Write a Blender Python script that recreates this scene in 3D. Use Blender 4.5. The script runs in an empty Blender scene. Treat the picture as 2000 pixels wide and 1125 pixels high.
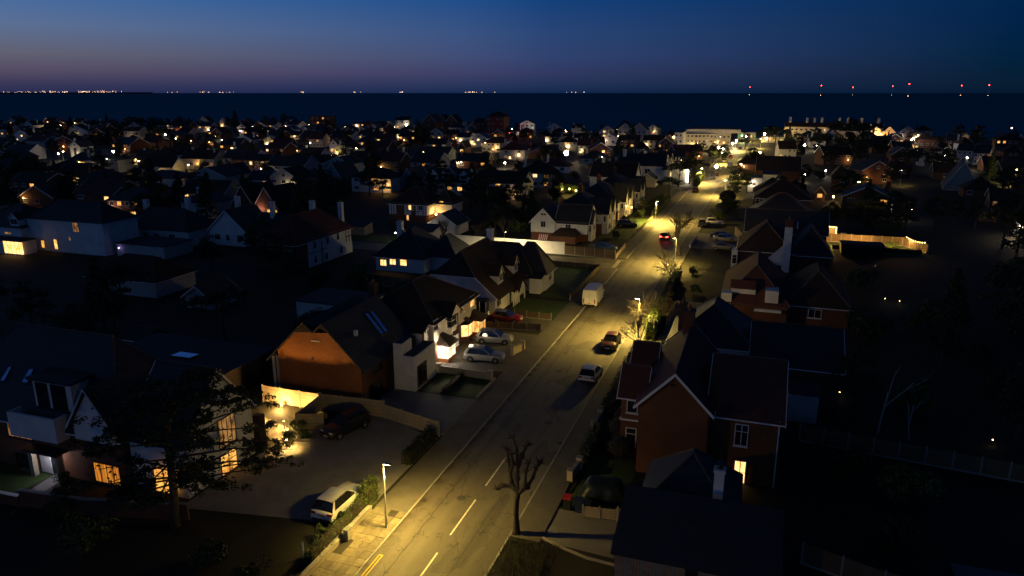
import bpy, math, random
from mathutils import Vector, Matrix
R = math.radians
rnd = random.Random(7)
sc = bpy.context.scene
col = sc.collection

# ------------------------------------------------------------------ camera, sky, exposure
FPX = 1420.0; PITCH = math.atan(381.5 / FPX); YAW = R(18.8); CAMH = 29.0
cd = bpy.data.cameras.new('camera'); cam = bpy.data.objects.new('camera', cd); col.objects.link(cam)
cam.location = (0, 0, CAMH); cam.rotation_euler = (math.pi / 2 - PITCH, 0, YAW)
cd.sensor_width = 36; cd.lens = FPX / 2000 * 36; cd.clip_start = 1; cd.clip_end = 120000
sc.camera = cam
sc.view_settings.view_transform = 'Standard'; sc.view_settings.look = 'None'
sc.view_settings.exposure = 0; sc.view_settings.gamma = 1; sc.view_settings.use_curve_mapping = False
sc.render.engine = 'CYCLES'
sc.cycles.use_light_tree = True; sc.cycles.use_denoising = True
sc.cycles.max_bounces = 4; sc.cycles.diffuse_bounces = 2; sc.cycles.glossy_bounces = 2
sc.cycles.transparent_max_bounces = 4; sc.cycles.transmission_bounces = 2
sc.cycles.sample_clamp_indirect = 4; sc.cycles.caustics_reflective = False; sc.cycles.caustics_refractive = False

def s2l(c):
    return tuple((v / 255 / 12.92) if v <= 10 else ((v / 255 + .055) / 1.055) ** 2.4 for v in c) + (1,)

# dusk sky: three elevation ramps (afterglow in the west, north, night side in the east) blended by azimuth
world = bpy.data.worlds.new('World'); sc.world = world; world.use_nodes = True
wn = world.node_tree; wn.nodes.clear()
tc = wn.nodes.new('ShaderNodeTexCoord'); sx = wn.nodes.new('ShaderNodeSeparateXYZ'); wn.links.new(tc.outputs['Generated'], sx.inputs[0])
el = wn.nodes.new('ShaderNodeMath'); el.operation = 'ARCSINE'; wn.links.new(sx.outputs['Z'], el.inputs[0])
mr = wn.nodes.new('ShaderNodeMapRange'); mr.inputs['From Min'].default_value = 0; mr.inputs['From Max'].default_value = R(45)
wn.links.new(el.outputs[0], mr.inputs['Value'])
def ramp(stops):
    n = wn.nodes.new('ShaderNodeValToRGB'); e = n.color_ramp
    e.elements[0].position = stops[0][0]; e.elements[0].color = s2l(stops[0][1])
    e.elements[1].position = stops[-1][0]; e.elements[1].color = s2l(stops[-1][1])
    for p, c in stops[1:-1]:
        q = e.elements.new(p); q.color = s2l(c)
    wn.links.new(mr.outputs[0], n.inputs[0]); return n
U = 1 / 45
west = ramp([(0, (40, 44, 80)), (.6 * U, (58, 56, 88)), (1.4 * U, (86, 77, 100)), (2.5 * U, (98, 98, 114)), (4.2 * U, (92, 112, 148)), (6.6 * U, (58, 106, 164)), (16 * U, (48, 80, 130)), (34 * U, (30, 46, 78)), (1, (16, 24, 42))])
north = ramp([(0, (20, 42, 80)), (.6 * U, (38, 53, 92)), (1.4 * U, (54, 61, 103)), (2.6 * U, (54, 71, 118)), (4.2 * U, (46, 74, 124)), (6.6 * U, (22, 68, 128)), (16 * U, (36, 66, 114)), (34 * U, (24, 40, 70)), (1, (15, 23, 41))])
east = ramp([(0, (6, 24, 46)), (.6 * U, (8, 29, 50)), (1.4 * U, (4, 31, 55)), (2.6 * U, (2, 34, 64)), (4.2 * U, (2, 34, 70)), (6.6 * U, (2, 37, 77)), (16 * U, (22, 48, 88)), (34 * U, (20, 34, 62)), (1, (14, 22, 40))])
dt = wn.nodes.new('ShaderNodeVectorMath'); dt.operation = 'DOT_PRODUCT'
nv = wn.nodes.new('ShaderNodeVectorMath'); nv.operation = 'NORMALIZE'
mul = wn.nodes.new('ShaderNodeVectorMath'); mul.operation = 'MULTIPLY'; mul.inputs[1].default_value = (1, 1, 0)
wn.links.new(tc.outputs['Generated'], mul.inputs[0]); wn.links.new(mul.outputs[0], nv.inputs[0]); wn.links.new(nv.outputs[0], dt.inputs[0])
dt.inputs[1].default_value = (-math.cos(YAW), -math.sin(YAW), 0)
f1 = wn.nodes.new('ShaderNodeMapRange'); f1.inputs['From Min'].default_value = -.05; f1.inputs['From Max'].default_value = .57
f2 = wn.nodes.new('ShaderNodeMapRange'); f2.inputs['From Min'].default_value = -.55; f2.inputs['From Max'].default_value = .06
wn.links.new(dt.outputs['Value'], f1.inputs['Value']); wn.links.new(dt.outputs['Value'], f2.inputs['Value'])
m1 = wn.nodes.new('ShaderNodeMix'); m1.data_type = 'RGBA'; m2 = wn.nodes.new('ShaderNodeMix'); m2.data_type = 'RGBA'
wn.links.new(f2.outputs[0], m1.inputs[0]); wn.links.new(east.outputs[0], m1.inputs[6]); wn.links.new(north.outputs[0], m1.inputs[7])
wn.links.new(f1.outputs[0], m2.inputs[0]); wn.links.new(m1.outputs[2], m2.inputs[6]); wn.links.new(west.outputs[0], m2.inputs[7])
bg = wn.nodes.new('ShaderNodeBackground'); bg.inputs['Strength'].default_value = 1.0
wo = wn.nodes.new('ShaderNodeOutputWorld'); wn.links.new(m2.outputs[2], bg.inputs[0]); wn.links.new(bg.outputs[0], wo.inputs[0])
world.cycles.sampling_method = 'MANUAL'; world.cycles.sample_map_resolution = 256

# ------------------------------------------------------------------ measuring: photo pixel -> place in the world
FW = Vector((-math.sin(YAW) * math.cos(PITCH), math.cos(YAW) * math.cos(PITCH), -math.sin(PITCH)))
RT = Vector((math.cos(YAW), math.sin(YAW), 0)); UP = RT.cross(FW); EYE = Vector((0, 0, CAMH))
def ray(x, y): return FW + RT * ((x - 1000) / FPX) - UP * ((y - 562.5) / FPX)
def at(x, y, z=0.0):
    d = ray(x, y); return EYE + d * ((z - CAMH) / d.z)
def onplane(x, y, p, n):
    d = ray(x, y); return EYE + d * ((p - EYE).dot(n) / d.dot(n))
def proj(v):
    v = Vector(v) - EYE; c = v.dot(FW); return 1000 + FPX * v.dot(RT) / c, 562.5 - FPX * v.dot(UP) / c, c

# ------------------------------------------------------------------ materials
MATS = {}
def mat(name, c, c2=None, rough=.85, nscale=1.5, bump=0, bscale=20, spec=.3, metal=0, kind='noise', emit=0, ecol=None):
    if name in MATS: return MATS[name]
    m = bpy.data.materials.new(name); MATS[name] = m; m.use_nodes = True
    nt = m.node_tree; b = nt.nodes['Principled BSDF']; L = nt.links.new
    b.inputs['Roughness'].default_value = rough; b.inputs['Metallic'].default_value = metal
    b.inputs['Specular IOR Level'].default_value = spec
    c2 = c2 or tuple(v * .72 for v in c)
    tcn = nt.nodes.new('ShaderNodeTexCoord')
    geo = nt.nodes.new('ShaderNodeNewGeometry')
    mix = nt.nodes.new('ShaderNodeMix'); mix.data_type = 'RGBA'; mix.inputs[6].default_value = (*c, 1); mix.inputs[7].default_value = (*c2, 1)
    n = nt.nodes.new('ShaderNodeTexNoise'); n.inputs['Scale'].default_value = nscale; n.inputs['Detail'].default_value = 6; n.inputs['Roughness'].default_value = .65
    L(geo.outputs['Position'], n.inputs['Vector'])
    rr = nt.nodes.new('ShaderNodeMapRange'); rr.inputs['From Min'].default_value = .36; rr.inputs['From Max'].default_value = .64
    L(n.outputs['Fac'], rr.inputs['Value'])
    fac = rr.outputs[0]; h = None
    if kind == 'cracked':
        vo = nt.nodes.new('ShaderNodeTexVoronoi'); vo.feature = 'DISTANCE_TO_EDGE'; vo.inputs['Scale'].default_value = 2.3
        wz = nt.nodes.new('ShaderNodeVectorMath'); wz.operation = 'MULTIPLY_ADD'; wz.inputs[1].default_value = (.35, .35, 0); L(n.outputs['Color'], wz.inputs[0]); L(geo.outputs['Position'], wz.inputs[2]); L(wz.outputs[0], vo.inputs['Vector'])
        r2 = nt.nodes.new('ShaderNodeMapRange'); r2.inputs['From Max'].default_value = .03; r2.inputs['To Min'].default_value = 1; r2.inputs['To Max'].default_value = 0; L(vo.outputs['Distance'], r2.inputs['Value'])
        n3 = nt.nodes.new('ShaderNodeTexNoise'); n3.inputs['Scale'].default_value = .5; L(geo.outputs['Position'], n3.inputs['Vector']); r3 = nt.nodes.new('ShaderNodeMapRange'); r3.inputs['From Min'].default_value = .45; r3.inputs['From Max'].default_value = .55; L(n3.outputs['Fac'], r3.inputs['Value'])
        mm = nt.nodes.new('ShaderNodeMath'); mm.operation = 'MULTIPLY'; L(r2.outputs[0], mm.inputs[0]); L(r3.outputs[0], mm.inputs[1])
        cx = nt.nodes.new('ShaderNodeMix'); cx.data_type = 'RGBA'; cx.inputs[7].default_value = (.03, .027, .02, 1); L(mm.outputs[0], cx.inputs[0]); L(mix.outputs[2], cx.inputs[6]); crack = cx.outputs[2]
    if kind in ('brick', 'tiles', 'boards', 'pavers'):
        s = nt.nodes.new('ShaderNodeSeparateXYZ'); L(geo.outputs['Position'], s.inputs[0])
        a = nt.nodes.new('ShaderNodeMath'); a.operation = 'ADD'; L(s.outputs[0], a.inputs[0]); L(s.outputs[1], a.inputs[1])
        cb = nt.nodes.new('ShaderNodeCombineXYZ'); L(a.outputs[0], cb.inputs[0])
        if kind == 'pavers': L(s.outputs[0], cb.inputs[0]); L(s.outputs[1], cb.inputs[1])
        else: L(s.outputs[2], cb.inputs[1])
        br = nt.nodes.new('ShaderNodeTexBrick'); L(cb.outputs[0], br.inputs['Vector'])
        br.inputs['Scale'].default_value = 1
        bw, bh, mo = {'brick': (.225, .075, .012), 'tiles': (.26, .14, .012), 'boards': (.14, 50, .012), 'pavers': (.2, .1, .008)}[kind]
        br.inputs['Brick Width'].default_value = bw; br.inputs['Row Height'].default_value = bh; br.inputs['Mortar Size'].default_value = mo
        br.inputs['Color1'].default_value = (.15, .15, .15, 1); br.inputs['Color2'].default_value = (1, 1, 1, 1); br.inputs['Mortar'].default_value = (.5, .5, .5, 1)
        ad = nt.nodes.new('ShaderNodeMix'); ad.data_type = 'FLOAT'; ad.inputs[0].default_value = .5
        sp = nt.nodes.new('ShaderNodeSeparateColor'); L(br.outputs['Color'], sp.inputs[0])
        L(rr.outputs[0], ad.inputs[2]); L(sp.outputs[0], ad.inputs[3]); fac = ad.outputs[0]
        h = br.outputs['Fac']
    L(fac, mix.inputs[0]); L(crack if kind == 'cracked' else mix.outputs[2], b.inputs['Base Color'])
    if bump:
        bp = nt.nodes.new('ShaderNodeBump'); bp.inputs['Strength'].default_value = bump; bp.inputs['Distance'].default_value = .03
        if h is not None:
            bp.invert = True; L(h, bp.inputs['Height'])
        else:
            n2 = nt.nodes.new('ShaderNodeTexNoise'); n2.inputs['Scale'].default_value = bscale; n2.inputs['Detail'].default_value = 5
            L(geo.outputs['Position'], n2.inputs['Vector']); L(n2.outputs['Fac'], bp.inputs['Height'])
        L(bp.outputs[0], b.inputs['Normal'])
    if emit:
        b.inputs['Emission Color'].default_value = (*(ecol or c), 1); b.inputs['Emission Strength'].default_value = emit
    return m
def litmat(name, c, c2, strength, scale=2.2, stretch=(1, 1, .5), sample=True):
    """a room seen through a lit window: uneven brightness of curtains and furniture"""
    m = bpy.data.materials.new(name); MATS[name] = m; m.use_nodes = True; nt = m.node_tree; nt.nodes.clear(); L = nt.links.new
    o = nt.nodes.new('ShaderNodeOutputMaterial'); e = nt.nodes.new('ShaderNodeEmission'); L(e.outputs[0], o.inputs[0])
    e.inputs['Strength'].default_value = strength
    g = nt.nodes.new('ShaderNodeNewGeometry'); mp = nt.nodes.new('ShaderNodeMapping'); mp.inputs['Scale'].default_value = stretch; L(g.outputs['Position'], mp.inputs[0])
    n = nt.nodes.new('ShaderNodeTexNoise'); n.inputs['Scale'].default_value = scale; n.inputs['Detail'].default_value = 4; L(mp.outputs[0], n.inputs['Vector'])
    rr = nt.nodes.new('ShaderNodeMapRange'); rr.inputs['From Min'].default_value = .38; rr.inputs['From Max'].default_value = .62; L(n.outputs['Fac'], rr.inputs['Value'])
    mx = nt.nodes.new('ShaderNodeMix'); mx.data_type = 'RGBA'; mx.inputs[6].default_value = (*c2, 1); mx.inputs[7].default_value = (*c, 1)
    L(rr.outputs[0], mx.inputs[0]); L(mx.outputs[2], e.inputs[0])
    if not sample: m.cycles.emission_sampling = 'NONE'
    return m
def glow(name, c, s):
    m = bpy.data.materials.new(name); MATS[name] = m; m.use_nodes = True; nt = m.node_tree; nt.nodes.clear()
    o = nt.nodes.new('ShaderNodeOutputMaterial'); e = nt.nodes.new('ShaderNodeEmission'); nt.links.new(e.outputs[0], o.inputs[0])
    e.inputs[0].default_value = (*c, 1); e.inputs[1].default_value = s
    return m
WHITE = mat('white_render', (.72, .71, .69), (.58, .57, .55), nscale=.7, bump=.15, bscale=8)
CREAM = mat('cream_render', (.62, .55, .45), (.5, .44, .36), nscale=.8, bump=.2, bscale=30)
GREYR = mat('grey_render', (.42, .42, .42), (.34, .34, .34), nscale=.8, bump=.15)
TEAL = mat('blue_grey_boarding', (.17, .25, .29), (.12, .19, .23), bump=.2, kind='boards')
BRICK = mat('red_brick', (.2, .083, .036), (.12, .048, .024), kind='brick', bump=.6, nscale=.35)
BRICKO = mat('orange_brick', (.4, .16, .05), (.2, .07, .025), kind='brick', bump=.6, nscale=.28)
BRICKD = mat('dark_brick', (.16, .07, .04), (.1, .045, .03), kind='brick', bump=.4)
TIMBER = mat('dark_timber', (.03, .022, .018))
SLATE = mat('slate_roof', (.036, .039, .047), (.016, .019, .02), kind='tiles', bump=1, rough=.6, spec=.4, nscale=.5)
BROWNT = mat('brown_tiles', (.05, .03, .022), (.03, .02, .016), kind='tiles', bump=.7, nscale=.5)
REDT = mat('red_tiles', (.125, .042, .034), (.075, .028, .024), kind='tiles', bump=.7, nscale=.5)
GREYT = mat('grey_tiles', (.05, .05, .052), (.032, .032, .034), kind='tiles', bump=.6, nscale=.5)
FLATR = mat('roof_felt', (.05, .05, .055), (.035, .035, .04))
UPVC = mat('white_trim', (.75, .75, .75), (.66, .66, .66), rough=.45)
DARKF = mat('dark_trim', (.03, .03, .033), rough=.5)
LEAD = mat('lead_pipe', (.03, .03, .03), rough=.5)
GLASS = mat('window_glass', (.012, .014, .018), (.02, .02, .022), rough=.06, spec=.6)
SKYGL = mat('sky_tinted_rooflight', (.3, .5, .75), (.25, .42, .65), rough=.12, metal=.9)  # metallic mirror; blue of the reflected sky is put into its colour
CLAY = mat('clay_pot', (.3, .13, .07))
RIDGE = mat('ridge_tile', (.12, .085, .075), (.08, .06, .05))
LIT = {
    'y': litmat('lit_window_warm', (1, .56, .15), (.5, .17, .025), 1.7),
    'a': litmat('lit_window_amber', (1, .5, .1), (.55, .2, .03), 1.3),
    'w': litmat('lit_window_white', (1, .74, .42), (.85, .5, .2), 1.7),
    'b': litmat('lit_window_bright', (1, .62, .22), (.75, .3, .06), 2.5),
    'o': litmat('lit_curtain_orange', (1, .36, .04), (.28, .07, .01), .75, 5, (1, 1, .12)),
    'g': litmat('lit_window_green', (.35, 1, .12), (.1, .6, .05), .8),
    'm': litmat('lit_window_dim', (.7, .34, .1), (.1, .04, .015), .55),
    'c': litmat('lit_window_cool', (.9, .95, 1), (.6, .6, .7), 1.5),
    'p': litmat('lit_porch', (1, .86, .62), (.8, .5, .25), 2.6),
    'l': litmat('lit_pale_wall', (.9, .75, .5), (.75, .55, .3), .55),
}
LAMPL = glow('lamp_lens', (1, .8, .45), 60)
LAMPF = glow('far_lamp_lens', (1, .72, .36), 45)
BULBW = glow('white_bulb', (1, .86, .66), 60)
BULBO = glow('amber_bulb', (1, .55, .16), 25)
BULBR = glow('red_warning_bulb', (1, .03, .03), 40)
TAILL = glow('lit_tail_light', (1, .03, .02), 30)

# ------------------------------------------------------------------ mesh helpers
class MB:
    def __init__(s): s.v = []; s.f = []; s.m = []; s.mats = []
    def mi(s, m):
        if m not in s.mats: s.mats.append(m)
        return s.mats.index(m)
    def poly(s, pts, m):
        k = len(s.v); s.v += [tuple(p) for p in pts]; s.f.append(tuple(range(k, k + len(pts)))); s.m.append(s.mi(m)); return s
    def box(s, x0, y0, z0, x1, y1, z1, m):
        k = len(s.v); s.v += [(x0, y0, z0), (x1, y0, z0), (x1, y1, z0), (x0, y1, z0), (x0, y0, z1), (x1, y0, z1), (x1, y1, z1), (x0, y1, z1)]
        for q in ((0, 3, 2, 1), (4, 5, 6, 7), (0, 1, 5, 4), (1, 2, 6, 5), (2, 3, 7, 6), (3, 0, 4, 7)):
            s.f.append(tuple(k + i for i in q)); s.m.append(s.mi(m))
        return s
    def slab(s, pts, t, m, m2=None):
        """polygon with thickness t below it"""
        k = len(s.v); n = len(pts); s.v += [tuple(p) for p in pts] + [(p[0], p[1], p[2] - t) for p in pts]
        s.f.append(tuple(range(k, k + n))); s.m.append(s.mi(m)); s.f.append(tuple(range(k + 2 * n - 1, k + n - 1, -1))); s.m.append(s.mi(m2 or m))
        for i in range(n):
            j = (i + 1) % n; s.f.append((k + j, k + i, k + n + i, k + n + j)); s.m.append(s.mi(m2 or m))
        return s
    def prism(s, pts, z0, z1, m):
        """plan outline (ccw) pulled up from z0 to z1"""
        return s.slab([(p[0], p[1], z1) for p in pts], z1 - z0, m)
    def tube(s, pts, rad, m, n=6, cap=True):
        pts = [Vector(p) for p in pts]; k0 = None
        for i, p in enumerate(pts):
            d = (pts[min(i + 1, len(pts) - 1)] - pts[max(i - 1, 0)])
            d = d.normalized() if d.length > 1e-9 else Vector((0, 0, 1))
            a = d.orthogonal().normalized() if i == 0 else (pa - d * pa.dot(d)).normalized()
            pa = a; b = d.cross(a); r = rad[i] if isinstance(rad, (list, tuple)) else rad
            k = len(s.v)
            for j in range(n):
                t = 2 * math.pi * j / n; s.v.append(tuple(p + a * (r * math.cos(t)) + b * (r * math.sin(t))))
            if i:
                for j in range(n):
                    s.f.append((k - n + j, k - n + (j + 1) % n, k + (j + 1) % n, k + j)); s.m.append(s.mi(m))
            elif cap: s.f.append(tuple(range(k + n - 1, k - 1, -1))); s.m.append(s.mi(m))
        if cap: s.f.append(tuple(range(k, k + n))); s.m.append(s.mi(m))
        return s
    def ball(s, c, r, m, n=8, sq=(1, 1, 1)):
        k = len(s.v); h = n // 2
        for i in range(h + 1):
            p = math.pi * i / h
            for j in range(n):
                t = 2 * math.pi * j / n; s.v.append((c[0] + r * sq[0] * math.sin(p) * math.cos(t), c[1] + r * sq[1] * math.sin(p) * math.sin(t), c[2] + r * sq[2] * math.cos(p)))
        for i in range(h):
            for j in range(n):
                s.f.append((k + i * n + j, k + (i + 1) * n + j, k + (i + 1) * n + (j + 1) % n, k + i * n + (j + 1) % n)); s.m.append(s.mi(m))
        return s
    def mesh(s, name, smooth=False):
        me = bpy.data.meshes.new(name); me.from_pydata(s.v, [], s.f)
        for m in s.mats: me.materials.append(m)
        me.polygons.foreach_set('material_index', s.m)
        if smooth: me.polygons.foreach_set('use_smooth', [True] * len(s.f))
        me.update(); return me
    def build(s, name, parent=None, loc=None, smooth=False, rz=0):
        return place(s.mesh(name, smooth), name, parent, loc, rz)
def place(me, name, parent=None, loc=None, rz=0):
    o = bpy.data.objects.new(name, me); col.objects.link(o)
    if parent is not None: o.parent = parent
    if loc is not None: o.location = loc
    if rz: o.rotation_euler.z = rz
    return o
def tag(o, label=None, cat=None, group=None, kind=None):
    if label: o['label'] = label
    if cat: o['category'] = cat
    if group: o['group'] = group
    if kind: o['kind'] = kind
    return o
def empty(name, loc=(0, 0, 0), rz=0, label=None, cat=None, group=None):
    o = bpy.data.objects.new(name, None); col.objects.link(o); o.location = loc; o.rotation_euler.z = rz; o.empty_display_size = .3
    return tag(o, label, cat, group)
def copy_tree(o, parent=None, kids=None):
    if kids is None:
        kids = {}
        for q in bpy.data.objects:
            if q.parent: kids.setdefault(q.parent.name, []).append(q)
    c = o.copy(); col.objects.link(c)
    if parent is not None: c.parent = parent
    for ch in kids.get(o.name, []): copy_tree(ch, c, kids)
    return c
def light(name, loc, power, color, parent=None, r=.12, kind='POINT', spot=None, blend=.6, rot=None):
    l = bpy.data.lights.new(name, kind); l.energy = power; l.color = color; l.shadow_soft_size = r
    if kind == 'SPOT': l.spot_size = R(spot or 150); l.spot_blend = blend
    o = bpy.data.objects.new(name, l); col.objects.link(o); o.location = loc
    if rot: o.rotation_euler = rot
    if parent is not None: o.parent = parent
    return o
def structure(name, mb, **k): return tag(mb.build(name, **k), kind='structure')

# ------------------------------------------------------------------ houses
FACE = {'S': (0, -1, 0), 'E': (1, 0, R(90)), 'N': (0, 1, R(180)), 'W': (-1, 0, R(-90))}
CACHE = {}
def window_frame(w, h, nx, ny, fm, sill=True, far_pane=None):
    k = ('win', round(w, 1), round(h, 1), nx, ny, fm.name, sill, far_pane.name if far_pane else '')
    if k not in CACHE:
        w, h = max(round(w, 1), .3), max(round(h, 1), .3)
        b = MB(); t = .07; d = .06
        b.box(-w / 2, -d, 0, -w / 2 + t, 0, h, fm).box(w / 2 - t, -d, 0, w / 2, 0, h, fm)
        b.box(-w / 2 + t, -d, 0, w / 2 - t, 0, t, fm).box(-w / 2 + t, -d, h - t, w / 2 - t, 0, h, fm)
        for i in range(1, nx): x = -w / 2 + w * i / nx; b.box(x - .03, -d + .012, t, x + .03, 0, h - t, fm)
        for j in range(1, ny):
            z = h * j / ny if ny > 2 else h * .66
            b.box(-w / 2 + t, -d + .02, z - .025, w / 2 - t, 0, z + .025, fm)
        if sill: b.box(-w / 2 - .08, -.14, -.07, w / 2 + .08, 0, -.005, fm)
        if far_pane: b.poly([(-w / 2 + t, -.02, t), (w / 2 - t, -.02, t), (w / 2 - t, -.02, h - t), (-w / 2 + t, -.02, h - t)], far_pane)
        CACHE[k] = b.mesh('window')
    return CACHE[k]
def pane_mesh(w, h, pm):
    k = ('pane', round(w, 1), round(h, 1), pm.name)
    if k not in CACHE:
        w, h = max(round(w, 1), .3), max(round(h, 1), .3)
        CACHE[k] = MB().poly([(-w / 2 + .06, -.02, .06), (w / 2 - .06, -.02, .06), (w / 2 - .06, -.02, h - .06), (-w / 2 + .06, -.02, h - .06)], pm).mesh('pane')
    return CACHE[k]

class House:
    def __init__(s, name, label, cat='house', loc=(0, 0, 0), rz=0, group=None, near=True):
        s.e = empty(name, loc, rz, label, cat, group); s.near = near
        s.loc = Vector(loc); s.rz = rz; s.rot = Matrix.Rotation(rz, 3, 'Z')
    def part(s, name, mb, smooth=False): return mb.build(name, s.e, smooth=smooth)
    def block(s, x0, y0, x1, y1, eave, ridge, kind, wm, rm, base=0, wm2=None, split=0, oh=.35, trim=UPVC, hipin=None, rdg=True):
        h0 = base
        def walls(z0, z1, m, name, e=0.0, gab=False):
            b = MB(); a0, b0, a1, b1 = x0 - e, y0 - e, x1 + e, y1 + e; xm, ym = (x0 + x1) / 2, (y0 + y1) / 2; gz = ridge - .2
            S = [(a0, b0, z0), (a1, b0, z0), (a1, b0, z1)] + ([(xm, b0, gz)] if gab and kind == 'y' else []) + [(a0, b0, z1)]
            N = [(a1, b1, z0), (a0, b1, z0), (a0, b1, z1)] + ([(xm, b1, gz)] if gab and kind == 'y' else []) + [(a1, b1, z1)]
            E = [(a1, b0, z0), (a1, b1, z0), (a1, b1, z1)] + ([(a1, ym, gz)] if gab and kind == 'x' else []) + [(a1, b0, z1)]
            W = [(a0, b1, z0), (a0, b0, z0), (a0, b0, z1)] + ([(a0, ym, gz)] if gab and kind == 'x' else []) + [(a0, b1, z1)]
            for q in (S, N, E, W): b.poly(q, m)
            if e: b.poly([(a0, b0, z0), (a0, b1, z0), (a1, b1, z0), (a1, b0, z0)], m)
            s.part(name, b)
        if wm2 is not None:
            walls(h0, split, wm, 'wall'); walls(split, eave, wm2, 'upper_wall', .03, True)
        else: walls(h0, eave, wm, 'wall', 0, True)
        rb = MB(); t = .16; X0, Y0, X1, Y1 = x0 - oh, y0 - oh, x1 + oh, y1 + oh; xm, ym = (x0 + x1) / 2, (y0 + y1) / 2
        if kind == 'flat':
            rb.box(X0 + .2, Y0 + .2, eave, X1 - .2, Y1 - .2, eave + .18, rm); s.part('roof', rb); return
        if kind == 'mono':      # falls towards -y
            sl = (ridge - eave) / (y1 - y0); rb.slab([(X0, Y0, eave - oh * sl), (X1, Y0, eave - oh * sl), (X1, Y1, ridge + oh * sl), (X0, Y1, ridge + oh * sl)], t, rm); s.part('roof', rb)
            s.part('gable_wall', MB().poly([(x1, y0, eave), (x1, y1, eave), (x1, y1, ridge - .1)], wm2 or wm).poly([(x0, y1, eave), (x0, y0, eave), (x0, y1, ridge - .1)], wm2 or wm).poly([(x1, y1, eave), (x0, y1, eave), (x0, y1, ridge - .1), (x1, y1, ridge - .1)], wm2 or wm)); return
        ends = None
        if kind == 'x':
            sl = (ridge - eave) / ((y1 - y0) / 2); z = eave - oh * sl
            rb.slab([(X0, Y0, z), (X1, Y0, z), (X1, ym, ridge), (X0, ym, ridge)], t, rm); rb.slab([(X1, Y1, z), (X0, Y1, z), (X0, ym, ridge), (X1, ym, ridge)], t, rm)
            ends = [[(X0, Y0, z), (X0, ym, ridge), (X0, Y1, z)], [(X1, Y0, z), (X1, ym, ridge), (X1, Y1, z)]]; rid = [[(X0, ym, ridge + .03), (X1, ym, ridge + .03)]]
            eav = [((X0, Y0, z), (X1, Y0, z)), ((X0, Y1, z), (X1, Y1, z))]
        elif kind == 'y':
            sl = (ridge - eave) / ((x1 - x0) / 2); z = eave - oh * sl
            rb.slab([(X0, Y1, z), (X0, Y0, z), (xm, Y0, ridge), (xm, Y1, ridge)], t, rm); rb.slab([(X1, Y0, z), (X1, Y1, z), (xm, Y1, ridge), (xm, Y0, ridge)], t, rm)
            ends = [[(X0, Y0, z), (xm, Y0, ridge), (X1, Y0, z)], [(X0, Y1, z), (xm, Y1, ridge), (X1, Y1, z)]]; rid = [[(xm, Y0, ridge + .03), (xm, Y1, ridge + .03)]]
            eav = [((X0, Y0, z), (X0, Y1, z)), ((X1, Y0, z), (X1, Y1, z))]
        else:                   # hip
            w, d = X1 - X0, Y1 - Y0; hw = min(w, d) / 2; ins = hipin if hipin is not None else hw
            sl = (ridge - eave) / (hw - oh); z = eave - oh * sl
            if w >= d: A, B = (X0 + min(ins, w / 2), ym, ridge), (X1 - min(ins, w / 2), ym, ridge)
            else: A, B = (xm, Y0 + min(ins, d / 2), ridge), (xm, Y1 - min(ins, d / 2), ridge)
            c = [(X0, Y0, z), (X1, Y0, z), (X1, Y1, z), (X0, Y1, z)]
            if (Vector(A) - Vector(B)).length < .05:
                for i in range(4): rb.slab([c[i], c[(i + 1) % 4], A], t, rm)
                rid = [[q, A] for q in c]
            elif w >= d:
                rb.slab([c[0], c[1], B, A], t, rm).slab([c[2], c[3], A, B], t, rm).slab([c[1], c[2], B], t, rm).slab([c[3], c[0], A], t, rm)
                rid = [[A, B], [c[0], A], [c[3], A], [c[1], B], [c[2], B]]
            else:
                rb.slab([c[1], c[2], B, A], t, rm).slab([c[3], c[0], A, B], t, rm).slab([c[0], c[1], A], t, rm).slab([c[2], c[3], B], t, rm)
                rid = [[A, B], [c[0], A], [c[1], A], [c[2], B], [c[3], B]]
            eav = [(c[0], c[1]), (c[1], c[2]), (c[2], c[3]), (c[3], c[0])]
        roof = s.part('roof', rb)
        if s.near:
            if rdg:
                b = MB()
                for q in rid: b.tube([(p[0], p[1], p[2] + .02) for p in q], .09, RIDGE, 5)
                b.build('ridge_tiles', roof)
            for p, q in eav: s.part('gutter', MB().tube([(p[0], p[1], p[2] - .1), (q[0], q[1], q[2] - .1)], .065, trim, 5))
        if ends and trim is not None:
            for e in ends:
                b = MB(); n = 0 if kind == 'x' else 1; sg = 1 if e[0][n] > (xm if kind == 'x' else ym) else -1
                for p, q in ((e[0], e[1]), (e[1], e[2])):
                    o = [0, 0, 0]; o[n] = sg * .05
                    P = [(p[0], p[1], p[2] + .02), (q[0], q[1], q[2] + .02), (q[0], q[1], q[2] - .24), (p[0], p[1], p[2] - .24)]
                    Q = [(a + o[0], c_ + o[1], d_) for a, c_, d_ in P]
                    b.poly(P, trim).poly(Q, trim)
                    for i in range(4): b.poly([P[i], P[(i + 1) % 4], Q[(i + 1) % 4], Q[i]], trim)
                s.part('bargeboard', b)
        return roof
    def chimney(s, x, y, z0, z1, w=.7, d=.9, m=BRICKD, pots=2, cap=True):
        b = MB().box(x - w / 2, y - d / 2, z0, x + w / 2, y + d / 2, z1, m)
        if cap: b.box(x - w / 2 - .07, y - d / 2 - .07, z1 - .18, x + w / 2 + .07, y + d / 2 + .07, z1 - .05, m)
        c = s.part('chimney', b)
        if s.near or pots:
            b = MB()
            for i in range(pots): yy = y + (i - (pots - 1) / 2) * .36; b.tube([(x, yy, z1), (x, yy, z1 + .4)], [.13, .1], CLAY, 8)
            if pots: b.build('chimney_pots', c)
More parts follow.
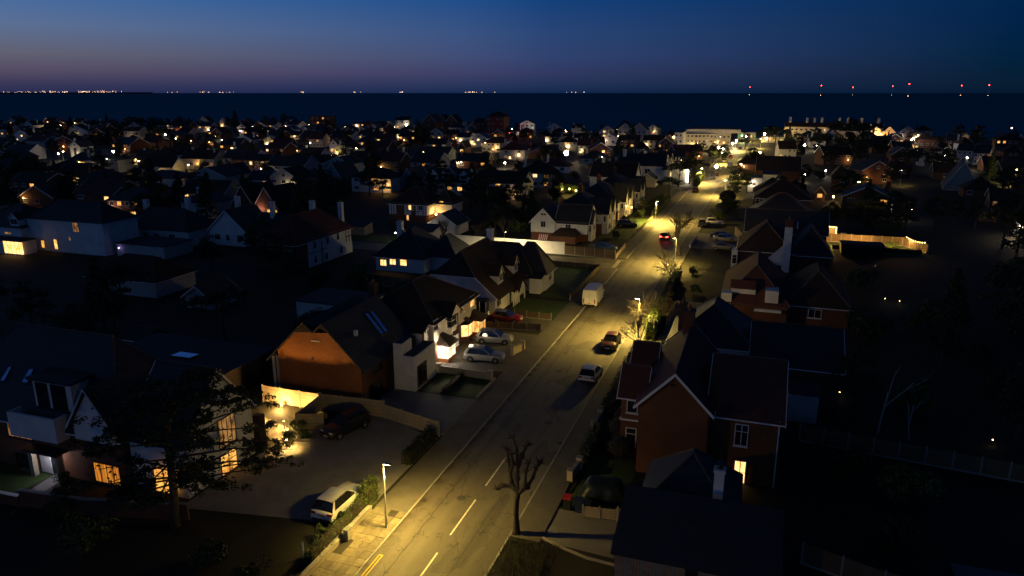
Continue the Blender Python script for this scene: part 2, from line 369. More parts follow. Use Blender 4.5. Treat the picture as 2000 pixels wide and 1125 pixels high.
    def win(s, f, x, y, z, w, h, nx=2, ny=2, pane=None, frame=UPVC, sill=True, name='window', pre=None):
        dx, dy, rz = FACE[f]; pm = pane or GLASS
        if s.near:
            o = place(window_frame(w, h, nx, ny, frame, sill), name, s.e, (x + dx * .012, y + dy * .012, z), rz)
            place(pane_mesh(w, h, pm), 'pane', o)
        else:
            o = place(window_frame(w, h, nx, ny, frame, sill, pm), name, s.e, (x + dx * .012, y + dy * .012, z), rz)
        return o
    def wpx(s, f, pl, x0, y0, x1, y1, nx=2, ny=2, pane=None, **k):
        """window measured on the photograph: pl is the wall's local x or y"""
        dx, dy, rz = FACE[f]; n = s.rot @ Vector((dx, dy, 0))
        p = s.loc + s.rot @ (Vector((pl, 0, 0)) if dx else Vector((0, pl, 0)))
        inv = s.rot.transposed(); a = inv @ (onplane(x0, (y0 + y1) / 2, p, n) - s.loc); b = inv @ (onplane(x1, (y0 + y1) / 2, p, n) - s.loc)
        t = inv @ (onplane((x0 + x1) / 2, y0, p, n) - s.loc); u = inv @ (onplane((x0 + x1) / 2, y1, p, n) - s.loc)
        w = abs(b.y - a.y) if dx else abs(b.x - a.x); cx = (a + b) / 2
        return s.win(f, pl if dx else cx.x, cx.y if dx else pl, u.z, w, t.z - u.z, nx, ny, pane, **k)
    def door(s, f, x, y, w=.95, h=2.05, m=None, z=0):
        dx, dy, rz = FACE[f]; m = m or DARKF; k = ('door', w, h, m.name)
        if k not in CACHE:
            CACHE[k] = MB().box(-w / 2, -.05, 0, w / 2, 0, h, m).box(-w / 2 - .09, -.08, 0, -w / 2, 0, h + .09, UPVC).box(w / 2, -.08, 0, w / 2 + .09, 0, h + .09, UPVC).box(-w / 2, -.08, h, w / 2, 0, h + .09, UPVC).box(-w * .28, -.065, h * .58, w * .28, -.05, h * .86, GLASS).mesh('door')
            CACHE[k + ('h',)] = MB().box(w * .34, -.11, h * .47, w * .42, -.05, h * .5, UPVC).mesh('handle')
        o = place(CACHE[k], 'door', s.e, (x + dx * .01, y + dy * .01, z), rz)
        if s.near: place(CACHE[k + ('h',)], 'handle', o)
        return o
    def pipe(s, x, y, z0, z1, m=LEAD): s.part('drainpipe', MB().tube([(x, y, z0), (x, y, z1)], .05, m, 6))
    def skylight(s, corners, m=None):
        """corners on the roof plane (world), lifted a little"""
        inv = s.rot.transposed(); c = [inv @ (Vector(p) - s.loc) for p in corners]
        m = m or SKYGL; o = s.part('skylight', MB().slab([(p.x, p.y, p.z + .12) for p in c], .12, DARKF))
        ce = sum(c, Vector()) / 4; MB().poly([tuple(ce + (p - ce) * .88 + Vector((0, 0, .135))) for p in c], m or GLASS).build('pane', o)
    def dormer(s, x, y, z, w, d, h, rise, f, wm, rm, nx=3, pane=None, trim=UPVC):
        """gabled dormer: (x, y) centre of its face, z foot of the face, d how far it runs back"""
        dx, dy, rz = FACE[f]; o = bpy.data.objects.new('dormer', MB().box(-w / 2, 0, 0, w / 2, d, h, wm).poly([(-w / 2, 0, h), (w / 2, 0, h), (0, 0, h + rise)], wm).mesh('dormer'))
        col.objects.link(o); o.parent = s.e; o.location = (x, y, z); o.rotation_euler.z = rz; q = .18; sl = rise / (w / 2)
        MB().slab([(-w / 2 - q, -q, h - q * sl), (0, -q, h + rise + .05), (0, d, h + rise + .05), (-w / 2 - q, d, h - q * sl)], .1, rm).slab([(0, -q, h + rise + .05), (w / 2 + q, -q, h - q * sl), (w / 2 + q, d, h - q * sl), (0, d, h + rise + .05)], .1, rm).build('dormer_roof', o)
        b = MB()
        for sg in (-1, 1):
            p0, p1 = (sg * (w / 2 + q), h - q * sl), (0, h + rise + .05)
            b.poly([(p0[0], -q - .03, p0[1] + .02), (p1[0], -q - .03, p1[1] + .02), (p1[0], -q - .03, p1[1] - .16), (p0[0], -q - .03, p0[1] - .16)], trim)
        b.build('bargeboard', o)
        ww, wh = w * .8, h * .72
        fr = place(window_frame(ww, wh, nx, 1, UPVC, True, pane or GLASS), 'window', o, (0, -.012, h * .2))
        return o

# ------------------------------------------------------------------ ground, sea, roads
SOIL = mat('garden_ground', (.015, .017, .009), (.024, .02, .012), nscale=.35, bump=.6, bscale=3)
LAWN = mat('lawn_grass', (.05, .085, .018), (.032, .06, .014), nscale=1.5, bump=.8, bscale=60)
TARMAC = mat('drive_tarmac', (.105, .098, .09), (.08, .076, .072), nscale=.9, bump=.3, bscale=60)
PALEPAVE = mat('resin_drive', (.17, .165, .16), (.135, .13, .125), nscale=.7, bump=.2, bscale=60)
BRPAVE = mat('block_paving', (.14, .1, .075), (.09, .07, .06), kind='pavers', bump=.5, nscale=.7)
SLABM = mat('paving_slab', (.21, .185, .13), (.14, .122, .085), nscale=1.2, bump=.25, bscale=25, kind='cracked')
SLABD = mat('stained_paving_slab', (.16, .142, .1), (.1, .09, .065), nscale=1.5, bump=.25, bscale=25, kind='cracked')
FOOT = mat('footway_tarmac', (.12, .11, .095), (.085, .08, .072), nscale=.5, bump=.3, bscale=60)
KERBM = mat('kerb_stone', (.33, .31, .27), (.24, .225, .2), nscale=1.2, bump=.2)
PAINT = mat('road_paint', (.7, .68, .62), (.42, .4, .36), nscale=6)
YPAINT = mat('yellow_paint', (.62, .42, .03), (.35, .24, .03), nscale=5)
JOINT = mat('joint_dirt', (.035, .032, .026))
def road_material():
    m = bpy.data.materials.new('road_asphalt'); m.use_nodes = True; nt = m.node_tree; b = nt.nodes['Principled BSDF']; L = nt.links.new; N = nt.nodes.new
    b.inputs['Roughness'].default_value = .72; b.inputs['Specular IOR Level'].default_value = .35
    g = N('ShaderNodeNewGeometry')
    def noise(sc_, det=6, src=None, sx_=1, sy_=1):
        n = N('ShaderNodeTexNoise'); n.inputs['Scale'].default_value = sc_; n.inputs['Detail'].default_value = det
        mp = N('ShaderNodeMapping'); mp.inputs['Scale'].default_value = (sx_, sy_, 1); L(src or g.outputs['Position'], mp.inputs[0]); L(mp.outputs[0], n.inputs['Vector']); return n
    def rng(src, a, c, lo=0, hi=1):
        r = N('ShaderNodeMapRange'); r.inputs['From Min'].default_value = a; r.inputs['From Max'].default_value = c; r.inputs['To Min'].default_value = lo; r.inputs['To Max'].default_value = hi; L(src, r.inputs['Value']); return r.outputs[0]
    def mixc(f, a, c):
        x = N('ShaderNodeMix'); x.data_type = 'RGBA'
        if isinstance(f, float): x.inputs[0].default_value = f
        else: L(f, x.inputs[0])
        for i, v in ((6, a), (7, c)):
            if isinstance(v, tuple): x.inputs[i].default_value = (*v, 1)
            else: L(v, x.inputs[i])
        return x.outputs[2]
    big = rng(noise(.12, 4, sx_=1, sy_=.35).outputs['Fac'], .38, .62)
    base = mixc(big, (.125, .11, .085), (.074, .067, .056))
    patch = rng(noise(.33, 2, sx_=1.2, sy_=.55).outputs['Fac'], .57, .585)          # re-laid patches
    base = mixc(patch, base, (.052, .048, .042))
    fine = rng(noise(26, 3).outputs['Fac'], .3, .7); base = mixc(fine, base, mixc(.35, base, (.2, .185, .15)))
    warp = noise(1.3, 4); wv = N('ShaderNodeVectorMath'); wv.operation = 'MULTIPLY_ADD'; wv.inputs[1].default_value = (.9, .9, 0); L(warp.outputs['Color'], wv.inputs[0]); L(g.outputs['Position'], wv.inputs[2])
    def cracks(scale, wdt, lo, hi, nsc, sy_):
        v = N('ShaderNodeTexVoronoi'); v.feature = 'DISTANCE_TO_EDGE'; v.inputs['Scale'].default_value = scale
        mp = N('ShaderNodeMapping'); mp.inputs['Scale'].default_value = (1, sy_, 1); L(wv.outputs[0], mp.inputs[0]); L(mp.outputs[0], v.inputs['Vector'])
        c = rng(v.outputs['Distance'], 0, wdt, 1, 0); k = rng(noise(nsc, 2).outputs['Fac'], lo, hi)
        mu = N('ShaderNodeMath'); mu.operation = 'MULTIPLY'; L(c, mu.inputs[0]); L(k, mu.inputs[1]); return mu.outputs[0]
    c1 = cracks(1.7, .035, .56, .6, .42, .55); c2 = cracks(.4, .007, .52, .56, .16, .4)
    cc = N('ShaderNodeMath'); cc.operation = 'MAXIMUM'; L(c1, cc.inputs[0]); L(c2, cc.inputs[1])
    sp = N('ShaderNodeSeparateXYZ'); L(g.outputs['Position'], sp.inputs[0])
    def seam(xc, w):                                                                # long trench seam and gutter dirt
        a = N('ShaderNodeMath'); a.operation = 'SUBTRACT'; a.inputs[1].default_value = xc; L(sp.outputs[0], a.inputs[0])
        q = N('ShaderNodeMath'); q.operation = 'MULTIPLY_ADD'; q.inputs[1].default_value = .25; L(warp.outputs['Fac'], q.inputs[0]); L(a.outputs[0], q.inputs[2])
        ab = N('ShaderNodeMath'); ab.operation = 'ABSOLUTE'; L(q.outputs[0], ab.inputs[0]); return rng(ab.outputs[0], 0, w, 1, 0)
    s1 = seam(-20.0, .05); sm = N('ShaderNodeMath'); sm.operation = 'MAXIMUM'; L(cc.outputs[0], sm.inputs[0]); L(s1, sm.inputs[1])
    s2 = seam(-16.2, .035); sn = N('ShaderNodeMath'); sn.operation = 'MAXIMUM'; L(sm.outputs[0], sn.inputs[0]); L(s2, sn.inputs[1])
    base = mixc(sn.outputs[0], base, (.02, .018, .015))
    gut = seam(-21.6, .75); gm = N('ShaderNodeMath'); gm.operation = 'MULTIPLY'; L(gut, gm.inputs[0]); L(rng(noise(.8, 3).outputs['Fac'], .45, .6), gm.inputs[1])
    base = mixc(gm.outputs[0], base, (.045, .036, .022))
    for xc in (-20.6, -19.2, -16.7, -15.3):
        tk = seam(xc, .45); tm = N('ShaderNodeMath'); tm.operation = 'MULTIPLY'; tm.inputs[1].default_value = .28; L(tk, tm.inputs[0]); base = mixc(tm.outputs[0], base, (.16, .146, .12))
    L(base, b.inputs['Base Color'])
    bp = N('ShaderNodeBump'); bp.inputs['Strength'].default_value = .35; bp.inputs['Distance'].default_value = .02; L(noise(40, 3).outputs['Fac'], bp.inputs['Height']); L(bp.outputs[0], b.inputs['Normal'])
    return m
ROADM = road_material()
SEAM = mat('sea_water', (.0006, .013, .06), (.0004, .01, .048), rough=.45, nscale=.01, spec=.06, bump=.3, bscale=.05)
def sea_material():
    m = bpy.data.materials.new('sea_surface'); m.use_nodes = True; nt = m.node_tree; nt.nodes.clear(); N = nt.nodes.new; L = nt.links.new
    o = N('ShaderNodeOutputMaterial'); d = N('ShaderNodeBsdfDiffuse'); gl = N('ShaderNodeBsdfGlossy'); mx = N('ShaderNodeMixShader'); mx.inputs[0].default_value = .035
    g_ = N('ShaderNodeNewGeometry'); mp = N('ShaderNodeMapping'); mp.inputs['Scale'].default_value = (.0012, .006, 1); n = N('ShaderNodeTexNoise'); n.inputs['Scale'].default_value = 1; n.inputs['Detail'].default_value = 6; L(g_.outputs['Position'], mp.inputs[0]); L(mp.outputs[0], n.inputs['Vector'])
    c = N('ShaderNodeMix'); c.data_type = 'RGBA'; c.inputs[6].default_value = (.008, .15, .2, 1); c.inputs[7].default_value = (.01, .19, .25, 1); L(n.outputs['Fac'], c.inputs[0]); L(c.outputs[2], d.inputs[0])
    gl.inputs['Roughness'].default_value = .35; gl.inputs[0].default_value = (.4, .6, .9, 1)
    L(d.outputs[0], mx.inputs[1]); L(gl.outputs[0], mx.inputs[2]); L(mx.outputs[0], o.inputs[0]); return m
SEAM = sea_material()
g = MB(); coast = [(-900, 455), (-566, 470), (-540, 575), (-383, 630), (-190, 585), (-60, 575), (160, 580), (420, 585), (900, 600)]
g.poly([(-900, -60, 0), (900, -60, 0), (900, 600, 0)] + [(x, y, 0) for x, y in coast[::-1][1:]], SOIL)
for (x0, y0), (x1, y1) in zip(coast, coast[1:]): g.poly([(x0, y0, 0), (x1, y1, 0), (x1, y1 + 6, -9), (x0, y0 + 6, -9)], SOIL)
structure('ground', g)
structure('sea', MB().poly([(-60000, 300, -8), (60000, 300, -8), (60000, 62000, -8), (-60000, 62000, -8)], SEAM))

def edge(y):        # the street bends a little to the right beyond the junction
    k = max(0, y - 120); return k * .009 + (k / 430) ** 2 * 2.5
KL, KR = -21.72, -14.12
ys = [-10, 60, 100, 120, 160, 200, 240, 280, 330, 380, 430, 480, 530]
b = MB()
for y0, y1 in zip(ys, ys[1:]): b.poly([(KL + edge(y0), y0, .012), (KR + edge(y0), y0, .012), (KR + edge(y1), y1, .012), (KL + edge(y1), y1, .012)], ROADM)
b.poly([(-150, 120.3, .012), (KL, 119.6, .012), (KL, 127.6, .012), (-32, 126.2, .012), (-150, 126.2, .012)], ROADM)
b.poly([(-150, 522, .012), (-13, 530, .012), (200, 536, .012), (200, 546, .012), (-13, 541, .012), (-150, 533, .012)], ROADM)
structure('road', b)
b = MB()
def ppoly(x0, x1, ya, yb, m=FOOT, z=.1):
    b.slab([(x0 + edge(ya), ya, z), (x1 + edge(ya), ya, z), (x1 + edge(yb), yb, z), (x0 + edge(yb), yb, z)], .1, m)
ppoly(-24.4, KL - .13, -10, 31.2); ppoly(-24.4, KL - .13, 41.0, 119.4); ppoly(-24.4, KL - .13, 31.2, 41.0, JOINT, .05)
for y0, y1 in zip(ys[4:], ys[5:]): ppoly(-24.4, KL - .13, y0, y1)
ppoly(-24.4, KL - .13, 128, 160)
pav = structure('pavement', b)
b = MB(); ppoly(KR + .13, -11.9, 40.7, 120)
for y0, y1 in zip(ys[3:], ys[4:]): ppoly(KR + .13, -11.9, y0, y1)
structure('pavement', b)
structure('grass_verge', MB().slab([(KR + .13, -10, .11), (-11.0, -10, .11), (-10.6, 36, .11), (-11.2, 39.6, .11), (-12.1, 40.7, .11), (KR + .13, 40.7, .11)], .1, SOIL))
rows = [31.2 + i * .82 for i in range(12)]
cols_ = [-24.36, -23.72, -23.08, -22.46, KL - .15]
for i, y in enumerate(rows):
    for j in range(4):
        if rnd.random() < .12 and j < 3: continue
        w, d = cols_[j + 1] - cols_[j] - .025, .795; t = .1 + rnd.uniform(-.012, .012)
        k = ('slab', round(w, 2), rnd.randrange(3))
        mm = SLABD if k[2] == 2 else SLABM
        if k not in CACHE: CACHE[k] = MB().slab([(.02, 0, 0), (w - .02, 0, 0), (w, .02, 0), (w, d - .02, 0), (w - .02, d, 0), (.02, d, 0), (0, d - .02, 0), (0, .02, 0)], .05, mm).mesh('paving_slab')
        o = place(CACHE[k], 'paving_slab', pav, (cols_[j], y, t)); o.rotation_euler = (rnd.uniform(-.01, .01), rnd.uniform(-.01, .01), rnd.uniform(-.008, .008))
for side, x in (('L', KL), ('R', KR)):
    ke = empty('kerb', (0, 0, 0)); ke['kind'] = 'structure'; ke.name = 'kerb'
    k = 'kerbstone' + side
    s_ = -1 if side == 'L' else 1
    CACHE[k] = MB().slab([(min(0, .125 * s_), 0, .125), (max(0, .125 * s_), 0, .125), (max(0, .125 * s_), .9, .125), (min(0, .125 * s_), .9, .125)], .12, KERBM).mesh('kerbstone')
    y = 31.0 if side == 'L' else 36
    while y < 78:
        o = place(CACHE[k], 'kerbstone', ke, (x, y, rnd.uniform(-.012, .008))); o.rotation_euler.z = rnd.uniform(-.006, .006); y += .915
    b = MB()
    for y0, y1 in [(y, 119.4)] + ([(128, 160)] if side == 'L' else [(119.4, 160)]) + list(zip(ys[4:], ys[5:])):
        b.slab([(x + min(0, .125 * s_) + edge(y0), y0, .12), (x + max(0, .125 * s_) + edge(y0), y0, .12), (x + max(0, .125 * s_) + edge(y1), y1, .12), (x + min(0, .125 * s_) + edge(y1), y1, .12)], .12, KERBM)
    b.build('far_kerb', ke)
mk = empty('road_marking'); mk['kind'] = 'structure'
k = MB().poly([(-.06, 0, 0), (.06, 0, 0), (.06, 4.7, 0), (-.06, 4.7, 0)], PAINT).mesh('centre_dash')
for y in (26.08, 32.85, 39.62, 46.39): place(k, 'centre_dash', mk, (-17.92, y, .017))
b = MB()
for x in (KL + .28, KL + .5): b.poly([(x, 20, .017), (x + .09, 20, .017), (x + .09, 36.1, .017), (x, 36.1, .017)], YPAINT)
b.poly([(KL + .28, 36.1, .017), (KL + .59, 36.1, .017), (KL + .59, 36.2, .017), (KL + .28, 36.2, .017)], YPAINT).build('double_yellow_line', mk)
b = MB()
for x in (-22.9, -22.55): b.poly([(x, 120.6, .017), (x + .12, 120.6, .017), (x + .12, 126.4, .017), (x, 126.4, .017)], PAINT)
b.build('give_way_line', mk)
IRON = mat('cast_iron', (.035, .033, .03), rough=.5)
for i, (x, y) in enumerate([(-19.0, 44.2), (-16.4, 58.5), (-18.9, 71), (-19.3, 90), (-16.2, 110)]):
    e = empty('manhole_cover', (x, y, .014), 0, ['round iron manhole cover left of the nearest white dashes', 'manhole cover in the dark stretch beyond the bare pollarded tree', 'manhole cover in mid road level with the white hatchback', 'manhole cover in the lamp light beside the van', 'manhole cover before the side street junction'][i], 'manhole cover', 'iron covers in the road'); MB().tube([(0, 0, 0), (0, 0, .006)], .33, IRON, 14).build('lid', e); MB().tube([(0, 0, 0), (0, 0, .004)], .4, TARMAC, 14).build('rim', e)
for i, (x, y) in enumerate([(KL + .22, 43.0), (KL + .22, 69), (KR - .22, 55)]):
    e = empty('drain_grate', (x, y, .014), 0, ['gutter grate at the left kerb just past the nearest lamp', 'gutter grate at the left kerb by the drive of silver cars', 'gutter grate at the right kerb by the clipped hedge'][i], 'drain', 'gutter drains'); b = MB()
    MB().box(-.2, -.22, 0, .2, .22, .003, JOINT).build('pit', e)
    for j in range(6): b.box(-.19, -.2 + j * .075, .003, .19, -.165 + j * .075, .008, IRON)
    b.build('grate', e)
def sheet(name, pts, m, z=.02): return structure(name, MB().poly([(p[0], p[1], z) for p in pts], m))
FORE = mat('forecourt_tarmac', (.23, .22, .21), (.17, .163, .155), nscale=.6, bump=.3, bscale=60)
sheet('driveway', [(-37.8, 36.4), (-24.8, 38.6), (-24.65, 52.4), (-33.5, 55.0), (-37.4, 47.8)], FORE, .03)
sheet('driveway', [(-33.6, 53.9), (-24.45, 53.0), (-24.45, 61.2), (-33.6, 61)], PALEPAVE, .04)
sheet('driveway', [(-32.2, 66.9), (-24.45, 69.0), (-24.45, 82), (-32.2, 82)], TARMAC, .03)
sheet('driveway', [(-32, 82.3), (-24.45, 84.2), (-24.45, 88.2), (-32, 88)], TARMAC, .024)
sheet('driveway', [(-31, 128.7), (-24.45, 128.4), (-24.45, 138), (-31, 139.5)], TARMAC, .024)
sheet('driveway', [(-11.9, 41.0), (-6.4, 40.6), (-6.4, 45.2), (-11.9, 45.1)], PALEPAVE, .03)
sheet('driveway', [(-11.7, 141.4), (-2.2, 141.6), (-2.2, 158), (-11.7, 158)], PALEPAVE, .03)
sheet('lawn', [(-33.4, 61.4), (-24.5, 61.4), (-24.5, 66.6), (-30.6, 66.6), (-30.6, 61.9)], LAWN, .05)
sheet('lawn', [(-31.5, 89), (-24.5, 89), (-24.5, 97.3), (-31.5, 97.3)], LAWN, .05)
sheet('lawn', [(-29.2, 98.6), (-24.5, 98.6), (-24.5, 118.6), (-42, 118.6), (-42, 108), (-29.2, 107)], LAWN, .05)
sheet('lawn', [(-62, 32.9), (-51, 33.0), (-50.6, 36.9), (-62, 36.9)], LAWN, .03)
sheet('lawn', [(12.5, 146), (30.6, 146), (30.6, 151), (27.4, 156.6), (12.5, 156.3)], LAWN, .03)
sheet('lawn', [(-31.5, 146), (-24.6, 146), (-24.4, 172), (-31.5, 172)], LAWN, .03)
sheet('lawn', [(-110, 127.2), (-66, 127.2), (-66, 134), (-110, 134)], LAWN, .03)
sheet('lawn', [(-11.7, 41.2), (-11.7, 41.2), (-11, 54), (-7.5, 54), (-7.5, 45.4), (-11.7, 45.4)], LAWN, .02)
sheet('path', [(-10.3, 84), (-8.0, 84), (-5.6, 96.6), (-9.6, 96.3)], PALEPAVE, .03)
sheet('path', [(-51.0, 31.9), (-48.9, 34.0), (-49.3, 37.2), (-50.6, 37.2), (-50.2, 34.4), (-52.6, 32.6)], PALEPAVE, .045)
sheet('path', [(-43.6, 48.6), (-42.8, 51.6), (-38.4, 50.0), (-35.9, 46.2), (-38.2, 45.8), (-39.5, 48)], SLABM, .045)
sheet('beach_promenade', [(-180, 545), (300, 552), (300, 566), (-180, 558)], FOOT, .03)

# ------------------------------------------------------------------ plants
LEAF = mat('dark_leaf', (.026, .04, .014), (.014, .022, .008), nscale=1.6, rough=.6)
LEAFG = mat('hedge_leaf', (.07, .105, .025), (.035, .06, .014), nscale=2.5, rough=.55)
LEAFY = mat('shrub_leaf', (.12, .14, .035), (.06, .08, .02), nscale=2.5, rough=.55)
PINEL = mat('pine_needles', (.028, .042, .018), (.014, .022, .01), nscale=1.5, rough=.6)
BARK = mat('tree_bark', (.075, .06, .045), (.04, .032, .025), nscale=4, bump=.8, bscale=12)
TWIG = mat('bare_twig', (.075, .06, .042), (.045, .036, .026), nscale=2)
BIRCH = mat('pale_bark', (.4, .38, .35), (.2, .19, .17), nscale=5)
def leaves(b, pts, size, m, r, flat=0.0):
    mi = b.mi(m)
    for p, nrm in pts:
        s = size * r.uniform(.6, 1.35)
        n = (Vector(nrm) * 1.0 + Vector((r.gauss(0, .7), r.gauss(0, .7), r.gauss(0, .7)))).normalized()
        if flat: n = (n + Vector((0, 0, flat))).normalized()
        a = n.orthogonal().normalized(); a = Matrix.Rotation(r.uniform(0, 6.28), 3, n) @ a; c = n.cross(a)
        k = len(b.v); p = Vector(p); w = s * .5
        b.v += [tuple(p - a * s), tuple(p + c * w), tuple(p + a * s), tuple(p - c * w)]
        b.f.append((k, k + 1, k + 2, k + 3)); b.m.append(mi)
def clump_pts(r, c, rad, n, sq=(1, 1, 1), low=-.35):
    out = []
    while len(out) < n:
        v = Vector((r.gauss(0, 1), r.gauss(0, 1), r.gauss(0, 1))).normalized()
        if v.z < low: continue
        d = rad * (r.random() ** .35); out.append(((c[0] + v.x * d * sq[0], c[1] + v.y * d * sq[1], c[2] + v.z * d * sq[2]), v))
    return out
def crown_mesh(seed, kind, m=LEAF):
    """crown of unit height scale (metres for a tree about 8 m tall)"""
    r = random.Random(seed); b = MB()
    if kind == 'round':
        for i in range(26):
            a = r.uniform(0, 6.28); h = r.uniform(2.6, 7.2); q = 2.7 * math.sin(min(1, max(.25, (8.3 - h) / 4.2)) * 1.5) * r.uniform(.35, 1)
            leaves(b, clump_pts(r, (q * math.cos(a), q * math.sin(a), h), r.uniform(.7, 1.25), 85, (1, 1, .75)), .19, m, r)
    elif kind == 'conifer':
        for i in range(34):
            t = i / 33; h = 1.2 + t * 7.6; q = (1 - t) * 2.3 + .1
            for j in range(4 if t < .75 else 2):
                a = r.uniform(0, 6.28); leaves(b, clump_pts(r, (q * .75 * math.cos(a), q * .75 * math.sin(a), h - .3), .3 + q * .32, 22, (1, 1, .6)), .2, m, r)
    elif kind == 'bush':
        for i in range(13):
            a = r.uniform(0, 6.28); q = r.uniform(0, 1.1); leaves(b, clump_pts(r, (q * math.cos(a), q * math.sin(a), r.uniform(.4, 1.5)), r.uniform(.4, .75), 90, (1, 1, .85), -.9), .12, m, r)
    elif kind == 'wide':
        for i in range(30):
            a = r.uniform(0, 6.28); q = 4.3 * r.random() ** .6; h = 4.2 + 2.8 * math.sqrt(max(0, 1 - (q / 4.6) ** 2)) * r.uniform(.5, 1)
            leaves(b, clump_pts(r, (q * math.cos(a), q * math.sin(a), h), r.uniform(.8, 1.3), 75, (1, 1, .6)), .2, m, r)
    return b.mesh('crown')
def trunk_mesh(seed, h, rad):
    r = random.Random(seed); b = MB(); top = (r.uniform(-.3, .3), r.uniform(-.3, .3), h)
    b.tube([(0, 0, -.1), (r.uniform(-.1, .1), r.uniform(-.1, .1), h * .5), top], [rad, rad * .75, rad * .4], BARK, 7)
    for i in range(5):
        a = r.uniform(0, 6.28); z = h * r.uniform(.45, .9); l = h * r.uniform(.25, .4)
        b.tube([(0, 0, z), (l * .5 * math.cos(a), l * .5 * math.sin(a), z + l * .4), (l * math.cos(a), l * math.sin(a), z + l * .9)], [rad * .4, rad * .28, rad * .1], BARK, 5, False)
    return b.mesh('trunk')
TREEK = {}
for kd in ('round', 'conifer', 'bush', 'wide'):
    for v in range(3): TREEK[kd, v] = (crown_mesh(v * 13 + len(kd), kd, LEAFG if (kd == 'bush' and v == 1) else LEAF), trunk_mesh(v + 3, {'round': 5, 'conifer': 7, 'bush': .8, 'wide': 5.5}[kd], {'bush': .06}.get(kd, .22)))
def tree(name, kd, v, x, y, s, label, cat='tree', group=None, sz=None, z=0):
    e = empty(name, (x, y, z), rnd.uniform(0, 6.28), label, cat, group); e.scale = (s, s, sz or s)
    c, t = TREEK[kd, v]; place(c, 'crown' if kd != 'bush' else 'foliage', e); place(t, 'trunk' if kd != 'bush' else 'stem', e)
    return e
def bare_mesh(seed, h, rad, spread=.55, depth=5, kids=3, first=.35, m=TWIG, tm=BARK, upward=.25):
    r = random.Random(seed); T = MB(); B = MB()
    def grow(p, d, l, q, k):
        pts = [p]; dd = d
        for i in range(3):
            dd = (dd + Vector((r.gauss(0, .1), r.gauss(0, .1), r.gauss(0, .06) + upward * .12))).normalized(); pts.append(pts[-1] + dd * (l / 3))
        (T if k == 0 else B).tube(pts, [q, q * .88, q * .76, q * .62], tm if k < 2 else m, 7 if k == 0 else (5 if k == 1 else 3), k == 0)
        if k >= depth: return
        for i in range(kids + (1 if k == 0 else 0)):
            t = r.uniform(.5, 1) if k else r.uniform(.8, 1); s = pts[min(3, int(t * 3))]
            ax = dd.orthogonal().normalized(); ax = Matrix.Rotation(r.uniform(0, 6.28), 3, dd) @ ax
            nd = (dd + ax * spread * r.uniform(.6, 1.5)).normalized(); grow(s, nd, l * r.uniform(.58, .8) if k else h * .3 * r.uniform(.8, 1.2), max(q * .6, .009), k + 1)
    grow(Vector((0, 0, -.05)), Vector((0, 0, 1)), h * first, rad, 0)
    return T.mesh('trunk'), B.mesh('branches')
def bare_tree(x, y, seed, h, rad, label, group=None, cat='tree', **k):
    e = empty('bare_tree', (x, y, 0), 0, label, cat, group); t, b = bare_mesh(seed, h, rad, **k); place(t, 'trunk', e); place(b, 'branches', e); return e
def hedge(name, box, n, size, label, m=LEAFG, cat='hedge', group=None, wob=.12, seed=1, parts=True):
    """clipped hedge: a leafy skin over dark inner twigs"""
    x0, y0, x1, y1, z1 = box; r = random.Random(seed); cx, cy = (x0 + x1) / 2, (y0 + y1) / 2
    e = empty(name, (cx, cy, 0), 0, label, cat, group); w, d = (x1 - x0) / 2, (y1 - y0) / 2; b = MB(); pts = []
    A = [w * d * 4, w * z1 * 2, w * z1 * 2, d * z1 * 2, d * z1 * 2]
    for i in range(n):
        f = r.choices(range(5), A)[0]; u, v = r.uniform(-1, 1), r.random(); o = r.gauss(0, wob)
        wave = .1 * math.sin(u * d * 3 + v * 4) + .07 * math.sin(u * w * 7)
        if f == 0: pts.append(((r.uniform(-1, 1) * w, u * d, z1 + o + wave), (0, 0, 1)))
        elif f < 3: sg = 1 if f == 1 else -1; pts.append(((u * w, sg * d + o, v * z1), (0, sg, 0)))
        else: sg = 1 if f == 3 else -1; pts.append(((sg * w + o, u * d, v * z1), (sg, 0, 0)))
    leaves(b, pts, size, m, r); b.build('foliage', e)
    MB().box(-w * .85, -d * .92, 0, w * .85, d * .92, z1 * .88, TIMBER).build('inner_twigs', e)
    return e

# ------------------------------------------------------------------ street furniture
GALV = mat('galvanised_steel', (.42, .42, .42), (.33, .33, .33), rough=.45, metal=.3)
GREYP = mat('grey_paint', (.16, .17, .17), (.12, .13, .13), rough=.5)
LC = (1, .67, .13)
lp = MB().tube([(0, 0, 0), (0, 0, 1.1)], .085, GALV, 10).mesh('base'); lq = MB().tube([(0, 0, 1.1), (0, 0, 1.16), (0, 0, 5.0)], [.085, .055, .04], GALV, 8).mesh('pole')
lh = MB().slab([(-.04, -.07, .05), (.55, -.11, .06), (.6, 0, .06), (.55, .11, .06), (-.04, .07, .05)], .08, GREYP).mesh('lamp_head')
ll = MB().box(.12, -.08, -.045, .52, .08, -.022, LAMPL).mesh('lens'); lf = MB().box(.0, -.2, -.1, .6, .2, -.022, LAMPF).mesh('lens')
ldoor = MB().box(.075, -.05, .35, .09, .05, .8, GREYP).mesh('service_door')
def street_lamp(x, y, rz, label, power=4000, h=5.0, far=False, color=LC, spot=150):
    e = empty('street_lamp', (x, y, 0), rz, label, 'street lamp', 'street lamps'); e.scale = (1, 1, h / 5)
    bs = place(lp, 'base', e); place(ldoor, 'service_door', bs); place(lq, 'pole', e); hd = place(lh, 'lamp_head', e, (0, 0, 5.0)); place(lf if far else ll, 'lens', hd)
    if power:
        power *= 2.4
        light('lamp_light', (.34, 0, 4.86), power, color, e, .12, 'SPOT', spot, .6, (0, R(-16), 0))
        light('lamp_spill', (.34, 0, 4.86), power * .2, color, e, .12)
    return e
street_lamp(-22.36, 38.9, 0, 'slim street lamp on the cracked paving slabs, nearest the white car in the drive', 2300)
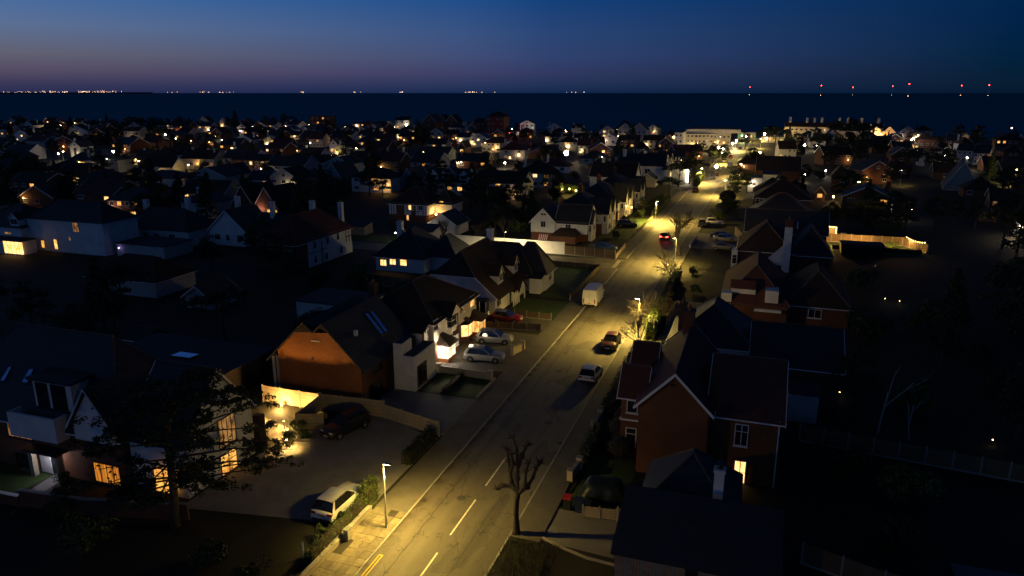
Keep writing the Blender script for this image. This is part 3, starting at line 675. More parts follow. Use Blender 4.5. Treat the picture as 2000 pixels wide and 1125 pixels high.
street_lamp(-12.6, 84.8, math.pi, 'grey street lamp rising out of the leafless bush on the right of the road', 4600)
street_lamp(-12.75, 124.6, math.pi, 'street lamp beside the trunk of the bare fan shaped tree opposite the side street', 4600)
street_lamp(-22.2, 167.8, 0, 'lit street lamp by the low white fence and lawn just past the red tail lights', 8500)
street_lamp(-9.2, 216.0, math.pi, 'street lamp beside the round dark clipped tree on the right pavement', 8500, far=True)
street_lamp(-18.9, 248.5, 0, 'street lamp at the end of the tall dark hedge past the white lit garage', 8500, far=True)
street_lamp(-6.6, 268, math.pi, 'street lamp where cars are parked both sides of the far road', 10000, far=True)
street_lamp(-16.4, 318, 0, 'fourth lamp beyond the white garage on the left kerb of the far road', 8500, far=True)
street_lamp(-4.5, 345, math.pi, 'far lamp on the right kerb below the bushy lit shrubs', 10000, far=True)
street_lamp(-13.6, 392, 0, 'far lamp glowing beside the pale flats near the end of the road', 13000, far=True)
street_lamp(-1.5, 420, math.pi, 'far bright lamp right of the road just before the seafront junction', 10000, far=True)
street_lamp(-10, 468, 0, 'small far lamp on the left corner of the seafront junction', 17000, far=True)
street_lamp(6, 512, math.pi, 'small far lamp on the right corner of the seafront junction', 17000, far=True)
street_lamp(-42.4, 120.45, R(90), 'thin street lamp standing in front of the long bright garden wall', 3200, color=(1, .77, .36))
for i, (x, y) in enumerate(((-31, 374), (-22, 384), (14, 506), (38, 502), (62, 497), (86, 492))): street_lamp(x, y, R(90), ['added far lamp before the bluish end wing of the white flats', 'added far lamp before the long front of the white flats', 'first added lamp in front of the tall chimneyed terrace', 'second added lamp in front of the tall chimneyed terrace', 'third added lamp in front of the tall chimneyed terrace', 'seafront lamp before the warm gables'][i], 4200 if y < 400 else 7500, far=True, color=(1, .66, .27))  # added lamps, put in to brighten the flats and terrace fronts
street_lamp(-12.6, 3.0, math.pi, 'assumed street lamp on the right footway, out of view towards the camera', 2600)  # assumed lamp, out of view, added to light the lodge and south-facing walls

# ------------------------------------------------------------------ cars
TYRE = mat('tyre_rubber', (.02, .02, .02), rough=.8); RIM = mat('alloy_rim', (.45, .45, .46), rough=.35, metal=.6)
CGLASS = mat('car_glass', (.01, .011, .014), (.012, .012, .015), rough=.05, spec=.7)
REARL = mat('tail_lens', (.35, .015, .012), rough=.25); HEADL = mat('head_lens', (.6, .6, .6), rough=.15); PLATEY = mat('yellow_plate', (.62, .45, .05), rough=.5); PLATEW = mat('white_plate', (.7, .7, .66), rough=.5)
BLACKP = mat('black_plastic', (.018, .018, .018), rough=.6)
def paint(name, c, rough=.3, metal=.0): return mat(name, c, tuple(v * .93 for v in c), rough=rough, spec=.55, metal=metal)
CARW = paint('white_car_paint', (.72, .71, .68)); CARS = paint('silver_car_paint', (.3, .3, .31), .32, .25); CARK = paint('black_car_paint', (.012, .012, .014)); CARR = paint('red_car_paint', (.2, .012, .01)); CARM = paint('maroon_car_paint', (.03, .007, .006)); CARB = paint('blue_car_paint', (.02, .04, .1)); CARG = paint('grey_car_paint', (.14, .14, .15)); CARC = paint('champagne_car_paint', (.42, .36, .27), .35, .2); VANW = paint('white_van_paint', (.74, .73, .7), .4)
STY = {  # (x, z belt/body top) profile of the lower body from tail to nose, cabin (base rear, top rear, top front, base front), belt z, roof z
    'suv': dict(L=4.5, W=1.84, prof=[(0, .62), (.04, .98), (.35, 1.02), (2.6, 1.0), (3.25, .99), (3.9, .93), (4.3, .84), (4.46, .7), (4.5, .55)], cab=(.12, .55, 2.25, 3.25), belt=1.0, roof=1.6),
    'hatch': dict(L=4.1, W=1.76, prof=[(0, .58), (.04, .9), (.3, .95), (2.4, .92), (2.95, .92), (3.6, .85), (3.95, .74), (4.07, .62), (4.1, .5)], cab=(.1, .6, 2.05, 3.0), belt=.92, roof=1.47),
    'saloon': dict(L=4.6, W=1.8, prof=[(0, .6), (.04, .92), (.75, .97), (2.6, .92), (3.2, .91), (4.0, .84), (4.4, .74), (4.56, .62), (4.6, .5)], cab=(.55, 1.2, 2.35, 3.25), belt=.93, roof=1.43),
    'van': dict(L=5.6, W=2.0, prof=[(0, .7), (.02, 1.3), (.3, 1.32), (4.3, 1.3), (4.75, 1.28), (5.2, 1.15), (5.5, .95), (5.58, .75), (5.6, .6)], cab=(.02, .1, 4.05, 4.85), belt=1.3, roof=2.35),
}
def car_meshes(sty, pm, roofm=None):
    k = ('car', sty, pm.name, roofm.name if roofm else '')
    if k in CACHE: return CACHE[k]
    S = STY[sty]; L_, W, pr = S['L'], S['W'], S['prof']; hw = W / 2; D = {}
    b = MB(); mi = b.mi(pm); ring = []
    zs = .22
    for x, z in pr:
        t = x / L_; tap = 1 - .16 * max(0, (t - .8) / .2) ** 2 - .08 * max(0, (.1 - t) / .1) ** 2; w = hw * tap
        lowz = zs + (.08 if t < .02 or t > .985 else 0); zz = max(z, lowz + .2)
        pts = [(0, lowz), (w * .9, lowz), (w * .985, lowz + .12), (w, lowz + (zz - lowz) * .55), (w * .985, lowz + (zz - lowz) * .8), (w * .93, zz - .015), (w * .8, zz + .015), (0, zz + .03)]
        full = pts + [(-a, c) for a, c in pts[-2:0:-1]]
        ring.append([len(b.v) + i for i in range(len(full))]); b.v += [(x - L_ / 2, a, c) for a, c in full]
    n = len(ring[0])
    for p, q in zip(ring, ring[1:]):
        for i in range(n): b.f.append((p[i], q[i], q[(i + 1) % n], p[(i + 1) % n])); b.m.append(mi)
    b.f.append(tuple(ring[0])); b.m.append(mi); b.f.append(tuple(ring[-1][::-1])); b.m.append(mi)
    D['body'] = b.mesh('body', True)
    x0, x1, x2, x3 = [v - L_ / 2 for v in S['cab']]; zb, zr = S['belt'] - .02, S['roof']; wb, wt = hw * .93, hw * (.74 if sty != 'van' else .86)
    gm = CGLASS
    b = MB(); A = [(x0, -wb, zb), (x3, -wb, zb), (x3, wb, zb), (x0, wb, zb)]; B = [(x1, -wt, zr), (x2, -wt, zr), (x2, wt, zr), (x1, wt, zr)]
    side = pm if sty == 'van' else gm
    b.poly([A[0], A[1], B[1], B[0]], side).poly([A[2], A[3], B[3], B[2]], side).poly([A[1], A[2], B[2], B[1]], gm).poly([A[3], A[0], B[0], B[3]], side)
    D['glass'] = b.mesh('cabin' if sty == 'van' else 'glass')
    b = MB(); rm = roofm or pm; N = 6; xs = [x1 - .06, x1 + .1, (x1 * 2 + x2) / 3, (x1 + x2 * 2) / 3, x2 - .12, x2 + .05]; g = []
    for i, x in enumerate(xs):
        row = []
        for j in range(7):
            u = -1 + j / 3; dz = .05 * (1 - u * u) + (.0 if 0 < i < 5 else -.035); row.append(len(b.v)); b.v.append((x, u * (wt + .02), zr + dz + (-.03 if abs(u) == 1 else 0)))
        g.append(row)
    for i in range(5):
        for j in range(6): b.f.append((g[i][j], g[i + 1][j], g[i + 1][j + 1], g[i][j + 1])); b.m.append(b.mi(rm))
    D['roof'] = b.mesh('roof_panel', True)
    b = MB()
    for sg in (-1, 1):                                              # pillars stand a little proud of the glass
        def lerp(p, q, t): return tuple(a + (c - a) * t for a, c in zip(p, q))
        a0, a1, c0, c1 = (A[0], A[1], B[0], B[1]) if sg < 0 else (A[3], A[2], B[3], B[2])
        for t0, w_ in ((0, .1 if sty != 'hatch' else .14), (.46, .025), (.96, .04)):
            p, q = lerp(a0, a1, t0), lerp(a0, a1, min(1, t0 + w_)); r_, s_ = lerp(c0, c1, t0), lerp(c0, c1, min(1, t0 + w_))
            off = sg * .012; b.poly([(v[0], v[1] + off, v[2]) for v in (p, q, s_, r_)], pm if t0 != .46 else BLACKP)
    if sty != 'van': D['pillars'] = b.mesh('pillars')
    r = .34 if sty in ('suv', 'van') else .31
    D['tyre'] = MB().tube([(0, -.11, 0), (0, -.09, 0), (0, .09, 0), (0, .11, 0)], [r * .9, r, r, r * .9], TYRE, 16).mesh('tyre'); D['r'] = r
    b = MB().tube([(0, -.118, 0), (0, -.113, 0)], r * .66, BLACKP, 14)
    for i in range(5):
        a = 2 * math.pi * i / 5; c, s = math.cos(a), math.sin(a); q = r * .64; b.poly([(c * .03 - s * .045, -.124, s * .03 + c * .045), (c * .03 + s * .045, -.124, s * .03 - c * .045), (c * q + s * .03, -.124, s * q - c * .03), (c * q - s * .03, -.124, s * q + c * .03)], RIM)
    D['rim'] = b.tube([(0, -.13, 0), (0, -.11, 0)], .05, RIM, 8).mesh('rim')
    D['arch'] = MB().tube([(0, -.02, 0), (0, .02, 0)], r * 1.17, BLACKP, 18).mesh('wheel_arch')
    CACHE[k] = D; return D
def car(x, y, deg, sty, pm, label, name='parked_car', cat='car', roofm=None, lit=False, group='cars parked along the street and in drives', L=None, detail=True):
    D = car_meshes(sty, pm, roofm); S = STY[sty]; e = empty(name, (x, y, .03), R(deg), label, cat, group); hl, hw, r = S['L'] / 2, S['W'] / 2, D['r']
    if L: e.scale = (L / S['L'],) * 3
    place(D['body'], 'body', e); place(D['glass'], 'cargo_body' if sty == 'van' else 'glass', e); place(D['roof'], 'roof_panel', e)
    if 'pillars' in D: place(D['pillars'], 'pillars', e)
    for sx_ in (-hl + .82, hl - .84):
        for sg in (-1, 1):
            w = place(D['tyre'], 'wheel', e, (sx_, sg * (hw - .1), r)); w.rotation_euler.z = 0 if sg < 0 else math.pi
            place(D['rim'], 'rim', w)
            place(D['arch'], 'wheel_arch', e, (sx_, sg * (hw - .012), r + .03))
    zt = S['prof'][2][1]
    for key, m in (('head', HEADL), ('tail', TAILL if lit else REARL)):
        kk = ('lamp', sty, key, m.name)
        if kk not in CACHE:
            CACHE[kk] = MB().box(-.1, -.17, -.07, .1, .17, .07, m).mesh('headlight') if key == 'head' else (MB().box(-.06, -.2, -.09, .1, .2, .08, m).mesh('tail_light') if sty != 'van' else MB().box(-.03, -.06, -.3, .1, .06, .25, m).mesh('tail_light'))
    for sg in (-1, 1):
        hz = S['prof'][-3][1] - .08
        place(CACHE['lamp', sty, 'head', 'head_lens'], 'headlight', e, (hl - .17, sg * (hw * .62), hz)); 
        o = place(CACHE['lamp', sty, 'tail', 'lit_tail_light' if lit else 'tail_lens'], 'tail_light', e, (-hl + (.045 if sty != 'van' else -.02), sg * (hw * .72), zt - .16 if sty != 'van' else .95))
    if detail:
        for sg in (-1, 1):
            if ('mir', pm.name) not in CACHE: CACHE['mir', pm.name] = MB().box(-.07, -.1, -.07, .07, .1, .07, pm).mesh('wing_mirror')
            place(CACHE['mir', pm.name], 'wing_mirror', e, (S['cab'][3] - hl - .35, sg * (hw + .06), S['belt'] + .02))
        if 'plates' not in CACHE: CACHE['plates'] = [MB().box(-.012, -.26, -.055, .012, .26, .055, m).mesh('number_plate') for m in (PLATEY, PLATEW)]; CACHE['bump'] = MB().box(-.03, -.75, -.1, .03, .75, .1, BLACKP).mesh('bumper_trim')
        place(CACHE['plates'][0], 'number_plate', e, (-hl - .012, 0, .72 if sty != 'van' else .6)); place(CACHE['plates'][1], 'number_plate', e, (hl + .012, 0, .46))
        place(CACHE['bump'], 'bumper_trim', e, (-hl + .01, 0, .36)); place(CACHE['bump'], 'bumper_trim', e, (hl - .015, 0, .36)).scale = (1, .75, .7)
    if sty == 'van':
        if 'vanw' not in CACHE: CACHE['vanw'] = MB().poly([(-.45, 0, 0), (.42, 0, 0), (.1, 0, .62), (-.42, 0, .62)], CGLASS).mesh('cab_window'); CACHE['vand'] = MB().box(-.012, -.008, .45, .012, .008, 2.1, BLACKP).mesh('rear_door_gap')
        for sg in (-1, 1):
            o = place(CACHE['vanw'], 'cab_window', e, (hl - 1.42, sg * (hw * .915), S['belt'] + .1)); o.rotation_euler.x = sg * R(3)
        place(CACHE['vand'], 'rear_door_gap', e, (-hl - .015, 0, 0))
    return e
car(-26.75, 40.1, 88, 'suv', CARW, 'white SUV parked beside the hedge and low footway wall, near the first lamp', L=4.55)
car(-32.9, 51.0, -108, 'suv', CARK, 'black car in shadow against the wooden fence of the big forecourt')
car(-27.6, 71.5, 8, 'suv', CARS, 'nearer silver SUV on the drive below the brightly lit porch')
car(-28.6, 77.6, 9, 'suv', CARS, 'further silver SUV on the drive under the lit bay window', L=4.4)
car(-30.0, 86.0, 6, 'hatch', CARR, 'red hatchback with a pale roof beside the white half hipped house', roofm=CARS)
car(-21.2, 98.4, 91, 'van', VANW, 'white panel van parked half on the left pavement', name='parked_van', cat='van', L=6.0)
car(-15.1, 80.6, -91, 'hatch', CARM, 'dark red car parked under the leafless bush, facing the camera')
car(-15.15, 70.3, 89, 'hatch', CARW, 'white hatchback parked on the right kerb, its rear towards us', L=4.2)
car(-26.8, 133.6, 4, 'suv', CARB, 'dark blue car behind the closeboard fence at the side street corner')
car(-27.4, 160.5, 8, 'suv', CARK, 'black car on the drive by the lit front doors of the gabled row')
car(-17.6, 149, 90, 'hatch', CARK, 'car driving away with glowing red brake lights', name='moving_car', lit=True, group='cars on the move')
car(-11.6, 166.5, -88, 'hatch', CARK, 'dark car parked at the right kerb behind the bare fan shaped tree')
car(-5.9, 150.4, 2, 'saloon', CARC, 'pale gold car on the lit drive on the right')
car(-6.6, 153.4, 2, 'saloon', CARK, 'black car on the far side of the pale gold car')
car(-5.6, 141.9, 2, 'saloon', CARG, 'grey car low in the dark nearest part of the right hand drive')
car(-9.2, 169.8, 4, 'hatch', CARW, 'white car at the gate beyond the lit drive on the right')
for x, y, a, st, p, lb in [(-18.3, 226, 92, 'hatch', CARK, 'black hatchback on the left kerb before the white lit garage'), (-15.9, 262, 90, 'suv', CARG, 'grey car on the left kerb under the round white street light'),
        (-15.2, 272, 90, 'hatch', CARK, 'black car just beyond the grey car on the left kerb far down the road'), (-8.9, 262, -90, 'hatch', CARW, 'white car on the right kerb by the pale verge far down the road'),
        (-7.9, 274, -90, 'suv', CARK, 'tall black car behind the white car on the right kerb'), (-12.1, 308, 90, 'van', VANW, 'pale far van in the road past the lamps'),
        (-15.5, 330, 90, 'hatch', CARW, 'far white car on the left kerb by the trees'), (-4.6, 345, -90, 'hatch', CARS, 'far silver car on the right kerb'),
        (-13.8, 352, 90, 'hatch', CARR, 'far red car on the left kerb'), (-3.4, 392, -90, 'saloon', CARW, 'far white car near the seafront end, right kerb'), (-11.6, 408, 90, 'hatch', CARG, 'far grey car by the flats, left kerb'), (-9.5, 446, 90, 'hatch', CARW, 'farthest white car before the seafront junction')]:
    car(x, y, a, st, p, lb, detail=False)
car(-139.2, 127.0, -12, 'suv', CARW, 'pale estate car in front of the leaded window house on the left', L=4.8)


# ------------------------------------------------------------------ fences, walls and small things
FENCE = mat('fence_board', (.17, .12, .07), (.11, .075, .045), kind='boards', bump=.6, nscale=1)
PALEF = mat('pale_fence_board', (.36, .3, .2), (.27, .22, .15), kind='boards', bump=.5, nscale=1)
CONC = mat('concrete_post', (.3, .28, .25), (.22, .2, .18), bump=.2)
STONEW = mat('pale_walling', (.42, .36, .26), (.34, .29, .2), nscale=1.2, bump=.3)
def run(p, q, step):
    p, q = Vector((*p, 0)), Vector((*q, 0)); L_ = (q - p).length; n = max(1, round(L_ / step)); return p, (q - p) / n, n, math.atan2((q - p).y, (q - p).x)
def fence(name, pts, h, label, m=FENCE, post=CONC, step=1.83, boards=0, ph=.1, gravel=True, heights=None, cat='fence'):
    """panels between posts; boards > 0 gives every panel that many horizontal planks of its own"""
    e = empty(name, (*pts[0], 0), 0, label, cat); o = Vector((*pts[0], 0)); tot = 0
    for a, c in zip(pts, pts[1:]):
        p, d, n, ang = run(a, c, step); w = d.length
        for i in range(n + 1):
            if i == n and c is not pts[-1]: continue
            k = ('post', round(h + ph, 2), post.name)
            if k not in CACHE: CACHE[k] = MB().box(-.06, -.06, 0, .06, .06, h + ph, post).mesh('post')
            place(CACHE[k], 'post', e, p + d * i - o, ang)
        for i in range(n):
            k = ('panel', round(w, 2), round(h, 2), m.name, boards)
            if k not in CACHE:
                if boards:
                    CACHE[k] = MB().box(.06, -.012, .1, w - .06, .012, h, TIMBER).mesh('panel')
                    CACHE[k + ('b',)] = MB().box(.06, -.03, .01, w - .06, .03, (h - .1) / boards - .015, m).mesh('plank')
                else:
                    b = MB(); nb = 12; bw = (w - .12) / nb
                    for j in range(nb): b.box(.06 + j * bw, -.012 - .012 * (j % 2), .15 if gravel else .02, .06 + (j + .96) * bw, .012, h, m)
                    b.box(.06, .012, h * .3, w - .06, .05, h * .3 + .08, m).box(.06, .012, h * .8, w - .06, .05, h * .8 + .08, m)
                    CACHE[k] = b.mesh('panel'); 
                if gravel: CACHE[k + ('g',)] = MB().box(.06, -.025, 0, w - .06, .025, .15, CONC).mesh('gravel_board')
            pn = place(CACHE[k], 'panel', e, p + d * i - o, ang)
            if boards:
                for j in range(boards): place(CACHE[k + ('b',)], 'plank', pn, (0, rnd.uniform(-.006, .006), .1 + (h - .1) / boards * j))
            elif gravel: place(CACHE[k + ('g',)], 'gravel_board', e, p + d * i - o, ang)
    return e
def wall(name, pts, h, th, m, label, cope=None, piers=0, cat='wall'):
    e = empty(name, (*pts[0], 0), 0, label, cat); o = Vector((*pts[0], 0))
    for a, c in zip(pts, pts[1:]):
        p, d, n, ang = run(a, c, 1e9); L_ = d.length
        MB().box(0, -th / 2, 0, L_, th / 2, h, m).build('wall_run', e, p - o, rz=ang)
        if cope: MB().box(-.02, -th / 2 - .04, h, L_ + .02, th / 2 + .04, h + .06, cope).build('coping', e, p - o, rz=ang)
    if piers:
        for a in (pts[0], pts[-1]): MB().box(-.22, -.22, 0, .22, .22, h + .22, m).box(-.27, -.27, h + .22, .27, .27, h + .29, cope or CONC).build('pier', e, Vector((*a, 0)) - o)
    return e
fence('garden_fence', [(-43.9, 54.1), (-37.6, 54.0)], 1.75, 'plank fence blazing in the garden lights below the orange brick gable', PALEF, CONC, 2.0, 5)
fence('garden_fence', [(-37.45, 53.9), (-37.2, 49.9), (-34.9, 50.6)], 1.6, 'stepped plank fence between the garden lights and the black car', PALEF, CONC, 2.3, 5)
fence('garden_fence', [(-37.4, 54.1), (-31.0, 54.6)], 1.75, 'dim plank fence behind the black car', PALEF, CONC, 2.1, 5)
fence('boundary_fence', [(-30.9, 54.5), (-24.7, 52.8)], 1.45, 'plain board fence running from the black car out to the footway', PALEF, CONC, 2.1, 4)
fence('closeboard_fence', [(-33.2, 127.85), (-23.6, 126.75)], 1.75, 'closeboard fence with pale posts carrying on from the long bright wall', FENCE, CONC, 1.95)
fence('closeboard_fence', [(-23.5, 127.0), (-23.7, 137.4)], .95, 'low slatted fence beside the dark blue car at the corner', PALEF, CONC, 1.9, gravel=False)
fence('garden_fence', [(-9.9, 90.4), (-9.4, 96.6), (-5.4, 96.9)], 1.8, 'pale vertical board fence with a corner, next to the gravel yard right of the road', PALEF, PALEF, 1.9)
fence('garden_fence', [(12.6, 156.7), (27.3, 156.9)], 1.7, 'long panelled fence behind the bright lawn of the right hand garden', FENCE, CONC, 1.85)
fence('garden_fence', [(27.5, 156.8), (30.6, 150.6)], 1.7, 'short fence hung with fairy lights at the right end of the bright lawn', FENCE, CONC, 1.9)
fence('picket_fence', [(-24.0, 152), (-23.4, 172)], .85, 'low pale fence along the lit lawn past the brake lights', PALEF, PALEF, 1.9, gravel=False)
fence('garden_fence', [(-24.6, 98.3), (-24.6, 118)], .9, 'low rail fence between the green lawn and the footway by the van', FENCE, CONC, 2.0, gravel=False)
fence('garden_fence', [(-24.6, 118.3), (-42, 118.9)], .9, 'low dark fence between the green lawn and the side street', FENCE, CONC, 2.2, gravel=False)
fence('garden_fence', [(-31.4, 88.3), (-24.6, 88.3)], .9, 'fence between the red hatchback drive and the dark front lawn', FENCE, CONC, 1.9)
fence('boundary_fence', [(-31.8, 82.4), (-24.6, 83.6)], .95, 'reddish board fence behind the further silver SUV', FENCE, CONC, 1.9)
fence('garden_fence', [(-4.2, 159.2), (-2.3, 150.2)], 1.6, 'orange lit panel fence at the end of the right hand drive', PALEF, CONC, 1.8)
fence('boundary_fence', [(-9.9, 44.6), (-7.6, 44.9)], .95, 'short plank fence behind the wheelie bins', PALEF, CONC, 1.2, 4)
fence('boundary_fence', [(-7.5, 44.9), (-6.3, 44.9)], 1.1, 'pale upright boards closing the gap beside the dark roofed lodge', PALEF, PALEF, 1.2)
wall('garden_wall', [(-56, 128.1), (-33.3, 128.1)], 2.25, .25, WHITE, 'long white rendered wall brightly lit along the side street', UPVC)
wall('garden_wall', [(-31.0, 66.6), (-25.0, 66.4)], .75, .22, STONEW, 'low wall between the front lawn and the drive of silver SUVs', CONC, 1)
wall('garden_wall', [(-24.55, 66.6), (-24.55, 61.4)], .25, .2, STONEW, 'very low kerb wall along the front lawn')
wall('garden_wall', [(-25.2, 74.2), (-24.6, 76.2)], .9, .22, STONEW, 'stub of yellow lit wall beside the gap to the silver SUVs', CONC, 1)
wall('garden_wall', [(-24.62, 20), (-24.58, 40.6)], .35, .26, STONEW, 'low pale footway wall below the hedge of the white SUV', CONC)
wall('garden_wall', [(-48.9, 33.0), (-43.3, 33.6), (-36.0, 35.4)], 1.25, .22, BRICKD, 'brown garden wall in front of the big gabled house on the left', CONC)
wall('garden_wall', [(-62, 32.4), (-49.0, 32.9)], .8, .22, BRICKD, 'dark brick wall along the small left lawn', UPVC)
wall('garden_wall', [(-12.0, 49.2), (-11.8, 51.4)], .7, .25, STONEW, 'low lit wall between two stumpy gate piers by the tarpaulin', CONC, 1)
wall('garden_wall', [(-12.1, 57.9), (-12.1, 60.5)], .8, .25, STONEW, 'short pier wall beside the clipped hedge on the right', CONC, 1)
wall('edging', [(-11.9, 41.3), (-10.2, 40.6), (-8.6, 40.1), (-6.4, 39.9)], .12, .16, CONC, 'whitewashed edging stones along the near grass on the right', cat='edging')
wall('garden_wall', [(-11.8, 141.2), (-11.5, 150.5)], .8, .3, WHITE, 'white wall at the mouth of the lit right hand drive', CONC)
# white board fence drawn dimly in the far dark gardens
fence('garden_fence', [(-60, 98), (-44, 95)], 1.6, 'dark fence across the gardens behind the slate roofed brick house', FENCE, CONC, 2.0)
fence('garden_fence', [(5, 62), (22, 60)], 1.5, 'dark fence in the black gardens right of the red brick house', FENCE, CONC, 2.0)
fence('garden_fence', [(4.5, 44), (9, 42.5), (18, 41)], 1.5, 'dim fence right of the lodge at the lower right', FENCE, CONC, 2.0)

def bulb(x, y, z, r, m, label, name='garden_light', cat='light', power=0, color=(1, .6, .22), group=None, post=True):
    e = empty(name, (x, y, 0 if post else z), 0, label, cat, group); zz = z if post else 0
    if post: MB().tube([(0, 0, 0), (0, 0, zz)], .025, DARKF, 6).build('stake', e)
    MB().ball((0, 0, zz), r, m, 8).build('bulb', e)
    if power: light('bulb_light', (0, 0, zz + r * 1.4), power, color, e, max(.08, r))
    return e
AM = (1, .56, .15)
def garden_spot(x, y, label, power=160):
    e = empty('garden_spotlight', (x, y, 0), 0, label, 'garden light', 'spotlights in the paved garden')
    low = y > 52; zz = .3 if low else .85
    MB().tube([(0, 0, 0), (0, 0, zz)], .04, DARKF, 8).build('stake', e); MB().tube([(0, 0, zz + .06), (0, 0, zz + .14)], [.14, .08], GREYP, 8).build('hood', e); MB().ball((0, 0, zz), .085, BULBO, 8, (1, 1, .7)).build('bulb', e)
    if low: light('spot_light', (0, -.4, .4), power * 2.6, AM, e, .06)
    else: light('spot_light', (0, 0, zz - .1), power * 7, AM, e, .06, 'SPOT', 150, .4)
    return e
garden_spot(-41.3, 53.4, 'garden spotlight at the foot of the blazing plank fence', 420)
garden_spot(-38.4, 53.2, 'garden spotlight nearest the corner of the blazing fence', 240)
garden_spot(-38.3, 49.6, 'bright garden spotlight at the bend of the pale path', 330)
garden_spot(-40.9, 50.0, 'garden spotlight over the small planted bed by the house', 170)
garden_spot(-40.0, 47.2, 'garden spotlight low beside the wall of the house', 150)
garden_spot(-35.9, 46.6, 'garden spotlight under the pine branch at the forecourt edge', 200)
garden_spot(-37.0, 48.3, 'garden spotlight hidden among the small shrubs', 90)
# service cabinet, stump posts, bins, tarpaulin
e = empty('utility_cabinet', (-24.2, 36.9, 0), R(88), 'small grey utility cabinet against the low footway wall', 'cabinet')
MB().box(-.22, -.16, 0, .22, .16, .85, GREYP).build('cabinet_body', e); MB().box(-.25, -.19, .85, .25, .19, .91, GREYP).build('lid', e); MB().box(-.19, -.175, .08, .19, -.16, .8, CONC).build('door', e)
e = empty('marker_post', (-25.9, 34.3, 0), 0, 'thin pale marker post in the dark garden at bottom left', 'post'); MB().tube([(0, 0, 0), (.03, 0, 1.1)], .05, UPVC, 7).build('shaft', e); MB().ball((.03, 0, 1.12), .06, UPVC, 6).build('cap', e)
BINK = mat('bin_black', (.02, .02, .022), rough=.5); BINR = mat('bin_red', (.42, .03, .02), rough=.5); BINB = mat('bin_blue', (.02, .03, .07), rough=.5)
def bin_(x, y, rz, lid, label, body=BINK):
    e = empty('wheelie_bin', (x, y, 0), rz, label, 'wheelie bin', 'wheelie bins by the short plank fence')
    b = MB(); w0, w1 = .22, .29; B_ = [(-w0, -w0, .06), (w0, -w0, .06), (w0, w0, .06), (-w0, w0, .06)]; T_ = [(-w1, -w1, .98), (w1, -w1, .98), (w1, w1, .98), (-w1, w1, .98)]
    for i in range(4): b.poly([B_[i], B_[(i + 1) % 4], T_[(i + 1) % 4], T_[i]], body)
    b.poly(B_[::-1], body); b.build('bin_body', e); MB().slab([(-.32, -.34, 1.02), (.32, -.34, 1.02), (.32, .3, 1.08), (-.32, .3, 1.08)], .07, lid).build('lid', e)
    MB().tube([(-.3, .34, .98), (.3, .34, .98)], .025, body, 6).build('handle', e)
    for s_ in (-1, 1): MB().tube([(s_ * .24, .2, .1), (s_ * .3, .2, .1)], .1, TYRE, 10).build('wheel', e)
bin_(-11.2, 45.3, 0, BINR, 'wheelie bin with a bright red lid'); bin_(-10.35, 45.2, .1, BINB, 'middle wheelie bin with a dark blue lid', BINB); bin_(-9.7, 45.0, -.05, BINK, 'all black wheelie bin, right of the blue lidded one')
TARP = mat('green_tarpaulin', (.014, .02, .02), (.009, .014, .015), rough=.4, bump=.9, bscale=5)
b = MB(); r_ = random.Random(3); G = []
for i in range(13):
    row = []
    for j in range(15):
        u, v = i / 12, j / 14; prof = min(1, 5 * min(u, 1 - u)) * min(1, 5 * min(v, 1 - v)); hz = prof * (1.25 + .25 * math.sin(u * 3 + 1) + .12 * r_.random()) if 0 < i < 12 and 0 < j < 14 else 0
        row.append(len(b.v)); b.v.append((-1.0 + 2.0 * u + (.06 * math.sin(v * 22) if prof < 1 else 0), -1.9 + 3.8 * v + (.06 * math.sin(u * 25) if prof < 1 else 0), hz))
    G.append(row)
for i in range(12):
    for j in range(14): b.f.append((G[i][j], G[i + 1][j], G[i + 1][j + 1], G[i][j + 1])); b.m.append(b.mi(TARP))
e = empty('covered_trailer', (-9.0, 47.5, 0), R(-80), 'trailer under a creased dark green tarpaulin behind the bins', 'trailer'); b.build('tarpaulin', e, smooth=True)
MB().tube([(-.95, -.9, .12), (.95, -.9, .12)], .05, BINK, 6).build('rope', e)
# pollarded street tree
e = empty('pollarded_tree', (-13.72, 41.15, 0), 0, 'pollarded street tree with knobbly bare stubs at the right kerb', 'tree')
b = MB(); b.tube([(0, 0, -.1), (.02, 0, .5), (-.05, .03, 1.6), (.03, 0, 2.7), (.12, .02, 3.3)], [.3, .24, .2, .19, .21], BARK, 10); b.build('trunk', e, smooth=True)
b = MB(); r_ = random.Random(11)
for pts in ([(.1, 0, 3.1), (-.2, .1, 3.45), (-.9, .1, 3.5), (-1.35, .05, 3.2)], [(.05, 0, 3.2), (-.35, .1, 3.9), (-.45, .1, 4.7), (-.6, .15, 5.4), (-.7, .2, 6.1)], [(.12, 0, 3.2), (.05, .1, 4.2), (.1, .1, 5.3), (.0, .1, 6.3), (-.25, .1, 7.1)],
            [(.2, 0, 3.2), (.65, -.1, 3.9), (.7, -.1, 4.9), (.9, -.1, 5.6)], [(.2, 0, 3.2), (.75, .1, 3.7), (1.15, .1, 4.5), (1.35, .1, 5.2), (1.65, .1, 5.6)], [(.1, .1, 5.0), (.35, .1, 5.9), (.6, .1, 6.5), (.85, .1, 6.8)], [(-.45, .1, 4.6), (-.15, -.1, 5.3), (-.3, -.1, 6.0)]):
    n = len(pts); rad = [.15 - .075 * i / (n - 1) for i in range(n)]; b.tube(pts, rad, BARK, 7)
    for i in range(1, n): b.ball(pts[i], rad[i] * r_.uniform(1.3, 2.0), BARK, 7, (1, 1, r_.uniform(.8, 1.3)))
    for i in range(44):
        a = Vector(pts[-1] if i < 24 else pts[r_.randrange(1, n)]); d = Vector((r_.gauss(0, .5), r_.gauss(0, .5), r_.uniform(-.1, .8))); b.tube([a, a + d * .22, a + d * .45 + Vector((0, 0, .06))], [.03, .02, .008], TWIG, 4)
b.build('branches', e)
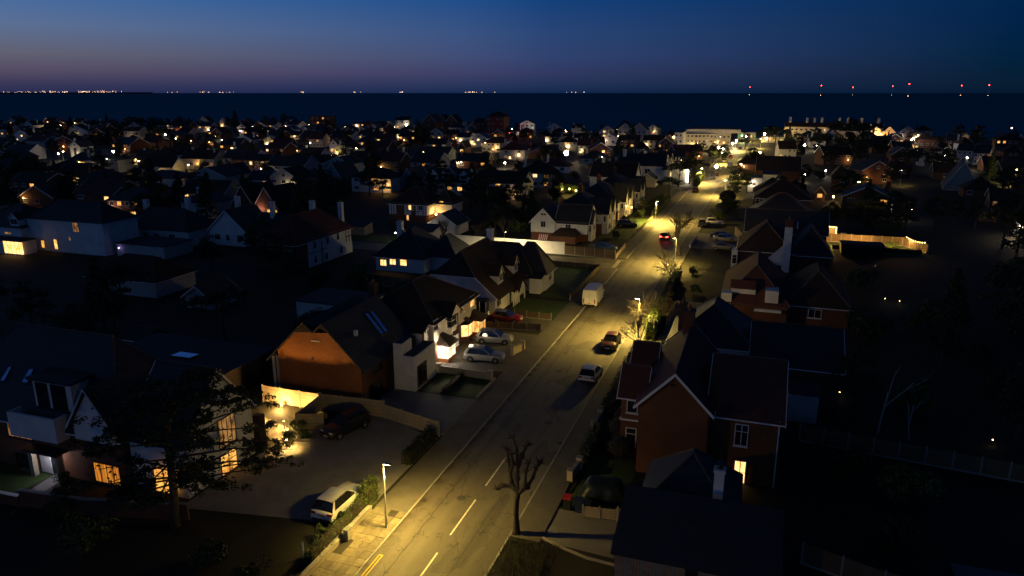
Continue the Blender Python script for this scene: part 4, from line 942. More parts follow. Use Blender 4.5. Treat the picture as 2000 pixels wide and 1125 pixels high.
bare_tree(-12.9, 133.2, 5, 11.5, .26, 'bare fan shaped street tree with a pale trunk near the lit drive', spread=.62, depth=5, kids=3, first=.42, upward=.8)
bare_tree(-11.2, 89.2, 9, 9.5, .09, 'leafless spreading bush lit from inside by the street lamp', cat='bush', spread=.75, depth=4, kids=4, first=.12, upward=.1)
bare_tree(-11.9, 81.6, 29, 7.0, .08, 'smaller leafless bush overhanging the dark red car', cat='bush', spread=.62, depth=4, kids=4, first=.12, upward=.1)
bare_tree(-12.7, 117.2, 14, 7.5, .1, 'leafless thicket at the kerb below the fan shaped tree', cat='bush', spread=.62, depth=4, kids=4, first=.12, upward=.1)
bare_tree(-12.2, 114.2, 17, 5.0, .08, 'low twiggy bush at the kerb opposite the van', cat='bush', spread=.62, depth=4, kids=4, first=.12, upward=.1)
bare_tree(-57, 126, 21, 8, .14, 'thin bare tree behind the left end of the bright wall', spread=.45, first=.4, upward=.6)
bare_tree(-47.5, 134, 23, 7.5, .14, 'bare tree behind the bright wall left of the awning house', spread=.45, first=.4, upward=.6)
bare_tree(-52.5, 131, 24, 6.5, .12, 'bare tree behind the middle of the bright wall', spread=.5, first=.35, upward=.5)
bare_tree(11.6, 65.6, 31, 9, .09, 'slim pale barked tree with two bare stems in the dark right garden', spread=.35, depth=3, kids=1, first=.45, m=BIRCH, tm=BIRCH, upward=.8)
bare_tree(14.0, 65.2, 33, 6.5, .08, 'leaning pale barked tree beside the taller one in the dark right garden', spread=.5, depth=3, kids=1, first=.35, m=BIRCH, tm=BIRCH, upward=.5)
hedge('garden_hedge', (-25.35, 33.6, -24.75, 40.6, 1.0), 1500, .075, 'clipped hedge along the footway beside the white SUV', LEAFG, seed=2)
hedge('garden_hedge', (-25.5, 40.6, -24.75, 42.2, 1.75), 1100, .08, 'taller block of hedge at the nose of the white SUV', LEAFG, seed=3)
hedge('garden_hedge', (-25.4, 47.2, -24.7, 52.2, 1.2), 1300, .09, 'dark hedge between the big forecourt and the footway', LEAF, seed=4)
hedge('garden_hedge', (-12.0, 52.0, -11.2, 57.5, 1.3), 1500, .08, 'clipped hedge on the right between the two pairs of gate piers', LEAFG, seed=5)
hedge('garden_hedge', (-12.0, 61, -11.0, 76, 1.7), 2200, .12, 'tall dark hedge behind the two cars on the right kerb', LEAF, seed=6)
hedge('garden_hedge', (-11.6, 84, -10.6, 96, 2.6), 2600, .12, 'green hedge spilling light beside the right hand lamp', LEAFG, seed=7)
hedge('garden_hedge', (-11.8, 98, -10.8, 116, 1.8), 2200, .13, 'dark hedge along the right footway under the twiggy bushes', LEAF, seed=8)
hedge('garden_hedge', (-20.2, 236, -18.8, 262, 3.2), 2200, .22, 'tall dark hedge past the white lit garage', LEAFG, seed=9)
hedge('garden_hedge', (-24.3, 176, -23.2, 205, 1.4), 1500, .16, 'low hedge along the left footway past the white fence', LEAFG, seed=10)
hedge('garden_hedge', (-28.4, 61.6, -27.9, 66.2, .5), 500, .07, 'very low dark hedge on the front lawn', LEAF, seed=11)
def topiary(x, y, s, label, v=0):
    e = empty('topiary_bush', (x, y, 0), 0, label, 'bush'); r = random.Random(v); b = MB(); leaves(b, clump_pts(r, (0, 0, s * .75), s, 900, (1, 1, .85), -.8), .075, LEAFG, r); b.build('foliage', e)
    MB().ball((0, 0, s * .72), s * .84, TIMBER, 10, (1, 1, .85)).build('inner_twigs', e)
topiary(-9.0, 54.3, 1.25, 'rounded clipped bush nearest the camera beside the red brick house', 1); topiary(-9.5, 57.3, 1.45, 'large rounded clipped bush in the middle of three beside the red brick house', 2); topiary(-9.6, 60.6, 1.3, 'rounded clipped bush farthest along beside the red brick house', 3)
topiary(-8.0, 205, 2.6, 'big round dark clipped tree on the right of the far road', 4)
for i, (x, y, s, v, lb) in enumerate([(-41.6, 49.0, .55, 1, 'small shrub in the planted bed by the house wall'), (-37.0, 49.9, .6, 1, 'leafy shrub against the stepped fence'), (-38.6, 47.1, .5, 0, 'small dark shrub in the middle of the lit garden'), (-36.4, 47.6, .6, 2, 'dark shrub at the garden edge near the forecourt'), (-35.6, 48.8, .5, 1, 'yellow lit shrub by the nose of the black car'), (-49.0, 36.4, .5, 1, 'pale round shrub by the front path on the left'), (-25.9, 38.6, .45, 1, 'small bush squeezed beside the flank of the white SUV'), (-25.8, 36.6, .5, 1, 'low bush behind the rear wheel of the white SUV'), (-25.7, 40.6, .45, 1, 'small bush by the front wheel of the white SUV')]):
    tree('shrub', 'bush', v, x, y, s, lb, 'shrub')
SCRUB = mat('dry_grass', (.06, .055, .025), (.035, .032, .016), nscale=3)
# long grass and weeds at the foot of the near right bank
b = MB(); r_ = random.Random(5)
for i in range(2600):
    x, y = r_.uniform(-14.0, -10.4), 30 + 10.6 * r_.random(); h = r_.uniform(.12, .5) * (1.5 if r_.random() < .1 else 1); a = r_.uniform(0, 6.28); d = Vector((math.cos(a), math.sin(a), 0)); p = Vector((x, y, .1)); q = d.cross(Vector((0, 0, 1))) * .02; t = d * h * .5 * r_.random() + Vector((0, 0, h))
    b.poly([p - q, p + q, p + t], SCRUB)
tag(b.build('long_grass'), 'rough long grass and weeds on the near right bank', 'grass', kind='stuff')
# pine in the left foreground
e = empty('pine_tree', (-36.3, 34.4, 0), 0, 'large dark pine spreading across the lower left, in front of the gabled house', 'tree')
T = MB(); T.tube([(0, 0, -.1), (.15, .1, 2.5), (-.2, .5, 6), (.3, .9, 9.8)], [.34, .28, .22, .1], BARK, 9); T.build('trunk', e, smooth=True)
B = MB(); Lf = MB(); r_ = random.Random(8)
for i in range(54):
    t = r_.random(); z = 2.4 + 8.2 * t; a = r_.uniform(0, 6.28); l = (2.6 + 4.6 * math.sin(min(1, (1 - t) * 1.3 + .15) * 1.7)) * r_.uniform(.5, 1)
    c = Vector((0, .7 * t, z)); d = Vector((math.cos(a), math.sin(a), r_.uniform(-.05, .2))); m2_ = c + d * l
    if m2_.x < -1.5: m2_.y = min(m2_.y, 2.1)
    m2_.y = max(m2_.y, -3.2); m1_ = c + (m2_ - c) * .55 + Vector((0, 0, .15))
    B.tube([c, m1_, m2_], [.08, .05, .02], BARK, 5)
    for j in range(12):
        u = r_.uniform(.3, 1.02); p = c + (m2_ - c) * u + Vector((r_.gauss(0, .4), r_.gauss(0, .25), r_.uniform(-.05, .3))); leaves(Lf, clump_pts(r_, p, r_.uniform(.3, .6), 44, (1, .8, .6)), .115, PINEL, r_)
for tip, z0 in (((5.8, 2.8, 9.3), 8.0), ((5.0, 2.4, 9.9), 8.8), ((6.9, 4.4, 4.9), 5.0), ((7.9, 5.0, 5.4), 5.6), ((7.0, 4.2, 3.9), 4.2), ((1.8, 1.6, 11.2), 9.0)):
    c = Vector((0, .5, z0)); t_ = Vector(tip); B.tube([c, (c + t_) / 2 + Vector((0, 0, .4)), t_], [.1, .06, .02], BARK, 5)
    for j in range(17): p = c + (t_ - c) * r_.uniform(.5, 1.03) + Vector((r_.gauss(0, .4), r_.gauss(0, .3), r_.uniform(-.1, .3))); leaves(Lf, clump_pts(r_, p, r_.uniform(.2, .4), 34, (1, 1, .6)), .1, PINEL, r_)
WB = [(183, 902, 238, 947), (300, 912, 342, 966), (420, 806, 470, 935), (176, 755, 200, 800), (110, 890, 160, 932)]
keep = []; r2 = random.Random(4)
for f in range(0, len(Lf.f)):
    x, y, c = proj(Vector(Lf.v[f * 4]) + Vector((-36.3, 34.4, 0)))
    if any(a - 3 < x < c_ + 3 and b_ - 3 < y < d_ + 3 for a, b_, c_, d_ in WB) and r2.random() < .93: continue
    keep.append(f)
Lf.f = [Lf.f[f] for f in keep]; Lf.m = [Lf.m[f] for f in keep]
B.build('branches', e); Lf.build('crown', e)

# ------------------------------------------------------------------ the near houses, measured one by one
def recenter(h, cx, cy):
    d = Vector((cx, cy, 0)); h.e.location = d
    for ch in h.e.children: ch.location = ch.location - d
    return h
RECENTER = []
def H(name, label, cx, cy, cat='house', near=True, group=None):
    h = House(name, label, cat, (0, 0, 0), 0, group, near); RECENTER.append((h, cx, cy)); return h
def canopy(h, x0, y0, x1, y1, z0, z1, rm):      # small hipped porch or bay roof leaning on an east wall
    h.part('porch_roof', MB().slab([(x1, y0, z0), (x1, y1, z0), (x0, (y1 * 2 + y0) / 3, z1), (x0, (y0 * 2 + y1) / 3, z1)], .1, rm).slab([(x0, y0, z0), (x1, y0, z0), (x0, (y0 * 2 + y1) / 3, z1)], .1, rm).slab([(x1, y1, z0), (x0, y1, z0), (x0, (y1 * 2 + y0) / 3, z1)], .1, rm))
def bay(h, x, y, z, w, hgt, d, pane, wm, roof=True, rm=BROWNT, base=True, nm='bay_window'):
    """canted bay on an east wall"""
    P = [(0, -w / 2), (d, -w / 2 + d * .8), (d, w / 2 - d * .8), (0, w / 2)]; b = MB()
    if base: b.prism(P, 0 if z < 1.5 else z - .9, z, wm)
    b.prism([(p[0] * 1.1, p[1] * 1.05) for p in P], z, z + .07, UPVC).prism([(p[0] * 1.06, p[1] * 1.03) for p in P], z + hgt, z + hgt + .12, UPVC)
    o = place(b.mesh(nm), nm, h.e, (x, y, 0)); pb = MB(); fb = MB()
    for (ax, ay), (bx, by) in zip(P, P[1:]):
        pb.poly([(ax, ay, z + .07), (bx, by, z + .07), (bx, by, z + hgt), (ax, ay, z + hgt)], pane)
        L_ = math.hypot(bx - ax, by - ay); n = 3 if L_ > 1.3 else 1
        for i in range(n + 1): fb.tube([(ax + (bx - ax) * i / n, ay + (by - ay) * i / n, z + .07), (ax + (bx - ax) * i / n, ay + (by - ay) * i / n, z + hgt)], .04, UPVC, 4)
        fb.tube([(ax, ay, z + hgt * .7), (bx, by, z + hgt * .7)], .03, UPVC, 4)
    pb.build('pane', o); fb.build('frame', o)
    if roof: MB().slab([(P[i][0] * 1.25, P[i][1] * 1.15, z + hgt + .14) for i in range(4)], .05, rm).slab([(P[1][0] * 1.25, P[1][1] * 1.15, z + hgt + .14), (P[2][0] * 1.25, P[2][1] * 1.15, z + hgt + .14), (0, P[2][1] * .8, z + hgt + .75), (0, P[1][1] * .8, z + hgt + .75)], .05, rm).build('bay_roof', o)

# A: orange brick house, twin peaked slate roof
h = H('brick_house', 'orange brick house with a twin peaked slate roof and a windowless glowing gable', -38.9, 61)
pr = [(-43.95, 4.15), (-40.95, 6.95), (-37.25, 7.25), (-34.05, 4.1)]
b = MB(); S_ = [(-43.2, 0), (-34.05, 0), (-34.05, 4.1), (-37.25, 7.25), (-40.95, 6.95), (-43.2, 4.85)]
b.poly([(x, 56, z) for x, z in S_], BRICKO).poly([(x, 66, z) for x, z in S_[::-1]], BRICK).poly([(-34.05, 56, 0), (-34.05, 66, 0), (-34.05, 66, 4.1), (-34.05, 56, 4.1)], BRICK); h.part('wall', b)
h.part('rendered_corner', MB().box(-43.95, 56.25, 0, -43.2, 66, 4.1, WHITE).box(-43.95, 55.95, 0, -43.65, 56.25, 4.1, WHITE)); h.pipe(-43.5, 55.9, 0, 4.3, LEAD)
b = MB(); Y0, Y1 = 55.65, 66.4
rp = [(-44.4, 3.72), (-39.95, 8.06), (-38.9, 7.16), (-37.9, 8.1), (-33.6, 3.75)]
for (xa, za), (xb, zb_) in zip(rp, rp[1:]): b.slab([(xa, Y0, za), (xb, Y0, zb_), (xb, Y1, zb_), (xa, Y1, za)], .16, SLATE)
h.part('roof', b)
h.part('gable_boards', MB().poly([(x, 55.9, z) for x, z in [(-41.1, 6.85), (-37.1, 7.2), (-37.9, 7.95), (-38.9, 7.0), (-39.95, 7.9)]], TIMBER))
for q in ([(711, 613), (717, 611), (752, 655), (745, 657)], [(721, 609), (727, 608), (759, 650), (754, 654)]): h.skylight([onplane(x, y, Vector((-37.9, 56, 8.1)), Vector((1.0116, 0, 1)).normalized()) for x, y in q])
h.part('roof_vent', MB().box(-36.1, 58.4, 6.2, -35.8, 58.7, 6.75, UPVC)); o = onplane(616, 666, Vector((0, 56, 0)), Vector((0, -1, 0))); h.part('wall_vent', MB().box(o.x - .45, 55.93, o.z - .04, o.x + .45, 56, o.z + .04, UPVC)); o = onplane(611, 700, Vector((0, 56, 0)), Vector((0, -1, 0))); h.part('wall_vent', MB().box(o.x - .12, 55.93, o.z - .12, o.x + .12, 56, o.z + .12, LEAD))
for q in ((729, 699, 745, 724), (722, 746, 744, 782)): h.wpx('E', -34.05, *q, 3, 1, None, frame=DARKF)
h.part('rendered_block', MB().prism([(-33.3, 61), (-32.35, 61), (-32.35, 63.2), (-33.3, 63.2)], 0, 4.9, WHITE).prism([(-32.35, 61.003), (-31, 61.003), (-31, 66), (-32.35, 66)], 0, 3.7, WHITE)); h.part('parapet_roof', MB().box(-33.2, 61.12, 4.9, -32.45, 63.1, 4.93, FLATR).box(-32.3, 61.12, 3.7, -31.1, 65.9, 3.73, FLATR)); h.part('recess', MB().box(-34.0, 60.6, 0, -33.3, 66, 4, TIMBER))  # recess is a solid block, its shade put in as dark colour
h.wpx('E', -31, 815, 708, 833, 749, 2, 1, None, frame=DARKF)

# B: cream semi-detached pair
h = H('semi_detached_house', 'cream bay fronted pair of houses with a blazing porch light and lit bays', -37, 74.5)
h.block(-41.8, 68.4, -32.3, 81, 5.0, 8.0, 'hip', BRICKD, BROWNT, wm2=CREAM, split=2.55)
h.part('flank_wall', MB().box(-36.5, 66.6, 0, -32.9, 68.37, 4.3, WHITE)); h.part('flank_roof', MB().slab([(-36.9, 66.3, 4.35), (-32.5, 66.3, 4.35), (-32.5, 68.37, 5.2), (-36.9, 68.37, 5.2)], .14, BROWNT))
h.wpx('S', 66.6, 823, 649, 837, 669, 1, 1, LIT['l'])
h.part('quoin', MB().box(-32.88, 66.55, 0, -32.55, 66.9, 4.3, BRICKO))
h.chimney(-39.8, 69.0, 5, 8.6, .7, .9, BRICKD, 2)
h.wpx('E', -32.27, 846, 624, 855, 645, 2, 1); bay(h, -32.27, 72.9, 3.15, 2.0, 1.15, .45, GLASS, CREAM, True)
h.part('front_gable', MB().poly([(-31.6, 71.2, 4.7), (-31.6, 74.6, 4.7), (-31.6, 72.9, 5.9)], CREAM)); h.part('gable_roof', MB().slab([(-31.4, 71.0, 4.6), (-31.4, 72.9, 6.1), (-35.2, 72.9, 6.1), (-33.0, 71.0, 4.6)], .1, BROWNT).slab([(-31.4, 72.9, 6.1), (-31.4, 74.8, 4.6), (-33.0, 74.8, 4.6), (-35.2, 72.9, 6.1)], .1, BROWNT))
h.wpx('E', -32.27, 896, 597, 908, 612, 2, 1, LIT['m']); h.wpx('E', -32.27, 917, 577, 926, 599, 2, 2, LIT['y'])
bay(h, -32.3, 73.0, .75, 2.3, 1.45, .7, LIT['l'], BRICKD); bay(h, -32.3, 77.2, .75, 2.3, 1.45, .7, LIT['b'], BRICKD)
def porch(y0, y1, pane, d=1.25, hh=2.15):
    b = MB().box(-32.3, y0, 0, -32.3 + d, y1, .55, BRICKO); o = place(b.mesh('porch'), 'porch', h.e); x1 = -32.3 + d
    MB().poly([(-32.3, y0, .55), (x1, y0, .55), (x1, y0, hh), (-32.3, y0, hh)], pane).poly([(x1, y0, .55), (x1, y1, .55), (x1, y1, hh), (x1, y0, hh)], pane).poly([(x1, y1, .55), (-32.3, y1, .55), (-32.3, y1, hh), (x1, y1, hh)], pane).build('pane', o)
    f = MB()
    for x, y in [(-32.25, y0), (-31.7, y0), (x1, y0), (x1, y1), (-32.25, y1)] + [(x1, y0 + (y1 - y0) * k / 4) for k in (1, 2, 3)]: f.box(x - .045, y - .045, .5, x + .045, y + .045, hh, UPVC)
    f.box(-32.3, y0 - .05, hh - .1, x1 + .05, y0 + .05, hh, UPVC).box(x1 - .05, y0, hh - .1, x1 + .05, y1, hh, UPVC).box(x1 - .05, y0, 1.5, x1 + .05, y1, 1.56, UPVC); f.build('frame', o); canopy(h, -32.3, y0 - .35, x1 + .4, y1 + .35, hh + .02, hh + 1.0, BROWNT)
porch(69.3, 71.3, LIT['p']); porch(79.0, 80.8, LIT['y'])
h.pipe(-32.2, 74.9, 0, 4.8); h.pipe(-32.2, 80.9, 0, 4.8)
e = empty('porch_lantern', (-31.6, 68.95, 1.9), 0, 'dazzling bulkhead lamp on the side of the near glazed porch', 'lamp'); MB().ball((0, 0, 0), .17, BULBW, 8).build('bulb', e); MB().box(-.12, .05, -.12, .12, .34, .12, GREYP).build('bracket', e); light('lantern_light', (0, -.3, 0), 330, (1, .86, .62), e, .15)
light('porch_fill', (1.9, 3.4, .1), 150, (1, .78, .45), e, .3)  # added light with no fixture of its own, out from the porch

# C: white half-hipped chalet
h = H('chalet_house', 'white chalet house with a brown half hipped roof and two pointed dormers', -38, 94.5)
h.part('wall', MB().poly([(-44.3, 88, 0), (-32.3, 88, 0), (-32.3, 88, 2.5), (-35.2, 88, 5.1), (-41.4, 88, 5.1), (-44.3, 88, 2.5)], WHITE).poly([(-32.3, 88, 0), (-32.3, 100.8, 0), (-32.3, 100.8, 2.5), (-32.3, 88, 2.5)], WHITE).poly([(-44.3, 100.8, 0), (-44.3, 88, 0), (-44.3, 88, 2.5), (-44.3, 100.8, 2.5)], WHITE).poly([(-32.3, 100.8, 0), (-44.3, 100.8, 0), (-44.3, 100.8, 2.5), (-38.4, 100.8, 7.6), (-32.3, 100.8, 2.5)], WHITE))
A_, B_ = (-38.35, 90.6, 7.95), (-38.35, 101.1, 7.95)
b = MB().slab([(-31.85, 87.65, 2.22), (-31.85, 101.1, 2.22), B_, A_, (-35.1, 87.65, 5.08)], .16, BROWNT).slab([(-44.85, 101.1, 2.22), (-44.85, 87.65, 2.22), (-41.6, 87.65, 5.08), A_, B_], .16, BROWNT).slab([(-41.6, 87.65, 5.08), (-35.1, 87.65, 5.08), A_], .16, BROWNT)
rf = h.part('roof', b); MB().tube([A_, B_], .09, RIDGE, 5).tube([A_, (-35.1, 87.65, 5.1)], .09, RIDGE, 5).build('ridge_tiles', rf)
h.part('bargeboard', MB().tube([(-31.85, 87.6, 2.2), (-35.1, 87.6, 5.02), (-41.6, 87.6, 5.02), (-44.85, 87.6, 2.2)], .1, UPVC, 4))
h.dormer(-33.1, 92.3, 3.35, 1.9, 3.2, 1.5, 1.05, 'E', WHITE, BROWNT, 3); h.dormer(-33.1, 98.9, 3.35, 1.9, 3.2, 1.5, 1.05, 'E', WHITE, BROWNT, 3)
h.wpx('E', -32.3, 969, 577, 978, 598, 3, 1)
h.part('front_gable', MB().poly([(-31.2, 94.6, 1.9), (-31.2, 97.6, 1.9), (-31.2, 96.1, 3.2)], WHITE)); h.part('gable_roof', MB().slab([(-31.0, 94.3, 1.75), (-31.0, 96.1, 3.35), (-33.6, 96.1, 3.35), (-32.2, 94.3, 1.75)], .1, BROWNT).slab([(-31.0, 96.1, 3.35), (-31.0, 97.9, 1.75), (-32.2, 97.9, 1.75), (-33.6, 96.1, 3.35)], .1, BROWNT))
for y in (92.6, 93.4, 94.2, 95.0, 97.5): h.part('porch_post', MB().box(-31.35, y - .07, 0, -31.2, y + .07, 1.95, UPVC))
h.win('E', -32.3, 96.1, .9, 1.6, 1.1, 2, 1); h.door('E', -32.3, 94)
o = h.part('conservatory', MB().box(-35.0, 86.7, 0, -33.2, 87.98, .6, WHITE).box(-35.05, 86.65, 2.15, -33.15, 87.98, 2.3, GREYT)); MB().box(-34.97, 86.73, .6, -33.23, 87.98, 2.15, GLASS).build('pane', o)
f = MB()
for x in (-34.98, -34.1, -33.22): f.box(x - .05, 86.66, .6, x + .05, 86.76, 2.15, UPVC)
f.build('frame', o)
# D: white bungalow with hipped slate roof at the side street corner
h = H('corner_bungalow', 'white house under dark hipped roofs at the corner of the side street', -36, 104)
h.block(-42.5, 101.3, -31.4, 107.3, 3.0, 6.7, 'hip', WHITE, SLATE); h.block(-35.5, 102.2, -29.5, 107.0, 3.3, 6.9, 'hip', WHITE, SLATE, oh=.45)
h.part('side_wing', MB().box(-31.38, 100.2, 0, -29.7, 102.18, 2.5, WHITE)); h.part('wing_roof', MB().slab([(-31.6, 99.9, 2.45), (-29.4, 99.9, 2.45), (-29.4, 102.3, 3.0), (-31.6, 102.3, 3.0)], .12, SLATE))
h.wpx('E', -29.7, 1064, 530, 1069, 543, 1, 2); h.win('E', -29.5, 104.8, 1.0, 1.5, 1.2, 2, 2); h.win('S', -37, 101.3, 1, 1.6, 1.2, 2, 2)
h.chimney(-39.2, 104.6, 5.5, 8.6, .9, .9, WHITE, 2)
# E: bungalow with three lit windows
h = H('lit_bungalow', 'white bungalow with three glowing windows under a big dark hipped roof', -55, 111)
h.block(-60.4, 106, -51.5, 117, 2.7, 6.6, 'hip', WHITE, SLATE); h.block(-53, 109, -47, 116.5, 2.65, 5.6, 'hip', WHITE, SLATE)
for q in ((743, 507, 755, 519), (761, 506, 774, 517), (781, 507, 795, 519)): h.wpx('S', 106, *q, 2, 2, LIT['b'])
h.chimney(-59.2, 113, 4, 7.3, .9, .9, WHITE, 2)
# F: timbered house
h = H('timbered_house', 'half timbered house over brick with an amber lit recess on its right', -74.5, 151)
h.block(-79.2, 146, -69.8, 156, 5.1, 8.4, 'hip', BRICKD, BROWNT, wm2=WHITE, split=2.5); h.block(-69.7, 150.5, -65.6, 156.5, 5.0, 7.3, 'hip', BRICKD, BROWNT, wm2=WHITE, split=2.5)
h.part('brick_panel', MB().box(-77.3, 145.94, 2.5, -75.35, 146, 5.0, BRICKD)); h.part('brick_panel', MB().box(-73.4, 145.94, 2.5, -72.6, 146, 5.0, BRICKD))
b = MB()
for x in (-79.15, -78.5, -77.9, -75.3, -74.6, -73.5, -72.5, -71.9, -70.6, -69.9): b.box(x - .07, 145.93, 2.55, x + .07, 145.97, 5.0, TIMBER)
b.box(-74.6, 145.93, 3.35, -73.5, 145.97, 3.45, TIMBER).box(-72.5, 145.93, 3.35, -70.6, 145.97, 3.45, TIMBER); h.part('timber_framing', b)
h.wpx('S', 146, 798, 399, 808, 410, 2, 1, LIT['b']); h.wpx('S', 146, 817, 400, 826, 411, 2, 1); h.wpx('E', -69.75, 851, 393, 856, 410, 1, 1, LIT['b']); h.wpx('S', 146, 794, 420, 799, 430, 1, 2, LIT['y'])
h.wpx('S', 150.5, 859, 393, 866, 403, 1, 1, LIT['y'])
bulb(-68.9, 149.0, 2.4, .22, BULBO, 'wall lamp in the recess of the half timbered house', 'wall_lamp', 'lamp', 260, AM)
# G, sheds and little lamps near it
h = H('garden_house', 'small white gabled building beside the left end of the long bright wall', -62.5, 141)
h.block(-65.6, 138.2, -59.4, 145, 2.5, 4.6, 'y', WHITE, SLATE)
for q in ((840, 445, 849, 453), (863, 445, 874, 453)): h.wpx('S', 138.2, *q, 2, 1)
h = H('garden_shed', 'low shed with a pale felt roof in front of the small white gabled building', -64.5, 132.3); h.block(-67.5, 130.6, -61.5, 134.4, 2.2, 2.9, 'mono', WHITE, FLATR, trim=None)
for x, y, z in ((772, 455, 1.8), (801, 448, 1.8), (826, 441, 2.0)):
    p = at(x, y, z); bulb(p.x, p.y, z, .13, BULBW, ['small garden lamp by the slatted gate, lowest of the three', 'middle small lamp of the three below the half timbered house', 'upper small lamp of the three below the half timbered house'][(x > 780) + (x > 810)], 'garden_lamp', 'lamp', 45, (1, .8, .45))
h = H('summerhouse', 'slatted timber outbuilding with a small lamp on its corner', -79.5, 134.5); h.block(-81.5, 132.5, -77.8, 136, 2.1, 2.7, 'mono', PALEF, FLATR, trim=None)
# H: white house with the striped awning
h = H('awning_house', 'white gabled house with a striped awning, behind the right end of the bright wall', -37.5, 144)
h.block(-43.6, 140.2, -38.5, 148, 3.9, 6.5, 'y', BRICK, SLATE, wm2=WHITE, split=1.55); h.block(-38.49, 140.6, -32.0, 148, 3.85, 6.9, 'x', BRICK, SLATE, wm2=WHITE, split=1.55); h.chimney(-38.6, 145.5, 5.5, 7.9, .7, .9, BRICKD, 2)
h.wpx('S', 140.17, 1056, 432, 1066, 444, 2, 1); h.wpx('S', 140.17, 1056, 416, 1067, 421, 2, 1); h.wpx('S', 140.57, 1104, 436, 1115, 447, 2, 1)
AWR = mat('awning_red', (.4, .03, .03)); b = MB(); o = [onplane(x, y, Vector((0, 140.2, 0)), Vector((0, -1, 0))) for x, y in ((1052, 457), (1070, 471))]; xa, xb = o[0].x, o[1].x; zt, zb_ = o[0].z, o[1].z + .35
for i in range(10):
    u0, u1 = xa + (xb - xa) * i / 10, xa + (xb - xa) * (i + 1) / 10; m = UPVC if i % 2 else AWR
    b.slab([(u0, 140.15, zt), (u0, 139.4, zb_), (u1, 139.4, zb_), (u1, 140.15, zt)], .03, m)
h.part('awning', b)
h.part('sun_room', MB().box(-38.3, 137.4, 0, -33.6, 140.55, 1.7, BRICKD)); h.part('sun_room_roof', MB().slab([(-38.7, 137, 1.65), (-33.2, 137, 1.65), (-34.4, 139, 2.7), (-37.5, 139, 2.7)], .12, BROWNT).slab([(-33.2, 137, 1.65), (-33.2, 140.6, 1.65), (-34.4, 140.6, 2.7), (-34.4, 139, 2.7)], .12, BROWNT).slab([(-38.7, 140.6, 1.65), (-38.7, 137, 1.65), (-37.5, 139, 2.7), (-37.5, 140.6, 2.7)], .12, BROWNT).poly([(-37.5, 139, 2.68), (-34.4, 139, 2.68), (-34.4, 140.6, 2.68), (-37.5, 140.6, 2.68)], BROWNT))
h.part('front_bay', MB().box(-31.98, 141.6, 0, -31.2, 145.0, 3.8, WHITE).poly([(-31.1, 141.4, 3.8), (-31.1, 145.2, 3.8), (-31.1, 143.3, 6.0)], WHITE)); h.part('bay_roof', MB().slab([(-30.95, 141.2, 3.6), (-30.95, 143.3, 6.15), (-34.5, 143.3, 6.15), (-32.2, 141.2, 3.6)], .1, SLATE).slab([(-30.95, 143.3, 6.15), (-30.95, 145.4, 3.6), (-32.2, 145.4, 3.6), (-34.5, 143.3, 6.15)], .1, SLATE))
h.win('E', -31.2, 143.3, 2.2, 1.8, 1.1, 3, 2); h.win('E', -31.98, 146.6, .8, .9, 1.0, 2, 2, LIT['m']); h.win('S', -31.6, 141.6, 1.9, .5, 1.4, 1, 2)
# I: gabled row along the street beyond
for i, (y0, y1, gs, lit_) in enumerate([(149, 163.5, (152.2, 157.2), 0), (166.5, 183, (171.2, 178.6), 1), (187, 203, (190.5, 196.2), 2)]):
    h = H('gabled_house', ['pale pair of houses with narrow gables, next after the awning house', 'tall twin gabled pair with glowing front doors on the left of the road', 'third gabled pair up the left side, one warm lit bay window'][i], -36, (y0 + y1) / 2)
    dx = edge(y0)
    h.block(-43, y0, -31.3 + dx, y1, 4.6, 8.0, 'hip', BRICKD, SLATE, wm2=WHITE, split=2.3); h.chimney(-38.5, y1 - 2, 6, 9, .9, .9, BRICKD, 2)
    for j, gy in enumerate(gs):
        h.part('front_bay', MB().box(-31.29 + dx, gy - 2, 0, -30.1 + dx, gy + 2, 4.6, WHITE).poly([(-30.1 + dx, gy - 2.1, 4.6), (-30.1 + dx, gy + 2.1, 4.6), (-30.1 + dx, gy, 7.3)], WHITE))
        h.part('bay_roof', MB().slab([(-29.8 + dx, gy - 2.3, 4.3), (-29.8 + dx, gy, 7.5), (-35 + dx, gy, 7.5), (-31.5 + dx, gy - 2.3, 4.3)], .12, SLATE).slab([(-29.8 + dx, gy, 7.5), (-29.8 + dx, gy + 2.3, 4.3), (-31.5 + dx, gy + 2.3, 4.3), (-35 + dx, gy, 7.5)], .12, SLATE))
        h.win('E', -30.1 + dx, gy, 2.9, 1.8, 1.2, 3, 1); h.win('E', -30.1 + dx, gy, .8, 2.0, 1.3, 3, 1, LIT['y'] if lit_ == 2 and j == 0 else (LIT['m'] if lit_ == 0 and j else None)); h.win('S', -30.7 + dx, gy - 2, 2.6, .6, 1.3, 1, 1)
    ym = (gs[0] + gs[1]) / 2
    if lit_ == 1:
        h.win('E', -31.25 + dx, ym + .9, .05, .9, 2.1, 1, 1, LIT['b']); h.win('E', -31.25 + dx, ym - .9, .05, .8, 2.1, 1, 1, LIT['b']); h.win('E', -31.25 + dx, y0 + 1.2, .3, .7, 1.6, 1, 2, LIT['y'])
        bulb(-29.0, ym, 2.2, .16, BULBO, 'entrance lamp between the twin gables on the left', 'porch_lamp', 'lamp', 260, AM)
    if lit_ == 0: h.win('S', -32.6, y0, .8, 1.2, 1.0, 2, 1, LIT['y'])
